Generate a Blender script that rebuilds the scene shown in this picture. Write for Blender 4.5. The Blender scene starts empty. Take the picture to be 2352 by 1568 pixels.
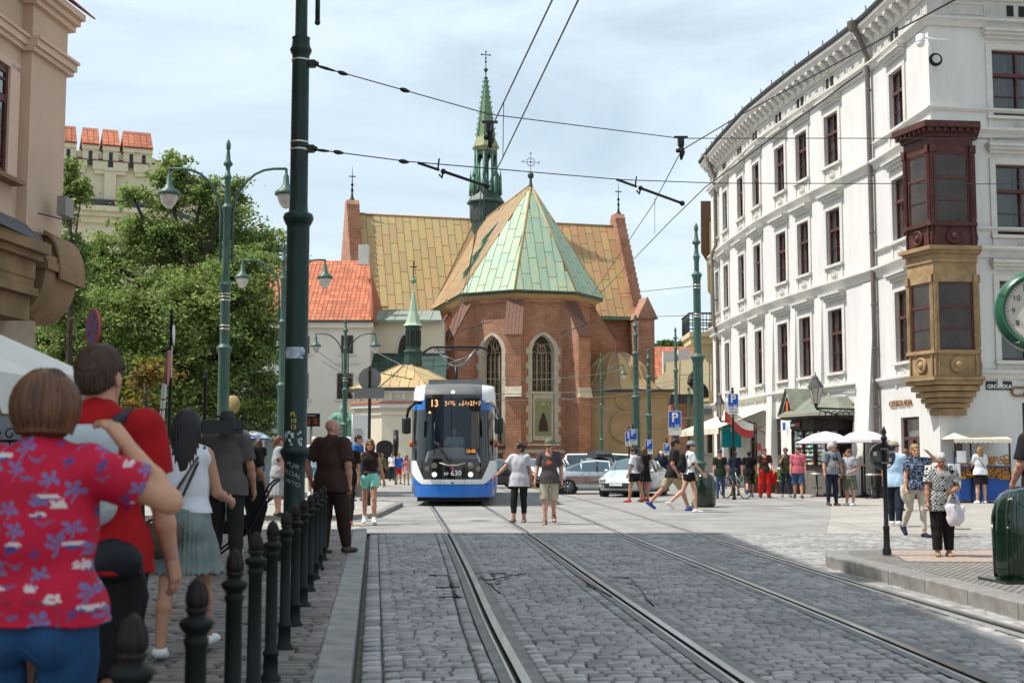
import bpy,bmesh,math,random
import numpy as np
from mathutils import Vector,Matrix
random.seed(7);RNG=np.random.default_rng(7)
SC=bpy.context.scene;COL=SC.collection
R=math.radians;pi=math.pi
# ------------------------------------------------------------------ camera
FPX,PITCH,CH=2900.0,math.atan(261/2900.0),1.4
cam=bpy.data.objects.new('camera',bpy.data.cameras.new('camera'));COL.objects.link(cam);SC.camera=cam
cam.location=(0,0,CH);cam.rotation_euler=(pi/2+PITCH,0,0)
cam.data.lens=FPX/2352*36;cam.data.sensor_width=36;cam.data.clip_end=3000;cam.data.clip_start=.05
cam.data.dof.use_dof=True;cam.data.dof.focus_distance=30;cam.data.dof.aperture_fstop=4.5
# ------------------------------------------------------------------ light
SUN_EL,SUN_A=R(59),R(5)
sd=Vector((-math.cos(SUN_EL)*math.cos(SUN_A),-math.cos(SUN_EL)*math.sin(SUN_A),math.sin(SUN_EL)))
sun=bpy.data.objects.new('sun',bpy.data.lights.new('sun','SUN'));COL.objects.link(sun)
sun.data.energy=5.0;sun.data.angle=R(.5);sun.data.color=(1,.945,.86)
sun.rotation_euler=sd.to_track_quat('Z','Y').to_euler();sun.location=(-30,0,60)
W=bpy.data.worlds.new('World');SC.world=W;W.use_nodes=True
nt=W.node_tree;bg=nt.nodes['Background'];bg.inputs[1].default_value=.104
sky=nt.nodes.new('ShaderNodeTexSky');sky.sky_type='NISHITA';sky.sun_disc=False
sky.sun_elevation=SUN_EL;sky.sun_rotation=math.atan2(sd.x,sd.y);sky.air_density=1.3;sky.dust_density=1.2;sky.ozone_density=2.2
tc=nt.nodes.new('ShaderNodeTexCoord');mp=nt.nodes.new('ShaderNodeMapping');mp.inputs['Scale'].default_value=(1.3,1.3,4.2);mp.inputs['Location'].default_value=(3.1,.4,1.2)
mp.inputs['Rotation'].default_value=(0,R(14),0)
nz=nt.nodes.new('ShaderNodeTexNoise');nz.inputs['Scale'].default_value=2.3;nz.inputs['Detail'].default_value=9;nz.inputs['Roughness'].default_value=.56;nz.inputs['Distortion'].default_value=.5
cr=nt.nodes.new('ShaderNodeValToRGB');cr.color_ramp.elements[0].position=.32;cr.color_ramp.elements[1].position=.58;cr.color_ramp.elements[0].color=(.42,)*3+(1,)
cr.color_ramp.elements[1].color=(.9,)*3+(1,)
mx=nt.nodes.new('ShaderNodeMix');mx.data_type='RGBA';mx.inputs['B'].default_value=(6.8,7.95,8.65,1)
L=nt.links.new
L(tc.outputs['Generated'],mp.inputs[0]);L(mp.outputs[0],nz.inputs['Vector']);L(nz.outputs['Fac'],cr.inputs[0]);L(cr.outputs[0],mx.inputs['Factor'])
L(sky.outputs[0],mx.inputs['A']);L(mx.outputs['Result'],bg.inputs[0])
SC.view_settings.view_transform='Standard';SC.view_settings.look='None';SC.view_settings.exposure=.3;SC.view_settings.gamma=1
SC.view_settings.use_curve_mapping=False
SC.cycles.max_bounces=6;SC.cycles.use_denoising=True
# ------------------------------------------------------------------ helpers
_cp,_sp=math.cos(PITCH),math.sin(PITCH)
def ray(px,py):
 u,v=(px-1176)/FPX,(784-py)/FPX
 return Vector((u,_cp-v*_sp,_sp+v*_cp))
def P(px,py,Y):
 r=ray(px,py);return Vector((r.x/r.y*Y,Y,CH+r.z/r.y*Y))
def G(px,py,z=0):
 r=ray(px,py);k=(z-CH)/r.z;return Vector((r.x*k,r.y*k,z))
def XatY(px,Y):return(px-1176)/FPX*Y
def ZatY(py,Y):return P(1176,py,Y).z
def frame(o,ang=0):return Matrix.Translation(Vector(o))@Matrix.Rotation(ang,4,'Z')
def link(o):COL.objects.link(o);return o
def props(o,label=None,cat=None,group=None,kind=None):
 for k,v in(('label',label),('category',cat),('group',group),('kind',kind)):
  if v:o[k]=v
 return o
def empty(name,M,label,cat,group=None):
 o=link(bpy.data.objects.new(name,None));o.empty_display_size=.2
 o.matrix_world=M if isinstance(M,Matrix)else Matrix.Translation(Vector(M))
 return props(o,label,cat,group)
def inst(name,mesh,parent=None,M=None,label=None):
 o=link(bpy.data.objects.new(name,mesh))
 if parent:o.parent=parent
 if M is not None:o.matrix_local=M
 if label:o['label']=label
 return o
def copy_tree(o,parent=None):
 c=o.copy();COL.objects.link(c);c.parent=parent
 for ch in o.children:copy_tree(ch,c)
 return c
class MB:
 def __init__(s):s.v=[];s.f=[];s.m=[];s.sm=[]
 def add(s,vs,fs,M=None,mat=0,smooth=False):
  b=len(s.v)
  if M is not None:s.v+=[tuple(M@Vector(v))for v in vs]
  else:s.v+=[tuple(v)for v in vs]
  s.f+=[tuple(b+i for i in f)for f in fs];s.m+=[mat]*len(fs);s.sm+=[smooth]*len(fs);return s
 def box(s,c,d,M=None,mat=0,top=None):
  x,y,z=c;a,b,h=d[0]/2,d[1]/2,d[2]/2;ta,tb=(a,b)if top is None else(a*top,b*top)
  vs=[(x-a,y-b,z-h),(x+a,y-b,z-h),(x+a,y+b,z-h),(x-a,y+b,z-h),(x-ta,y-tb,z+h),(x+ta,y-tb,z+h),(x+ta,y+tb,z+h),(x-ta,y+tb,z+h)]
  return s.add(vs,[(3,2,1,0),(4,5,6,7),(0,1,5,4),(1,2,6,5),(2,3,7,6),(3,0,4,7)],M,mat)
 def bx(s,x0,x1,y0,y1,z0,z1,M=None,mat=0):return s.box(((x0+x1)/2,(y0+y1)/2,(z0+z1)/2),(abs(x1-x0),abs(y1-y0),abs(z1-z0)),M,mat)
 def prism(s,poly,y0,y1,M=None,mat=0):
  n=len(poly);vs=[(p[0],y0,p[1])for p in poly]+[(p[0],y1,p[1])for p in poly]
  ar=sum(poly[i][0]*poly[(i+1)%n][1]-poly[(i+1)%n][0]*poly[i][1]for i in range(n))
  fs=[tuple(range(n)),tuple(range(2*n-1,n-1,-1))]+[(i,i+n,(i+1)%n+n,(i+1)%n)for i in range(n)]
  if(ar<0)!=(y1<y0):fs=[f[::-1]for f in fs]
  return s.add(vs,fs,M,mat)
 def slab(s,poly,z0,z1,M=None,mat=0):
  n=len(poly);vs=[(p[0],p[1],z0)for p in poly]+[(p[0],p[1],z1)for p in poly]
  ar=sum(poly[i][0]*poly[(i+1)%n][1]-poly[(i+1)%n][0]*poly[i][1]for i in range(n))
  fs=[tuple(range(n-1,-1,-1)),tuple(range(n,2*n))]+[(i,(i+1)%n,(i+1)%n+n,i+n)for i in range(n)]
  if ar<0:fs=[f[::-1]for f in fs]
  return s.add(vs,fs,M,mat)
 def lathe(s,prof,n=16,M=None,mat=0,smooth=True,a0=0,sq=(1,1)):
  vs=[];fs=[]
  for r,z in prof:vs+=[(r*math.cos(a0+2*pi*i/n)*sq[0],r*math.sin(a0+2*pi*i/n)*sq[1],z)for i in range(n)]
  for k in range(len(prof)-1):
   for i in range(n):
    j=(i+1)%n;fs.append((k*n+i,k*n+j,(k+1)*n+j,(k+1)*n+i))
  s.add(vs,fs,M,mat,smooth)
  s.add(vs[:n],[tuple(range(n-1,-1,-1))],M,mat);s.add(vs[-n:],[tuple(range(n))],M,mat);return s
 def tube(s,pts,r,n=6,M=None,mat=0,smooth=True,caps=True):
  pts=[Vector(p)for p in pts];K=len(pts);rs=r if isinstance(r,(list,tuple))else[r]*K
  vs=[];fs=[];up=None
  for k,p in enumerate(pts):
   d=(pts[min(k+1,K-1)]-pts[max(k-1,0)]).normalized()
   if up is None:up=Vector((0,0,1))if abs(d.z)<.9 else Vector((1,0,0))
   a=d.cross(up).normalized();b=a.cross(d).normalized();up=b
   for i in range(n):t=2*pi*i/n;vs.append(p+(a*math.cos(t)+b*math.sin(t))*rs[k])
  for k in range(K-1):
   for i in range(n):
    j=(i+1)%n;fs.append((k*n+i,(k+1)*n+i,(k+1)*n+j,k*n+j))
  if caps:fs+=[tuple(range(n)),tuple((K-1)*n+i for i in range(n-1,-1,-1))]
  return s.add(vs,fs,M,mat,smooth)
 def ball(s,c,r,n=10,M=None,mat=0):
  r=r if isinstance(r,(tuple,list))else(r,)*3;m=max(4,n//2+1)
  prof=[(max(1e-4,math.sin(pi*k/m)),-math.cos(pi*k/m))for k in range(m+1)]
  T=Matrix.Translation(Vector(c))@Matrix.Diagonal((r[0],r[1],r[2],1))
  return s.lathe(prof,n,(M@T)if M is not None else T,mat)
 def mesh(s,name,mats,uv=False):
  me=bpy.data.meshes.new(name);me.from_pydata(s.v,[],s.f)
  mats=mats if isinstance(mats,(list,tuple))else[mats]
  for m in mats:me.materials.append(m)
  me.polygons.foreach_set('material_index',s.m);me.polygons.foreach_set('use_smooth',s.sm)
  if uv:auto_uv(me)
  return me
 def build(s,name,mats,parent=None,M=None,label=None,uv=False):return inst(name,s.mesh(name,mats,uv),parent,M,label)
def auto_uv(me):
 uvl=me.uv_layers.new(name='UVMap');co=me.vertices
 out=np.zeros(len(me.loops)*2,np.float32)
 for p in me.polygons:
  n=p.normal
  for li in p.loop_indices:
   c=co[me.loops[li].vertex_index].co
   if abs(n.z)>.8:out[2*li]=c.x;out[2*li+1]=c.y
   else:
    l=math.hypot(n.x,n.y);out[2*li]=(-n.y*c.x+n.x*c.y)/l;out[2*li+1]=c.z
 uvl.data.foreach_set('uv',out)
def np_mesh(name,V,F,mats,mi=None,smooth=False,col=None):
 me=bpy.data.meshes.new(name);V=np.asarray(V,np.float32);F=np.asarray(F,np.int32);k=F.shape[1]
 me.vertices.add(len(V));me.vertices.foreach_set('co',V.ravel());me.loops.add(F.size);me.loops.foreach_set('vertex_index',F.ravel())
 me.polygons.add(len(F));me.polygons.foreach_set('loop_start',np.arange(len(F),dtype=np.int32)*k)
 for m in(mats if isinstance(mats,(list,tuple))else[mats]):me.materials.append(m)
 if mi is not None:me.polygons.foreach_set('material_index',np.asarray(mi,np.int32))
 me.update(calc_edges=True);me.polygons.foreach_set('use_smooth',np.full(len(F),smooth,bool))
 if col is not None:
  a=me.color_attributes.new('Col','FLOAT_COLOR','POINT');c=np.ones((len(V),4),np.float32);c[:,:3]=col;a.data.foreach_set('color',c.ravel())
 me.validate();return me
 # ------------------------------------------------------------------ materials
def s2l(c):return tuple(((x/255)/12.92 if x/255<=.04045 else((x/255+.055)/1.055)**2.4)for x in c)
_mc={}
def M_(name,col,rough=.7,metal=0,var=.0,col2=None,vs=3.,detail=5.,rnd=0.,isl=0.,bump=0.,bs=30.,bd=.02,spec=.32,stretch=None,attr=False,emit=0,coat=0,ramp=(.35,.65),alpha=1,trans=0,huer=0):
 if name in _mc:return _mc[name]
 m=bpy.data.materials.new(name);m.use_nodes=True;t=m.node_tree;N=t.nodes;l=t.links.new;b=N['Principled BSDF']
 b.inputs['Roughness'].default_value=rough;b.inputs['Metallic'].default_value=metal;b.inputs['Specular IOR Level'].default_value=spec
 if coat:b.inputs['Coat Weight'].default_value=coat;b.inputs['Coat Roughness'].default_value=.05
 if alpha<1:b.inputs['Alpha'].default_value=alpha
 if trans:b.inputs['Transmission Weight'].default_value=trans
 c4=tuple(col)+(1,);tcn=N.new('ShaderNodeTexCoord');vec=tcn.outputs['Object']
 if stretch:
  mpn=N.new('ShaderNodeMapping');mpn.inputs['Scale'].default_value=stretch;l(vec,mpn.inputs[0]);vec=mpn.outputs[0]
 out=None
 if attr:
  a=N.new('ShaderNodeAttribute');a.attribute_name='Col';out=a.outputs['Color']
 if var or col2:
  n=N.new('ShaderNodeTexNoise');n.inputs['Scale'].default_value=vs;n.inputs['Detail'].default_value=detail;n.inputs['Roughness'].default_value=.62;l(vec,n.inputs['Vector'])
  r=N.new('ShaderNodeMapRange');r.inputs[1].default_value=ramp[0];r.inputs[2].default_value=ramp[1];l(n.outputs['Fac'],r.inputs[0])
  x=N.new('ShaderNodeMix');x.data_type='RGBA';l(r.outputs[0],x.inputs['Factor'])
  if out is not None:
   x.blend_type='MULTIPLY';l(out,x.inputs['A']);x.inputs['B'].default_value=(1-var,)*3+(1,)
  else:
   x.inputs['A'].default_value=c4;x.inputs['B'].default_value=(tuple(col2)if col2 else tuple(q*(1-var)for q in col))+(1,)
  out=x.outputs['Result']
 for src,amt in(('obj',rnd),('isl',isl)):
  if amt:
   g=N.new('ShaderNodeObjectInfo' if src=='obj' else 'ShaderNodeNewGeometry');ro=g.outputs['Random' if src=='obj' else 'Random Per Island']
   r=N.new('ShaderNodeMapRange');r.inputs[3].default_value=1-amt;r.inputs[4].default_value=1+amt;l(ro,r.inputs[0])
   h=N.new('ShaderNodeHueSaturation');l(r.outputs[0],h.inputs['Value'])
   if huer:
    q=N.new('ShaderNodeMath');q.operation='MULTIPLY';q.inputs[1].default_value=7.31;l(ro,q.inputs[0]);q2=N.new('ShaderNodeMath');q2.operation='FRACT';l(q.outputs[0],q2.inputs[0])
    r2=N.new('ShaderNodeMapRange');r2.inputs[3].default_value=.5-huer;r2.inputs[4].default_value=.5+huer;l(q2.outputs[0],r2.inputs[0]);l(r2.outputs[0],h.inputs['Hue'])
   if out is not None:l(out,h.inputs['Color'])
   else:h.inputs['Color'].default_value=c4
   out=h.outputs[0]
 if out is not None:l(out,b.inputs['Base Color'])
 else:b.inputs['Base Color'].default_value=c4
 if emit:b.inputs['Emission Color'].default_value=c4;b.inputs['Emission Strength'].default_value=emit
 if bump:
  n=N.new('ShaderNodeTexNoise');n.inputs['Scale'].default_value=bs;n.inputs['Detail'].default_value=6;l(vec,n.inputs['Vector'])
  bu=N.new('ShaderNodeBump');bu.inputs['Strength'].default_value=bump;bu.inputs['Distance'].default_value=bd;l(n.outputs['Fac'],bu.inputs['Height']);l(bu.outputs[0],b.inputs['Normal'])
 _mc[name]=m;return m
def M_brick(name,c1,c2,mort,bw,bh,ms=.012,off=.5,uv=True,dark=None,rough=.85,bump=.4,swap=False,bias=0.,nv=.25,patch=None):
 m=bpy.data.materials.new(name);m.use_nodes=True;t=m.node_tree;N=t.nodes;l=t.links.new;b=N['Principled BSDF'];b.inputs['Roughness'].default_value=rough
 tcn=N.new('ShaderNodeTexCoord');mpn=N.new('ShaderNodeMapping');l(tcn.outputs['UV' if uv else 'Object'],mpn.inputs[0])
 if swap:mpn.inputs['Rotation'].default_value=(0,0,swap)
 br=N.new('ShaderNodeTexBrick');l(mpn.outputs[0],br.inputs['Vector']);br.offset=off
 br.inputs['Color1'].default_value=tuple(c1)+(1,);br.inputs['Color2'].default_value=tuple(c2)+(1,);br.inputs['Mortar'].default_value=tuple(mort)+(1,)
 br.inputs['Scale'].default_value=1;br.inputs['Mortar Size'].default_value=ms;br.inputs['Brick Width'].default_value=bw;br.inputs['Row Height'].default_value=bh;br.inputs['Bias'].default_value=bias
 br.inputs['Mortar Smooth'].default_value=.3
 n=N.new('ShaderNodeTexNoise');n.inputs['Scale'].default_value=.9;n.inputs['Detail'].default_value=8;n.inputs['Roughness'].default_value=.7;l(tcn.outputs['Object'],n.inputs['Vector'])
 r=N.new('ShaderNodeMapRange');r.inputs[1].default_value=.35;r.inputs[2].default_value=.68;l(n.outputs['Fac'],r.inputs[0])
 x=N.new('ShaderNodeMix');x.data_type='RGBA';x.blend_type='MULTIPLY';l(br.outputs['Color'],x.inputs['A']);x.inputs['B'].default_value=(1-nv,)*3+(1,);l(r.outputs[0],x.inputs['Factor'])
 out=x.outputs['Result']
 if patch:
  n2=N.new('ShaderNodeTexNoise');n2.inputs['Scale'].default_value=.35;n2.inputs['Detail'].default_value=7;l(tcn.outputs['Object'],n2.inputs['Vector'])
  r2=N.new('ShaderNodeMapRange');r2.inputs[1].default_value=.52;r2.inputs[2].default_value=.72;r2.inputs[4].default_value=patch[1];l(n2.outputs['Fac'],r2.inputs[0])
  x2=N.new('ShaderNodeMix');x2.data_type='RGBA';l(out,x2.inputs['A']);x2.inputs['B'].default_value=tuple(patch[0])+(1,);l(r2.outputs[0],x2.inputs['Factor']);out=x2.outputs['Result']
 l(out,b.inputs['Base Color'])
 if bump:
  bu=N.new('ShaderNodeBump');bu.inputs['Strength'].default_value=bump;bu.inputs['Distance'].default_value=.01;bu.invert=True;l(br.outputs['Fac'],bu.inputs['Height']);l(bu.outputs[0],b.inputs['Normal'])
 return m
def glass(name='window_glass',col=(.02,.025,.03),rough=.06,spec=1.0,var=.5):return M_(name,col,rough,spec=spec,coat=1,var=var,vs=1.2,rnd=.5)
def clip_poly(poly,a,b,c):
 out=[]
 for i in range(len(poly)):
  p,q=poly[i],poly[(i+1)%len(poly)];dp,dq=a*p[0]+b*p[1]-c,a*q[0]+b*q[1]-c
  if dp<=0:out.append(p)
  if dp*dq<0:t=dp/(dp-dq);out.append((p[0]+t*(q[0]-p[0]),p[1]+t*(q[1]-p[1])))
 return out
def panels(name,poly,parent,mats,w,l_,gap=.02,th=.04,stag=.5,join=False,lift=0,minarea=.0,jit=0,urot=None):
 """split a planar convex polygon (3-D, seen from outside counter-clockwise) into staggered panels running up the slope"""
 P3=[Vector(p)for p in poly];n=Vector((0,0,0))
 for i in range(len(P3)):n+=(P3[i]-P3[0]).cross(P3[(i+1)%len(P3)]-P3[0])
 n.normalize();u=Vector((0,0,1)).cross(n)
 if u.length<1e-3 or urot is not None:u=Vector((math.cos(urot or 0),math.sin(urot or 0),0))
 u.normalize();v=n.cross(u).normalized();o=P3[0]
 q=[((p-o).dot(u),(p-o).dot(v))for p in P3]
 u0,u1=min(a for a,_ in q),max(a for a,_ in q);v0,v1=min(b for _,b in q),max(b for _,b in q)
 nc=max(1,round((u1-u0)/w));w=(u1-u0)/nc;mb=MB();k=0;made=[]
 for i in range(nc):
  a,b=u0+i*w,u0+(i+1)*w;s0=v0-l_*((i*stag)%1);nr=int((v1-s0)/l_)+1
  for j in range(nr):
   c,d=s0+j*l_,s0+(j+1)*l_
   pl=clip_poly(clip_poly(clip_poly(clip_poly(q,-1,0,-(a+gap/2)),1,0,b-gap/2),0,-1,-(c+gap/2)),0,1,d-gap/2)
   if len(pl)<3:continue
   ar=abs(sum(pl[t][0]*pl[(t+1)%len(pl)][1]-pl[(t+1)%len(pl)][0]*pl[t][1]for t in range(len(pl))))/2
   if ar<max(minarea,gap*gap):continue
   m=mb if join else MB();k2=len(pl);hh=lift+th+random.uniform(-jit,jit)
   top=[o+u*x+v*y+n*hh for x,y in pl];bot=[o+u*x+v*y+n*lift for x,y in pl]
   m.add(bot+top,[tuple(range(k2,2*k2))]+[(t,(t+1)%k2,(t+1)%k2+k2,t+k2)for t in range(k2)],mat=0)
   if not join:made.append(m.build(name,mats,parent))
   k+=1
 if join and k:o_=mb.build(name,mats,parent);o_['kind']='stuff';made.append(o_)
 return made
def text_mesh(s,size,depth=.01,font_scale_x=1.0,align='CENTER',bold=False):
 c=bpy.data.curves.new('txt','FONT');c.body=s;c.size=size;c.extrude=depth/2;c.align_x=align;c.align_y='CENTER';c.offset=size*.018 if bold else 0;c.resolution_u=3
 o=bpy.data.objects.new('txt',c);COL.objects.link(o);dg=bpy.context.evaluated_depsgraph_get();me=bpy.data.meshes.new_from_object(o.evaluated_get(dg))
 COL.objects.unlink(o);bpy.data.objects.remove(o)
 me.transform(Matrix.Diagonal((font_scale_x,1,1,1)));me.transform(Matrix.Rotation(pi/2,4,'X'));me.materials.clear();return me
def lettering(s,size,mat,parent,M,depth=.01,sx=1.0,name='lettering',bold=False,align='CENTER'):
 me=text_mesh(s,size,depth,sx,align,bold);me.materials.append(mat);return inst(name,me,parent,M)
T=lambda x,y,z:Matrix.Translation(Vector((x,y,z)))
# ================================================================== GROUND
m_plaza=M_brick('plaza_paving',(.41,.385,.345),(.335,.315,.285),(.21,.195,.175),.42,.21,ms=.014,uv=False,nv=.3,bump=.3)
m_sett_far=M_brick('small_sett_paving',(.35,.33,.30),(.26,.25,.23),(.14,.13,.12),.16,.11,ms=.02,uv=False,nv=.35,bump=.5)
m_asph=M_('pale_asphalt',(.285,.277,.265),.9,var=.32,vs=.7,bump=.25,bs=90)
m_sett=M_('granite_sett',(.385,.375,.36),.6,var=.42,vs=1.6,detail=9,isl=.27,rnd=.27,huer=.03,bump=.3,bs=60,bd=.01,spec=.45)
m_bed=M_('joint_sand',(.15,.135,.115),.95,var=.5,vs=6)
m_paver=M_('pavement_paver',(.185,.165,.147),.6,var=.3,vs=9,isl=.3,rnd=.3,huer=.035,bump=.35,bs=50,bd=.008)
m_kerb=M_('kerb_granite',(.33,.325,.31),.75,var=.32,vs=5,rnd=.12,bump=.35,bs=70,bd=.008)
m_kerbdark=M_('side_kerb_granite',(.25,.24,.225),.75,var=.35,vs=4,rnd=.12,bump=.3,bs=70,bd=.008)
m_red=M_brick('reddish_paving',(.40,.30,.24),(.34,.27,.23),(.2,.17,.15),.3,.15,ms=.012,uv=False,bump=.2)
def sheet(name,poly,z,mat,parent=None):
 me=bpy.data.meshes.new(name);me.from_pydata([(x,y,z)for x,y in poly],[],[tuple(range(len(poly)))]);me.materials.append(mat)
 o=inst(name,me,parent);o['kind']='structure';return o
sheet('ground',[(-900,-300),(900,-300),(900,1500),(-900,1500)],-.08,M_('far_ground',(.3,.28,.25),.9,var=.2,vs=.1))
KX=lambda Y:-.113-.108*Y
sheet('plaza',[(-60,23),(60,23),(90,130),(-90,130)],-.004,m_plaza)
sheet('plaza',[(4.6,17.6),(60,17.6),(60,23),(4.6,23)],-.004,m_sett_far)
road=sheet('road',[(KX(1),1),(7.5,1),(6.2,17.6),(10.5,17.6),(10.5,23.1),(KX(23.1),23.1)],-.035,m_bed)
asp=sheet('asphalt_carriageway',[(-2.95,22.75),(5.6,22.75),(7.5,30),(9.5,38),(7,60),(-6,60),(-4.3,36),(-3.0,28)],.001,m_asph)
RP=[[(.40,3),(.30,5),(.087,7.7),(-.168,10.6),(-.508,15.2),(-1.02,21.6),(-1.94,32),(-2.85,42),(-3.9,54)],
[(1.83,3),(1.70,5),(1.467,7.6),(1.23,10.6),(.93,14.4),(.40,21.6),(-.50,32),(-1.42,42),(-2.45,54)],
[(3.22,3),(3.08,5.5),(2.93,8),(2.84,10),(2.68,12.5),(2.42,16.3),(1.98,22.4),(1.36,32),(.6,42),(-.6,54)],
[(4.60,3),(4.38,6),(4.16,9),(3.98,11.2),(3.80,13.7),(3.62,17),(3.32,22.4),(2.75,33),(2.0,43),(.85,54)]]
_ri=[(np.array([p[1]for p in r]),np.array([p[0]for p in r]))for r in RP]
def rx(i,y):return float(np.interp(y,*_ri[i]))
m_steel=M_('polished_rail_steel',(.62,.61,.60),.28,1,var=.35,vs=2,stretch=(8,.6,1))
m_rust=M_('rail_web_rust',(.20,.13,.07),.7,var=.4,vs=8)
m_groove=M_('rail_groove_black',(.02,.017,.014),.9)  # near-black on the groove walls and floor
m_strip=M_('rail_joint_mortar',(.25,.245,.235),.85,var=.35,vs=5)
def smooth_path(i,y0,y1,n):
 ys=np.linspace(y0,y1,n);k=np.ones(9)/9;xs=np.array([rx(i,y)for y in ys]);xp=np.pad(xs,4,mode='reflect',reflect_type='odd');return np.convolve(xp,k,'valid'),ys
for tr in range(2):
 t=empty('tram_track',(0,0,0),['polished grooved tram track that the blue tram stands on','empty grooved tram track to the right of the tram, nearer the raised kerb'][tr],'tram track','tram tracks in the cobbled street')
 for q in range(2):
  i=tr*2+q;sgn=1
  xs,ys=smooth_path(i,3,53,150)
  # profile: joint strip, head, groove wall, groove floor, lip, outer strip   (x offset, z, material for the strip starting here)
  prof=[(-.13,-.004,2),(-.062,.0,0),(-.058,.004,0),(-.040,.004,3),(-.039,-.036,3),(-.004,-.036,3),(-.003,.006,0),(.060,.006,1),(.066,.001,2),(.15,-.004,2)]
  V=[];F=[];MI=[]
  for x,y in zip(xs,ys):V+=[(x+a,y,z)for a,z,_ in prof]
  npf=len(prof)
  for a in range(len(ys)-1):
   for b in range(npf-1):F.append((a*npf+b,a*npf+b+1,(a+1)*npf+b+1,(a+1)*npf+b));MI.append(prof[b][2])
  inst('rail',np_mesh('rail',V,F,[m_steel,m_rust,m_strip,m_groove],MI,False),t)
  # ---- setts
def sett_unit(seed,top=.0,rough=.5,dep=.05):
 r=random.Random(seed);j=lambda a:r.uniform(-a,a);vs=[]
 for(x,y)in((-.5,-.5),(.5,-.5),(.5,.5),(-.5,.5)):vs.append((x*.97+j(.01),y*.97+j(.01),-dep))
 b=[(x*.91+j(.03),y*.86+j(.04))for x,y in((-.5,-.5),(.5,-.5),(.5,.5),(-.5,.5))]
 for x,y in b:vs.append((x,y,-.007+j(.002)))
 for x,y in b:vs.append((x*(.84),y*(.78),top+j(.0035)*rough*2))
 fs=[(i,(i+1)%4,(i+1)%4+4,i+4)for i in range(4)]+[(i+4,(i+1)%4+4,(i+1)%4+8,i+8)for i in range(4)]+[(8,9,10,11)]
 return np.array(vs),fs
def scatter_pieces(cells,name,parent,mat,units,stuffname=None,thick=None,smooth=True):
 """cells: (x, y, w, l, rot, dz); the 300 that show largest become parts, the rest one joined part"""
 meshes=[]
 for v,f in units:meshes.append(np_mesh(name,v,f,mat,smooth=smooth))
 def vis(c):
  if c[1]<1:return-1
  px=1176+FPX*c[0]/c[1];py=784+FPX*math.tan(math.atan((CH-.0)/c[1])-PITCH+0)*1.0+0
  py=1045+FPX*(CH-.02)/c[1]
  return c[2]*c[3]/c[1]**3 if(-10<px<2362 and py<1600)else-1
 sc=sorted(range(len(cells)),key=lambda i:-vis(cells[i]));near=set(sc[:300]);V=[];F=[];n=0
 for i,c in enumerate(cells):
  k=i%len(units)
  if i in near:
   o=inst(name,meshes[k],parent,T(c[0],c[1],c[5])@Matrix.Rotation(c[4],4,'Z')@Matrix.Diagonal((c[2],c[3],1,1)))
  else:
   v,f=units[k];ca,sa=math.cos(c[4]),math.sin(c[4]);x=v[:,0]*c[2];y=v[:,1]*c[3]
   V.append(np.stack([x*ca-y*sa+c[0],x*sa+y*ca+c[1],v[:,2]+c[5]],1));F.append(np.array(f)+n);n+=len(v)
 if V:o=inst(stuffname or name,np_mesh(name+'_bed',np.concatenate(V),np.concatenate(F),mat,smooth=smooth),parent);o['kind']='stuff'
cells=[];rg=random.Random(3);y=5.6
while y<22.9:
 dy=rg.uniform(.105,.14)*(1 if y<15 else 1.15)
 ang=-.10
 def segs(y):
  k=KX(y)+.02;s=[];e=[k+.30]+[rx(i,y)for i in range(4)]
  end=4.62+max(0,(10-y)*.05)if y<17.4 else 10.3
  s=[(e[0],e[1]-.26),(e[1]+.27,e[2]-.26),(e[2]+.27,e[3]-.26),(e[3]+.27,e[4]-.26),(e[4]+.27,end)]
  return s
 for a,b in segs(y):
  x=a-rg.uniform(0,.06)
  while x<b-.05:
   w=min(rg.uniform(.11,.18),b-x)
   if b-x-w<.07:w=b-x
   cells.append((x+w/2,y+dy/2+(x)*-.0+rg.uniform(-.006,.006),w,dy,rg.uniform(-.03,.03),rg.uniform(-.004,.003)));x+=w
 y+=dy
for i in range(4):
 for off in(-.19,.20):
  y=5.4+rg.random()*.1
  while y<22.8:
   l=rg.uniform(.16,.24);sl=math.atan((rx(i,y+.5)-rx(i,y-.5)))
   cells.append((rx(i,y+l/2)+off,y+l/2,.105,l,-sl+rg.uniform(-.03,.03),rg.uniform(-.006,.003)));y+=l
for k in range(2):
 y=5.4
 while y<22.8:
  l=rg.uniform(.18,.27);cells.append((KX(y)+.09+k*.15,y+l/2,.145,l,.108,rg.uniform(-.012,-.004)));y+=l
scatter_pieces(cells,'sett',road,m_sett,[sett_unit(s)for s in range(8)])
tj=MB()
for ln in([(985,1322),(1030,1320),(1038,1345)],[(1000,1350),(1060,1347)],[(1030,1322),(1052,1372)],[(1008,1372),(1062,1371)],[(1090,1317),(1160,1316),(1178,1322),(1130,1330)],[(1100,1330),(1150,1333),(1172,1328)],[(1122,1342),(1152,1341),(1128,1318)],[(1102,1322),(1150,1362)],[(1320,1318),(1402,1370)],[(1345,1345),(1368,1352)],[(1412,1326),(1452,1328),(1500,1392)],[(1440,1340),(1472,1346)],[(1180,1320),(1205,1318)]):
 pp_=[G(*q,.0)for q in ln];fine=[pp_[0]]
 for a,b in zip(pp_[:-1],pp_[1:]):fine+=[a.lerp(b,k/5)+Vector((rg.uniform(-.02,.02),rg.uniform(-.03,.03),rg.uniform(-.004,.004)))for k in range(1,6)]
 tj.tube(fine,[rg.uniform(.006,.014)for _ in fine],5)
o=tj.build('tar_joint',M_('black_tar',(.012,.011,.011),.5),road);o['kind']='stuff'
sp_=MB()
for k in range(150):t=rg.random();q=G(982+28*t+rg.gauss(0,5),1245+320*t**1.3,.001);w=rg.uniform(.004,.013);sp_.box((q.x,q.y,.0),(w*1.6,w*rg.uniform(1,2.4),.006))
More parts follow.
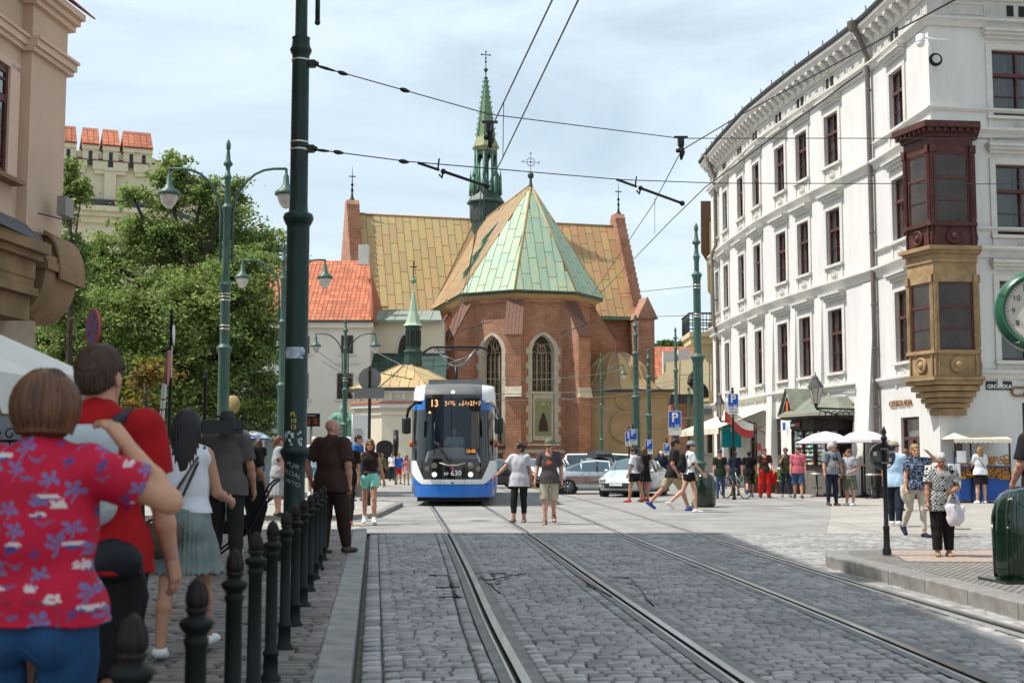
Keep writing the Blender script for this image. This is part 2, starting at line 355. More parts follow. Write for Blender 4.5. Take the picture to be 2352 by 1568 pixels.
o=sp_.build('white_droppings',M_('chalky_white',(.55,.55,.53),.9),road);o['kind']='stuff'
# ---- left pavement
PZ=.10
pav=sheet('pavement',[(-14,0),(KX(0)-.22,0),(KX(22.6)-.22,22.6),(-14,22.6)],PZ-.03,M_('dark_joint_sand',(.045,.04,.036),.95))
cells=[];y=4.0
while y<22.5:
 dy=.105;a=-6.5;x=a-rg.uniform(0,.2)
 while x<KX(y)-.24:
  w=.30;xx=x
  if x+w>KX(y)-.24:w=max(.05,KX(y)-.24-x)
  cells.append((xx+w/2,y+dy/2,w-.002,dy-.002,0,PZ+rg.uniform(-.003,.002)));x+=.30
 y+=dy
cells=[c for c in cells if c[1]>4 and 1176+FPX*c[0]/c[1]>-120]
scatter_pieces(cells,'paver',pav,m_paver,[sett_unit(s+50,rough=.15)for s in range(6)])
def kerb(parent,pts,w,h,L_=1.0,mat=m_kerb,side=1,base=0):
 """kerb stones along a path, each a stone of its own; the path is the street edge of the kerb"""
 for(ax,ay),(bx_,by)in zip(pts[:-1],pts[1:]):
  a,b=Vector((ax,ay,0)),Vector((bx_,by,0));d=b-a;n=max(1,round(d.length/L_));l=d.length/n;an=math.atan2(d.y,d.x)
  mb=MB();y0,y1=(0,w)if side>0 else(-w,0);c=.012;g=.006
  vs=[(g,y0,base),(l-g,y0,base),(l-g,y1,base),(g,y1,base),(g,y0,h-c),(l-g,y0,h-c),(l-g,y1,h-c),(g,y1,h-c),(g+c,y0+c,h),(l-g-c,y0+c,h),(l-g-c,y1-c,h),(g+c,y1-c,h)]
  mb.add(vs,[(0,1,5,4),(1,2,6,5),(2,3,7,6),(3,0,4,7),(4,5,9,8),(5,6,10,9),(6,7,11,10),(7,4,8,11),(8,9,10,11)]);me=mb.mesh('kerb_stone',mat)
  for i in range(n):
   p=a+d*(i/n);inst('kerb_stone',me,parent,T(p.x,p.y,random.uniform(-.003,.003))@Matrix.Rotation(an,4,'Z'))
kerb(pav,[(KX(2)-.02,2),(KX(22.6)-.02,22.6)],.22,PZ+.006,side=1,base=-.06)
# far left low platform kerb (bright line across the street mouth)
kerb(sheet('tram_stop_platform',[(-16,27.5),(-3.6,27.5),(-3.0,28.6),(-3.0,35),(-3.9,37.6),(-16,37.6)],.10,m_plaza),[(-16,27.5),(-3.6,27.5),(-3.0,28.6),(-3.0,35),(-3.9,37.6)],.2,.107,mat=m_kerbdark,side=1,base=-.05)
# ---- raised island on the right
IZ=.15
isl_poly=[(4.72,5),(4.42,10),(4.12,14),(3.95,16.0),(4.15,16.9),(4.9,17.25),(14,17.25),(14,5)]
isl=sheet('raised_pavement',[(x+.05,y)for x,y in isl_poly],IZ-.012,M_brick('gravel_setts',(.36,.34,.31),(.22,.21,.19),(.10,.095,.085),.085,.075,ms=.018,uv=False,bump=.8,nv=.3))
sheet('red_paving_strip',[(4.7,15.2),(14,14.4),(14,17.2),(5.0,17.2)],IZ-.006,m_red,isl)
sheet('red_paving_strip',[(5.2,5),(14,5),(14,11.2),(4.95,11.6)],IZ-.006,m_red,isl)
kerb(isl,isl_poly[:7],.30,IZ,L_=.95,mat=m_kerbdark,side=-1,base=-.06)
# ================================================================== LEFT STREET BUILDING
m_pink=M_('pink_render',(.60,.43,.32),.9,var=.12,vs=.8,bump=.15,bs=80)
m_pinkl=M_('pale_pink_trim',(.66,.47,.36),.9,var=.1,vs=2)
m_stone=M_('brown_sandstone',(.30,.19,.10),.9,var=.35,vs=1.6,bump=.3,bs=25)
m_maho=M_('mahogany_paint',(.085,.018,.012),.45,var=.3,vs=5)
m_tile=M_('red_roof_tile',(.43,.145,.08),.8,rnd=.22,isl=.22,var=.2,vs=2)
m_lead=M_('dark_lead_sheet',(.06,.065,.07),.6,var=.4,vs=2)
B=empty('corner_town_house',(0,0,0),'pink rendered town house on brown stone corbels at the left edge of the street','building')
Zy=lambda py,Y:ZatY(py,Y)
Xp=lambda px,Y:P(px,330,Y).x
# wall footprint runs along the street: (x, y) front points
fa,fb,fc=(-9.2,2),(Xp(66,20.3),20.3),(Xp(148,21.6),21.6)
def wall_prism(poly,z0,z1,name,mat,parent,uv=False,label=None):
 mb=MB();mb.slab(poly,z0,z1);return mb.build(name,mat,parent,uv=uv,label=label)
wall_prism([(-16,2),fa,(Xp(66,20.32)-.16,20.3),(Xp(66,20.3)-.16,20.6),(-16,20.6)],5.0,9.3,'wall',m_pink,B)
wall_prism([(-12,20.28),fb,fc,(-10,23),(-12,23)],5.0,9.15,'pilaster',m_pink,B)
def band(z0,z1,out,mat=m_pinkl,name='band'):
 mb=MB();mb.slab([(-9.5,2),(fa[0]+out,2),(Xp(66,20.3)-.16+out,20.22),(-9.5,20.22)],z0,z1)
 mb.slab([(-9.5,20.221),(fb[0]+out,20.221),(fc[0]+out*1.2,fc[1]+.12),(-9.5,22.3)],z0,z1-.002);return mb.build(name,mat,B)
for z0,z1,o in((8.02,8.10,.07),(8.1,8.22,.12),(8.22,8.27,.16),(8.82,8.92,.08),(8.92,9.02,.15),(9.02,9.13,.22)):band(z0,z1,o)
# window near the left edge of the frame (facing the street)
yw=19.55;wx=lambda Y:fa[0]+(Xp(66,20.3)-.16-fa[0])*(Y-2)/18.3
MW=Matrix.Translation(Vector((wx(yw-.25),yw-.25,0)))@Matrix.Rotation(math.atan2(18.3,Xp(66,20.3)-.16-fa[0]),4,'Z')
zw0,zw1=ZatY(395,19.5),ZatY(148,19.5)
mb=MB();mb.bx(-.75,.42,-.012,.02,zw0-.02,zw1+.02);mb.build('window_recess',M_('dark_room',(.012,.01,.01),.9),B,MW)
mb=MB()
for x0,x1,z0,z1 in((.34,.42,zw0,zw1),(-.75,-.67,zw0,zw1),(-.67,.34,zw1-.1,zw1),(-.67,.34,zw0,zw0+.09),(-.67,.34,zw0+1.15,zw0+1.27),(-.2,-.13,zw0+.09,zw1-.1),(.05,.08,zw0+1.27,zw1-.1),(-.67,.34,zw0+1.5,zw0+1.53)):mb.bx(x0,x1,-.06,-.014,z0,z1)
w=mb.build('window',m_maho,B,MW)
mb=MB();mb.bx(-.13,.34,-.035,-.02,zw0+.09,zw0+1.15);mb.build('pane',glass(),w)
mb=MB();mb.bx(-.13,.34,-.035,-.02,zw0+1.27,zw1-.1);mb.build('pane',glass(),w)
mb=MB();mb.bx(.12,.33,-.032,-.022,zw0+.1,zw0+1.1);mb.build('curtain',M_('cream_curtain',(.55,.5,.38),.9,var=.3,vs=6,stretch=(9,9,1)),w)
mb=MB();mb.bx(.42,.75,-.10,-.0,zw0-.02,zw1+.1);mb.bx(-.9,.75,-.10,0,zw1+.021,zw1+.14);mb.build('window_surround',m_pinkl,B,MW)
mb=MB();mb.bx(-1,.82,-.22,0,zw0-.1,zw0-.03);mb.build('window_sill',m_stone,B,MW)
# brown stone lower half: pier, moulded shelf, corbel and scroll
xs1=Xp(74,20.6)
wall_prism([(-12,2),(-9.3,2),(xs1-.02,20.3),(xs1,21.0),(-12,21.4)],-.05,ZatY(735,20.8),'stone_pier',M_('worn_render',(.46,.34,.25),.9,var=.3,vs=1.5),B)
for(pa,pb,o)in((735,680,.02),(680,662,.16),(662,640,.08),(640,600,.10),(600,585,.22),(585,560,.34)):
 wall_prism([(-12,17),(Xp(60,19.6)+o-.25,17),(Xp(72,19.8)+o,19.9),(-12,20.1)],ZatY(pa,19.8)+.002,ZatY(pb,19.8),'stone_moulding',m_stone,B)
 # blocks of the upper stone belt
poly=[Vector((fb[0]-.02,20.21,ZatY(585,20.8))),Vector((fc[0]+.06,21.6,ZatY(585,20.8))),Vector((fc[0]+.06,21.6,5.06)),Vector((fb[0]-.02,20.21,5.06))]
panels('stone_block',poly,B,m_stone,.62,.45,gap=.012,th=.05)
wall_prism([(-12,20.3),(fb[0]-.03,20.3),(fc[0]-.01,21.6),(-12,22.6)],ZatY(640,20.8),5.0,'stone_belt',m_stone,B)
# quarter round corbel under the corner
mb=MB();cx0,cz0=Xp(76,21),ZatY(632,21);rad=Xp(152,21)-cx0;hz=cz0-ZatY(738,21)
pts=[(cx0-1.5,cz0),(cx0+rad,cz0)]+[(cx0+rad*math.cos(a),cz0-hz*math.sin(a))for a in np.linspace(.1,pi/2,12)]+[(cx0-1.5,cz0-hz)]
mb.prism(pts,20.25,21.7);mb.build('corbel',m_stone,B)
mb=MB();mb.bx(cx0-1,Xp(160,21),20.2,21.72,cz0+.003,cz0+.13);mb.bx(cx0-1,Xp(156,21),20.2,21.7,cz0+.133,cz0+.24);mb.build('stone_moulding',m_stone,B)
# scroll
mb=MB();c=(Xp(136,21.3),ZatY(640,21.3));ro=Xp(178,21.3)-c[0];hz=ZatY(543,21.3)-c[1]
for k,(f0,f1,ya,yb)in enumerate(((1,.90,20.7,21.9),(.895,.70,20.8,21.8),(.695,.62,20.74,21.86))):
 A=np.linspace(-.12,pi/2,14);mb.prism([(c[0]+ro*f0*math.cos(a),c[1]+hz*f0*math.sin(a))for a in A]+[(c[0]+ro*f1*math.cos(a),c[1]+hz*f1*math.sin(a))for a in A[::-1]],ya,yb)
mb.build('scroll',m_stone,B)
mb=MB();zz=ZatY(560,19.8);mb.prism([(-9.4,zz),(Xp(112,19.8),zz),(Xp(95,19.8),zz+.1),(Xp(60,19.8),zz+.34),(Xp(30,19.8),zz+.42),(-9.4,zz+.42)],17,19.9);mb.build('lead_flashing',m_lead,B)
# roof edge tiles and an unseen block added behind to shade the street
zc=9.16
for q in([(fb[0]+.30,20.3,zc),(fc[0]+.34,22.0,zc),(fc[0]-1.2,22.0,zc+1.1),(fb[0]-1.2,20.3,zc+1.1)],[(fa[0]+.5,12,zc),(fb[0]+.5,20.28,zc),(fb[0]-1.2,20.28,zc+1.1),(fa[0]-1.2,12,zc+1.1)]):
 panels('roof_tile',q,B,m_tile,.2,.3,gap=.012,th=.03,stag=0)
wall_prism([(-16,2),(-9.4,2),(-9.35,21.9),(-16,21.9)],9.3,21.3,'added_shade_block',m_pink,B)
mb=MB();mb.slab([(-17,1.9),(-9.2,1.9),(-9.1,22),(-17,22)],21.3,21.6);mb.bx(-9.9,-9.4,13,14.2,21.6,22.6);mb.bx(-9.9,-9.4,7,7.9,21.6,22.4);mb.build('cornice',m_pinkl,B)  # top slab and stubs of the added shading block
mb=MB();mb.bx(Xp(140,20.9),Xp(160,20.9),20.8,21.2,ZatY(498,21),ZatY(455,21));mb.build('alarm_box',M_('grey_plastic',(.25,.24,.22),.6),B)
mb=MB();mb.tube([P(88,490,20.3),P(150,505,21.3)],.012);mb.build('bracket_rod',m_lead,B)
# ================================================================== RIGHT CURVED BUILDING
m_white=M_('white_render',(.635,.625,.605),.9,var=.12,vs=1.1,detail=8,stretch=(1.6,1.6,.35),bump=.12,bs=60)
m_trim=M_('white_stone_trim',(.60,.585,.55),.85,var=.14,vs=2.2)
m_frz=M_('greyed_frieze',(.53,.51,.48),.85,var=.2,vs=2)
m_zinc=M_('dark_zinc',(.07,.07,.068),.5,var=.3,vs=3)
m_pipe=M_('brown_downpipe',(.16,.135,.12),.5,var=.2)
m_frame=M_('oxblood_window_frame',(.10,.034,.028),.5,var=.3,vs=8)
m_gl=M_('facade_glass',(.02,.028,.028),.05,spec=1,coat=1,alpha=.5)
m_cur=M_('net_curtain',(.40,.43,.38),.9,var=.35,vs=5,stretch=(10,10,1))
PATH=[(10.22,64),(10.27,61.5),(10.38,59),(10.70,54),(11.12,51),(11.62,48),(12.2,45),(12.62,42.5),(12.95,38.3),(26,40.2)]
_pl=[0]
for a,b in zip(PATH[:-1],PATH[1:]):_pl.append(_pl[-1]+math.dist(a,b))
S_CORN=_pl[8]
def pt(s):
 return float(np.interp(s,_pl,[p[0]for p in PATH])),float(np.interp(s,_pl,[p[1]for p in PATH]))
def tang(s,e=.6):
 if abs(s-S_CORN)<e+1e-6:a,b=(pt(s-e),pt(s))if s<S_CORN else(pt(s),pt(s+e))
 else:a,b=pt(s-e),pt(s+e)
 d=math.dist(a,b);return(b[0]-a[0])/d,(b[1]-a[1])/d
def sY(Y):
 lo,hi=0,S_CORN
 for _ in range(40):
  m=(lo+hi)/2
  if pt(m)[1]>Y:lo=m
  else:hi=m
 return lo
def FM(s,z=0):tx,ty=tang(s);x,y=pt(s);return Matrix.Translation(Vector((x,y,z)))@Matrix.Rotation(math.atan2(ty,tx),4,'Z')
RB=empty('white_town_house',(0,0,0),'white four storey town house curving along the square with brown corner oriel','building')
def off(s,o):tx,ty=tang(s,.3)if abs(s-S_CORN)>.01 else(0,0);x,y=pt(s);return(x+ty*o,y-tx*o)
def corner_off(o):
 a,b=tang(S_CORN-.3),tang(S_CORN+.3);n1,n2=(a[1],-a[0]),(b[1],-b[0]);mxx,my=n1[0]+n2[0],n1[1]+n2[1];k=1+n1[0]*n2[0]+n1[1]*n2[1]
 x,y=pt(S_CORN);return(x+mxx/k*o,y+my/k*o)
SS=[s for s in np.linspace(0,S_CORN,40)]+[s for s in np.linspace(S_CORN,_pl[-1],6)[1:]]
SS=[s for s in SS]
def run(prof,name,mat,parent,s0=0,s1=None,smooth=False):
 """sweep a moulding profile [(out, z)...] along the facade"""
 s1=s1 or _pl[-1];ss=[s0]+[s for s in SS if s0+.05<s<s1-.05]+[s1];mb=MB();vs=[];n=len(prof)
 for s in ss:
  for o,z in prof:
   x,y=corner_off(o)if abs(s-S_CORN)<1e-6 else off(s,o);vs.append((x,y,z))
 fs=[(a*n+b,(a+1)*n+b,(a+1)*n+(b+1)%n,a*n+(b+1)%n)for a in range(len(ss)-1)for b in range(n)]+[tuple(range(n)),tuple((len(ss)-1)*n+i for i in range(n-1,-1,-1))]
 mb.add(vs,fs);return mb.build(name,mat,parent)
 # window columns: left facade by depth, right facade by distance past the corner
COLS=[(sY(Y),w)for Y,w in((62.4,.9),(60.2,1.0),(57.1,1.05),(54.3,1.05),(51.3,1.1),(49.0,1.1),(46.3,1.15),(40.9,1.15))]
COLR=[(S_CORN+d,1.75)for d in(2.95,6.9,10.6)]
FL=[(4.45,6.75),(8.45,10.5),(12.2,14.1)]
open_=[]
for s,w in COLS:
 for z0,z1 in FL:open_.append((s-w/2,s+w/2,z0,z1))
for s,w in COLR:
 for z0,z1 in((4.3,6.75),(8.2,10.4),(11.95,14.05)):open_.append((s-w/2,s+w/2,z0,z1))
GD=[(sY(59.6),1.6,0,2.7),(sY(55.6),1.3,0,2.65),(sY(52.3),1.0,.9,2.9),(sY(40.6),1.5,0,2.62),(S_CORN+4.9,4.4,.55,3.0)]
for s,w,z0,z1 in GD:open_.append((s-w/2,s+w/2,z0,z1))
us=sorted(set([round(s,4)for s in SS]+[round(v,4)for o in open_ for v in o[:2]]));vz=sorted(set([-.1,3.9,7.6,11.35,16.0]+[v for o in open_ for v in o[2:]]))
mb=MB();D=-.24
for a,b in zip(us[:-1],us[1:]):
 pa,pb=pt(a),pt(b)
 for c,d in zip(vz[:-1],vz[1:]):
  um,vm=(a+b)/2,(c+d)/2
  if any(o[0]-1e-3<um<o[1]+1e-3 and o[2]<vm<o[3]for o in open_):continue
  mb.add([(pa[0],pa[1],c),(pb[0],pb[1],c),(pb[0],pb[1],d),(pa[0],pa[1],d)],[(0,1,2,3)])
for s0,s1,z0,z1 in open_:
 A,Bq=pt(s0),pt(s1);A2,B2=off(s0,D),off(s1,D)
 mb.add([(*A,z0),(*Bq,z0),(*Bq,z1),(*A,z1),(*A2,z0),(*B2,z0),(*B2,z1),(*A2,z1)],[(0,4,5,1),(1,5,6,2),(2,6,7,3),(3,7,4,0)])
mb.add([(10.22,64,-.1),(26,64,-.1),(26,40.2,-.1),(10.22,64,16),(26,64,16),(26,40.2,16)],[(1,0,3,4),(2,1,4,5)])
mb.build('wall',m_white,RB)
# mouldings
run([(-.1,3.72),(.05,3.72),(.09,3.82),(.18,3.9),(.18,3.98),(-.1,4.05)],'string_course',m_trim,RB)
run([(-.1,7.45),(.06,7.45),(.10,7.62),(.22,7.72),(.22,7.80),(-.1,7.86)],'string_course',m_trim,RB)
run([(-.1,11.2),(.06,11.2),(.10,11.34),(.22,11.44),(.22,11.52),(-.1,11.58)],'string_course',m_trim,RB)
run([(-.1,8.3),(.03,8.3),(.12,8.36),(.12,8.41),(-.1,8.43)],'sill_course',m_trim,RB,s0=sY(42.9))
run([(-.1,12.05-.02),(.03,12.05-.02),(.12,12.1),(.12,12.15),(-.1,12.17)],'sill_course',m_trim,RB,s0=sY(42.9))
run([(-.1,14.72),(.08,14.72),(.14,14.86),(.24,14.92),(.24,14.98),(-.1,15.02)],'frieze_course',m_trim,RB)
run([(-.05,15.02),(.03,15.02),(.03,15.62),(-.05,15.62)],'frieze',m_frz,RB)
run([(-.1,15.62),(.08,15.62),(.12,15.7),(.14,15.72),(.14,16.02),(.42,16.06),(.49,16.18),(.54,16.22),(.54,16.32),(-.3,16.40)],'cornice',m_trim,RB)
run([(-.4,16.405),(.54,16.325),(.62,16.38),(.64,16.47),(.60,16.5),(-1.5,17.2)],'roof_edge',m_zinc,RB)
# brackets under the eaves: every one a part
bm_=MB();bm_.prism([(0,0),(.32,0),(.31,-.09),(.23,-.14),(.20,-.22),(.10,-.24),(.04,-.34),(0,-.36)],-.12,.12);bmesh_br=bm_.mesh('cornice_bracket',m_trim)
for v in bmesh_br.vertices:x,y,z=v.co;v.co=(y,-x,z)
s=.5
while s<_pl[-1]-.3 and s<S_CORN+12:
 if abs(s-S_CORN)>.35:o=inst('cornice_bracket',bmesh_br,RB,FM(s,16.03)@T(0,-.14,0))
 s+=.62
 # frieze vents and framed panels
vent=MB();vent.bx(-.11,.11,-.06,-.034,0,.34);me_v=vent.mesh('attic_vent',M_('vent_dark',(.02,.02,.02),.9))
fp=MB()
for x0,x1,z0,z1 in((-.8,.8,.34,.38),(-.8,.8,0,.04),(-.8,-.76,.04,.34),(.76,.8,.04,.34)):fp.bx(x0,x1,-.055,-.03,z0,z1)
me_fp=fp.mesh('frieze_panel',m_trim)
for s,w in COLS+COLR:
 for d in(-.2,.2):inst('attic_vent',me_v,RB,FM(s+d,15.14))
allc=sorted([c[0]for c in COLS+COLR])
for a,b in zip(allc[:-1],allc[1:]):
 if b-a>2.2 and not(a<S_CORN<b):L_=(b-a-1.0)/1.6;inst('frieze_panel',me_fp,RB,FM((a+b)/2,15.13)@Matrix.Diagonal((min(L_,1.6),1,1,1)))
for s in(S_CORN-.95,S_CORN+1.3):inst('frieze_panel',me_fp,RB,FM(s,15.13)@Matrix.Diagonal((.75,1,1,1)))
_wc={}
def win_mesh(w,h,kind):
 k=(round(w,2),round(h,2),kind)
 if k in _wc:return _wc[k]
 f=MB();t=.07;y0,y1=.10,.17;tr=h*.60
 f.bx(-w/2,-w/2+t,y0,y1,0,h);f.bx(w/2-t,w/2,y0,y1,0,h);f.bx(-w/2+t,w/2-t,y0,y1,0,t);f.bx(-w/2+t,w/2-t,y0,y1,h-t,h)
 f.bx(-w/2+t,w/2-t,y0-.05,y1,tr,tr+.11);nmull=1 if w<1.4 else 1
 f.bx(-.035,.035,y0-.02,y1,t,tr);f.bx(-.03,.03,y0-.02,y1,tr+.11,h-t)
 f.bx(-w/2+t,-.035,y0+.01,y1,tr*.5,tr*.5+.025);f.bx(.035,w/2-t,y0+.01,y1,tr*.5,tr*.5+.025)
 f.lathe([(.02,tr-.28),(.04,tr-.2),(.03,tr-.1),(.05,tr)],6,T(0,y0-.03,0))
 fm=f.mesh('window',m_frame);panes=[]
 for x0,x1,z0,z1 in((-w/2+t,-.035,t,tr*.5),(.035,w/2-t,t,tr*.5),(-w/2+t,-.035,tr*.5+.025,tr),(.035,w/2-t,tr*.5+.025,tr),(-w/2+t,-.03,tr+.11,h-t),(.03,w/2-t,tr+.11,h-t)):
  q=MB();q.bx(x0,x1,.145,.155,z0,z1);panes.append(q.mesh('pane',m_gl))
 cu=MB()
 for sgn in(-1,1):
  n=9;xs=np.linspace(sgn*(w/2-.01),sgn*w*.14,n)
  for i in range(n-1):cu.add([(xs[i],.2+.02*(i%2),.05),(xs[i+1],.2+.02*((i+1)%2),.05),(xs[i+1],.2+.02*((i+1)%2),h-.05),(xs[i],.2+.02*(i%2),h-.05)],[(0,1,2,3)])
 cm=cu.mesh('curtain',m_cur)
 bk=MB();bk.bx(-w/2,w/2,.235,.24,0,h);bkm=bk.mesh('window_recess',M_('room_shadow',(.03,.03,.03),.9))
 su=MB();a=.19
 su.bx(-w/2-a,-w/2,-.05,.02,-.02,h+a);su.bx(w/2,w/2+a,-.05,.02,-.02,h+a);su.bx(-w/2,w/2,-.05,.02,h,h+a)
 sum_=su.mesh('window_surround',m_trim)
 hd=MB();hw=w/2+a+.12;hd.bx(-hw+.1,hw-.1,-.12,0,h+a+.14,h+a+.24);hd.bx(-hw+.04,hw-.04,-.22,0,h+a+.242,h+a+.34);hd.bx(-hw,hw,-.30,0,h+a+.342,h+a+.42);hd.bx(-hw,hw,-.31,-.0,h+a+.422,h+a+.445)
 hdm=hd.mesh('window_hood',m_trim)
 si=MB();si.bx(-w/2-.22,w/2+.22,-.13,.04,-.12,-.025);sim=si.mesh('window_sill',m_trim)
 ap=MB();ap.bx(-w/2-.16,-w/2-.02,-.05,0,-.82,-.122);ap.bx(w/2+.02,w/2+.16,-.05,0,-.82,-.122);ap.add([(-w/2-.16,-.012,-.82),(w/2+.16,-.012,-.82),(w/2+.16,-.012,-.122),(-w/2-.16,-.012,-.122)],[(0,1,2,3)]);n_=len(ap.v);ap.f.append((0,1,n_-3));ap.m.append(0);ap.sm.append(False);apm=ap.mesh('window_apron',m_trim)
 md=MB();Mr=Matrix.Rotation(pi/2,4,'X')
 md.lathe([(.25,0),(.25,.03),(.22,.06),(.17,.03),(.16,.02)],20,T(0,0,-.46)@Mr)
 rr=random.Random(1)
 for i in range(9):an=2*pi*i/9;md.ball((.09*math.cos(an),-.04,-.46+.09*math.sin(an)),(.045,.04,.045),6)
 md.ball((0,-.06,-.46),(.075,.06,.085),8);mdm=md.mesh('medallion',m_frz)
 _wc[k]=(fm,panes,cm,bkm,sum_,hdm,sim,apm,mdm);return _wc[k]
def put_window(parent,M,w,h,kind='full',curtain=True):
 fm,panes,cm,bkm,su,hd,si,ap,md=win_mesh(w,h,kind)
 wo=inst('window',fm,parent,M)
 for p in panes:inst('pane',p,wo)
 if curtain:inst('curtain',cm,wo)
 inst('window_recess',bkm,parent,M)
 if kind=='full':
  inst('window_surround',su,parent,M);inst('window_hood',hd,parent,M);inst('window_sill',si,parent,M);inst('window_apron',ap,parent,M);inst('medallion',md,parent,M)
 return wo
for ci,(s,w)in enumerate(COLS):
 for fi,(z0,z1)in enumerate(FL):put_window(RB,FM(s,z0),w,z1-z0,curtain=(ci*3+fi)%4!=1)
for s,w in COLR:
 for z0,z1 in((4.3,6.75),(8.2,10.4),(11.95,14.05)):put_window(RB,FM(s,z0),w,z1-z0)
 # battered pilaster strips and downpipes
for Y,kind in((43.0,1),(62.0,2)):
 s=sY(Y);Mf=FM(s);mb=MB()
 if kind==1:pts=[(0,-.66,16.35),(0,-.5,16.0),(0,-.3,15.6),(0,-.16,15.2),(0,-.14,8),(0,-.14,.1)]
 else:pts=[(0,-.64,16.3),(0,-.4,15.9),(0,-.16,15.2),(0,-.14,11.8),(0,-.35,11.3),(0,-.3,7.9),(0,-.14,7.2),(0,-.14,.1)]
 mb.tube([Mf@Vector(p)for p in pts],.085,10)
 for z in(14,11,9,6.5,5,3,1.5):mb.lathe([(.10,z),(.105,z+.02),(.105,z+.05),(.10,z+.07)],10,Mf@T(0,-.14,0))
 if kind==1:mb.lathe([(.1,16.1),(.2,16.35),(.2,16.45)],8,Mf@T(0,-.66,0))
 mb.build('downpipe',m_pipe,RB)
 # buttress-like flared pier beside the kiosk
mb=MB();s=sY(43.6);mb.add([(-.5,-.02,7.4),(.45,-.02,7.4),(.45,-.55,-.05),(-.9,-.55,-.05),(-.5,.1,7.4),(.45,.1,7.4),(.45,.1,-.05),(-.9,.1,-.05)],[(0,3,2,1),(0,4,7,3),(1,2,6,5),(3,7,6,2)]);mb.build('flared_pier',m_white,RB,FM(s))
for Y in(47.7,50.2,52.7):
 mb=MB();mb.add([(-.28,-.01,7.4),(.28,-.01,7.4),(.36,-.30,0),(-.36,-.30,0),(-.28,.05,7.4),(.28,.05,7.4),(.36,.05,0),(-.36,.05,0)],[(0,3,2,1),(0,4,7,3),(1,2,6,5)]);mb.build('flared_pier',m_white,RB,FM(sY(Y)))
 # ground floor doors and shop front
m_door=M_('dark_timber',(.09,.05,.035),.5,var=.3,vs=6)
for s,w,z0,z1 in GD[:4]:
 h=z1-z0;f=MB()
 f.bx(-w/2,-w/2+.08,.08,.18,z0,z1);f.bx(w/2-.08,w/2,.08,.18,z0,z1);f.bx(-w/2+.08,w/2-.08,.08,.18,z1-.08,z1);f.bx(-w/2+.08,w/2-.08,.06,.18,z0+h*.72,z0+h*.76);f.bx(-.03,.03,.09,.17,z0,z0+h*.72)
 o=f.build('shop_door',m_frame if s>sY(45)else m_door,RB,FM(s));g=MB();g.bx(-w/2+.08,w/2-.08,.14,.15,z0+.05,z1-.08);g.build('pane',m_gl,o)
s,w,z0,z1=GD[4];f=MB()
for x0,x1,a,b in((-w/2,-w/2+.1,z0,z1),(w/2-.1,w/2,z0,z1),(-w/2+.1,w/2-.1,z1-.12,z1),(-w/2+.1,w/2-.1,z0,z0+.12),(-.04,.04,z0+.12,z1-.12)):f.bx(x0,x1,.02,.14,a,b)
o=f.build('shop_window',M_('black_shopfront',(.015,.015,.017),.3),RB,FM(s))
for x0,x1 in((-w/2+.1,-.04),(.04,w/2-.1)):g=MB();g.bx(x0,x1,.08,.09,z0+.12,z1-.12);g.build('pane',M_('black_shop_glass',(.008,.012,.012),.05,coat=1),o)
m_let=M_('bronze_letters',(.23,.10,.035),.5);m_gold=M_('faded_gold_print',(.30,.24,.12),.6);m_wt=M_('white_print',(.72,.72,.72),.6);m_grn=M_('teal_print',(.01,.16,.13),.6)
lettering('KARMELLO',.33,m_gold,o,T(-.55,.06,2.22));lettering('HANDMADE CHOCOLATES',.24,m_wt,o,T(-.15,.06,1.52));lettering('coffee',.2,m_grn,o,T(.6,.06,1.96))
mb=MB();c=[(-1.75+.16*math.sin(t*3.1)-.10*t,.055,2.9-.28*t-.1*math.cos(t*4))for t in np.linspace(0,3,30)];mb.tube(c,.012,4);c=[(-2.05+.55*t+.1*math.sin(5*t),.055,2.45+.45*math.sin(3.0*t))for t in np.linspace(0,1,20)];mb.tube(c,.011,4);mb.build('emblem',m_gold,o)
lettering('CZEKOLADA',.44,m_let,RB,FM(S_CORN+3.8,3.32)@T(0,-.05,0),depth=.05,bold=True,sx=1.15)
lettering('CZEKOLADA',.29,m_let,RB,FM(sY(41.25),3.08)@T(0,-.04,0),depth=.03,sx=1.12)
# street name plate
npz=FM(S_CORN+1.95,3.52)@T(0,-.03,0);mb=MB();mb.bx(-.42,.42,-.012,.012,-.13,.13);pl=mb.build('street_name_plate',M_('black_enamel',(.012,.02,.016),.3),RB,npz)
lettering('GRODZKA',.165,m_wt,pl,T(0,-.018,-.035),bold=True);lettering('ULICA',.075,m_wt,pl,T(0,-.018,.08))
mb=MB();mb.bx(-.4,.4,-.012,.012,-.13,.13);pl=mb.build('street_name_plate',M_('grey_green_enamel',(.25,.28,.25),.4),RB,FM(sY(44.6),3.6)@T(0,-.3,0))
lettering('DOMINIKANSKA',.1,M_('pale_print',(.6,.62,.6),.6),pl,T(0,-.018,-.01))
# elephant-like golden sculpture in a small niche above the door corner
mb=MB();mb.slab([(-.28,.0),(.28,0),(.28,.1),(-.28,.1)],0,.62);mb.build('niche',M_('niche_shadow',(.38,.37,.35),.9),RB,FM(S_CORN-.62,2.88)@T(0,-.06,0))
mb=MB();mb.ball((0,-.1,.34),(.19,.1,.15));mb.ball((-.17,-.12,.36),(.09,.09,.1))
for x in(-.13,-.05,.06,.14):mb.tube([(x,-.1,.3),(x,-.1,.02)],[.045,.035],8)
mb.tube([(-.24,-.13,.34),(-.27,-.14,.2),(-.23,-.14,.08)],[.04,.028,.02],8);mb.build('gilded_elephant',M_('gilded_figure',(.55,.33,.08),.45,.3),RB,FM(S_CORN-.62,2.88))
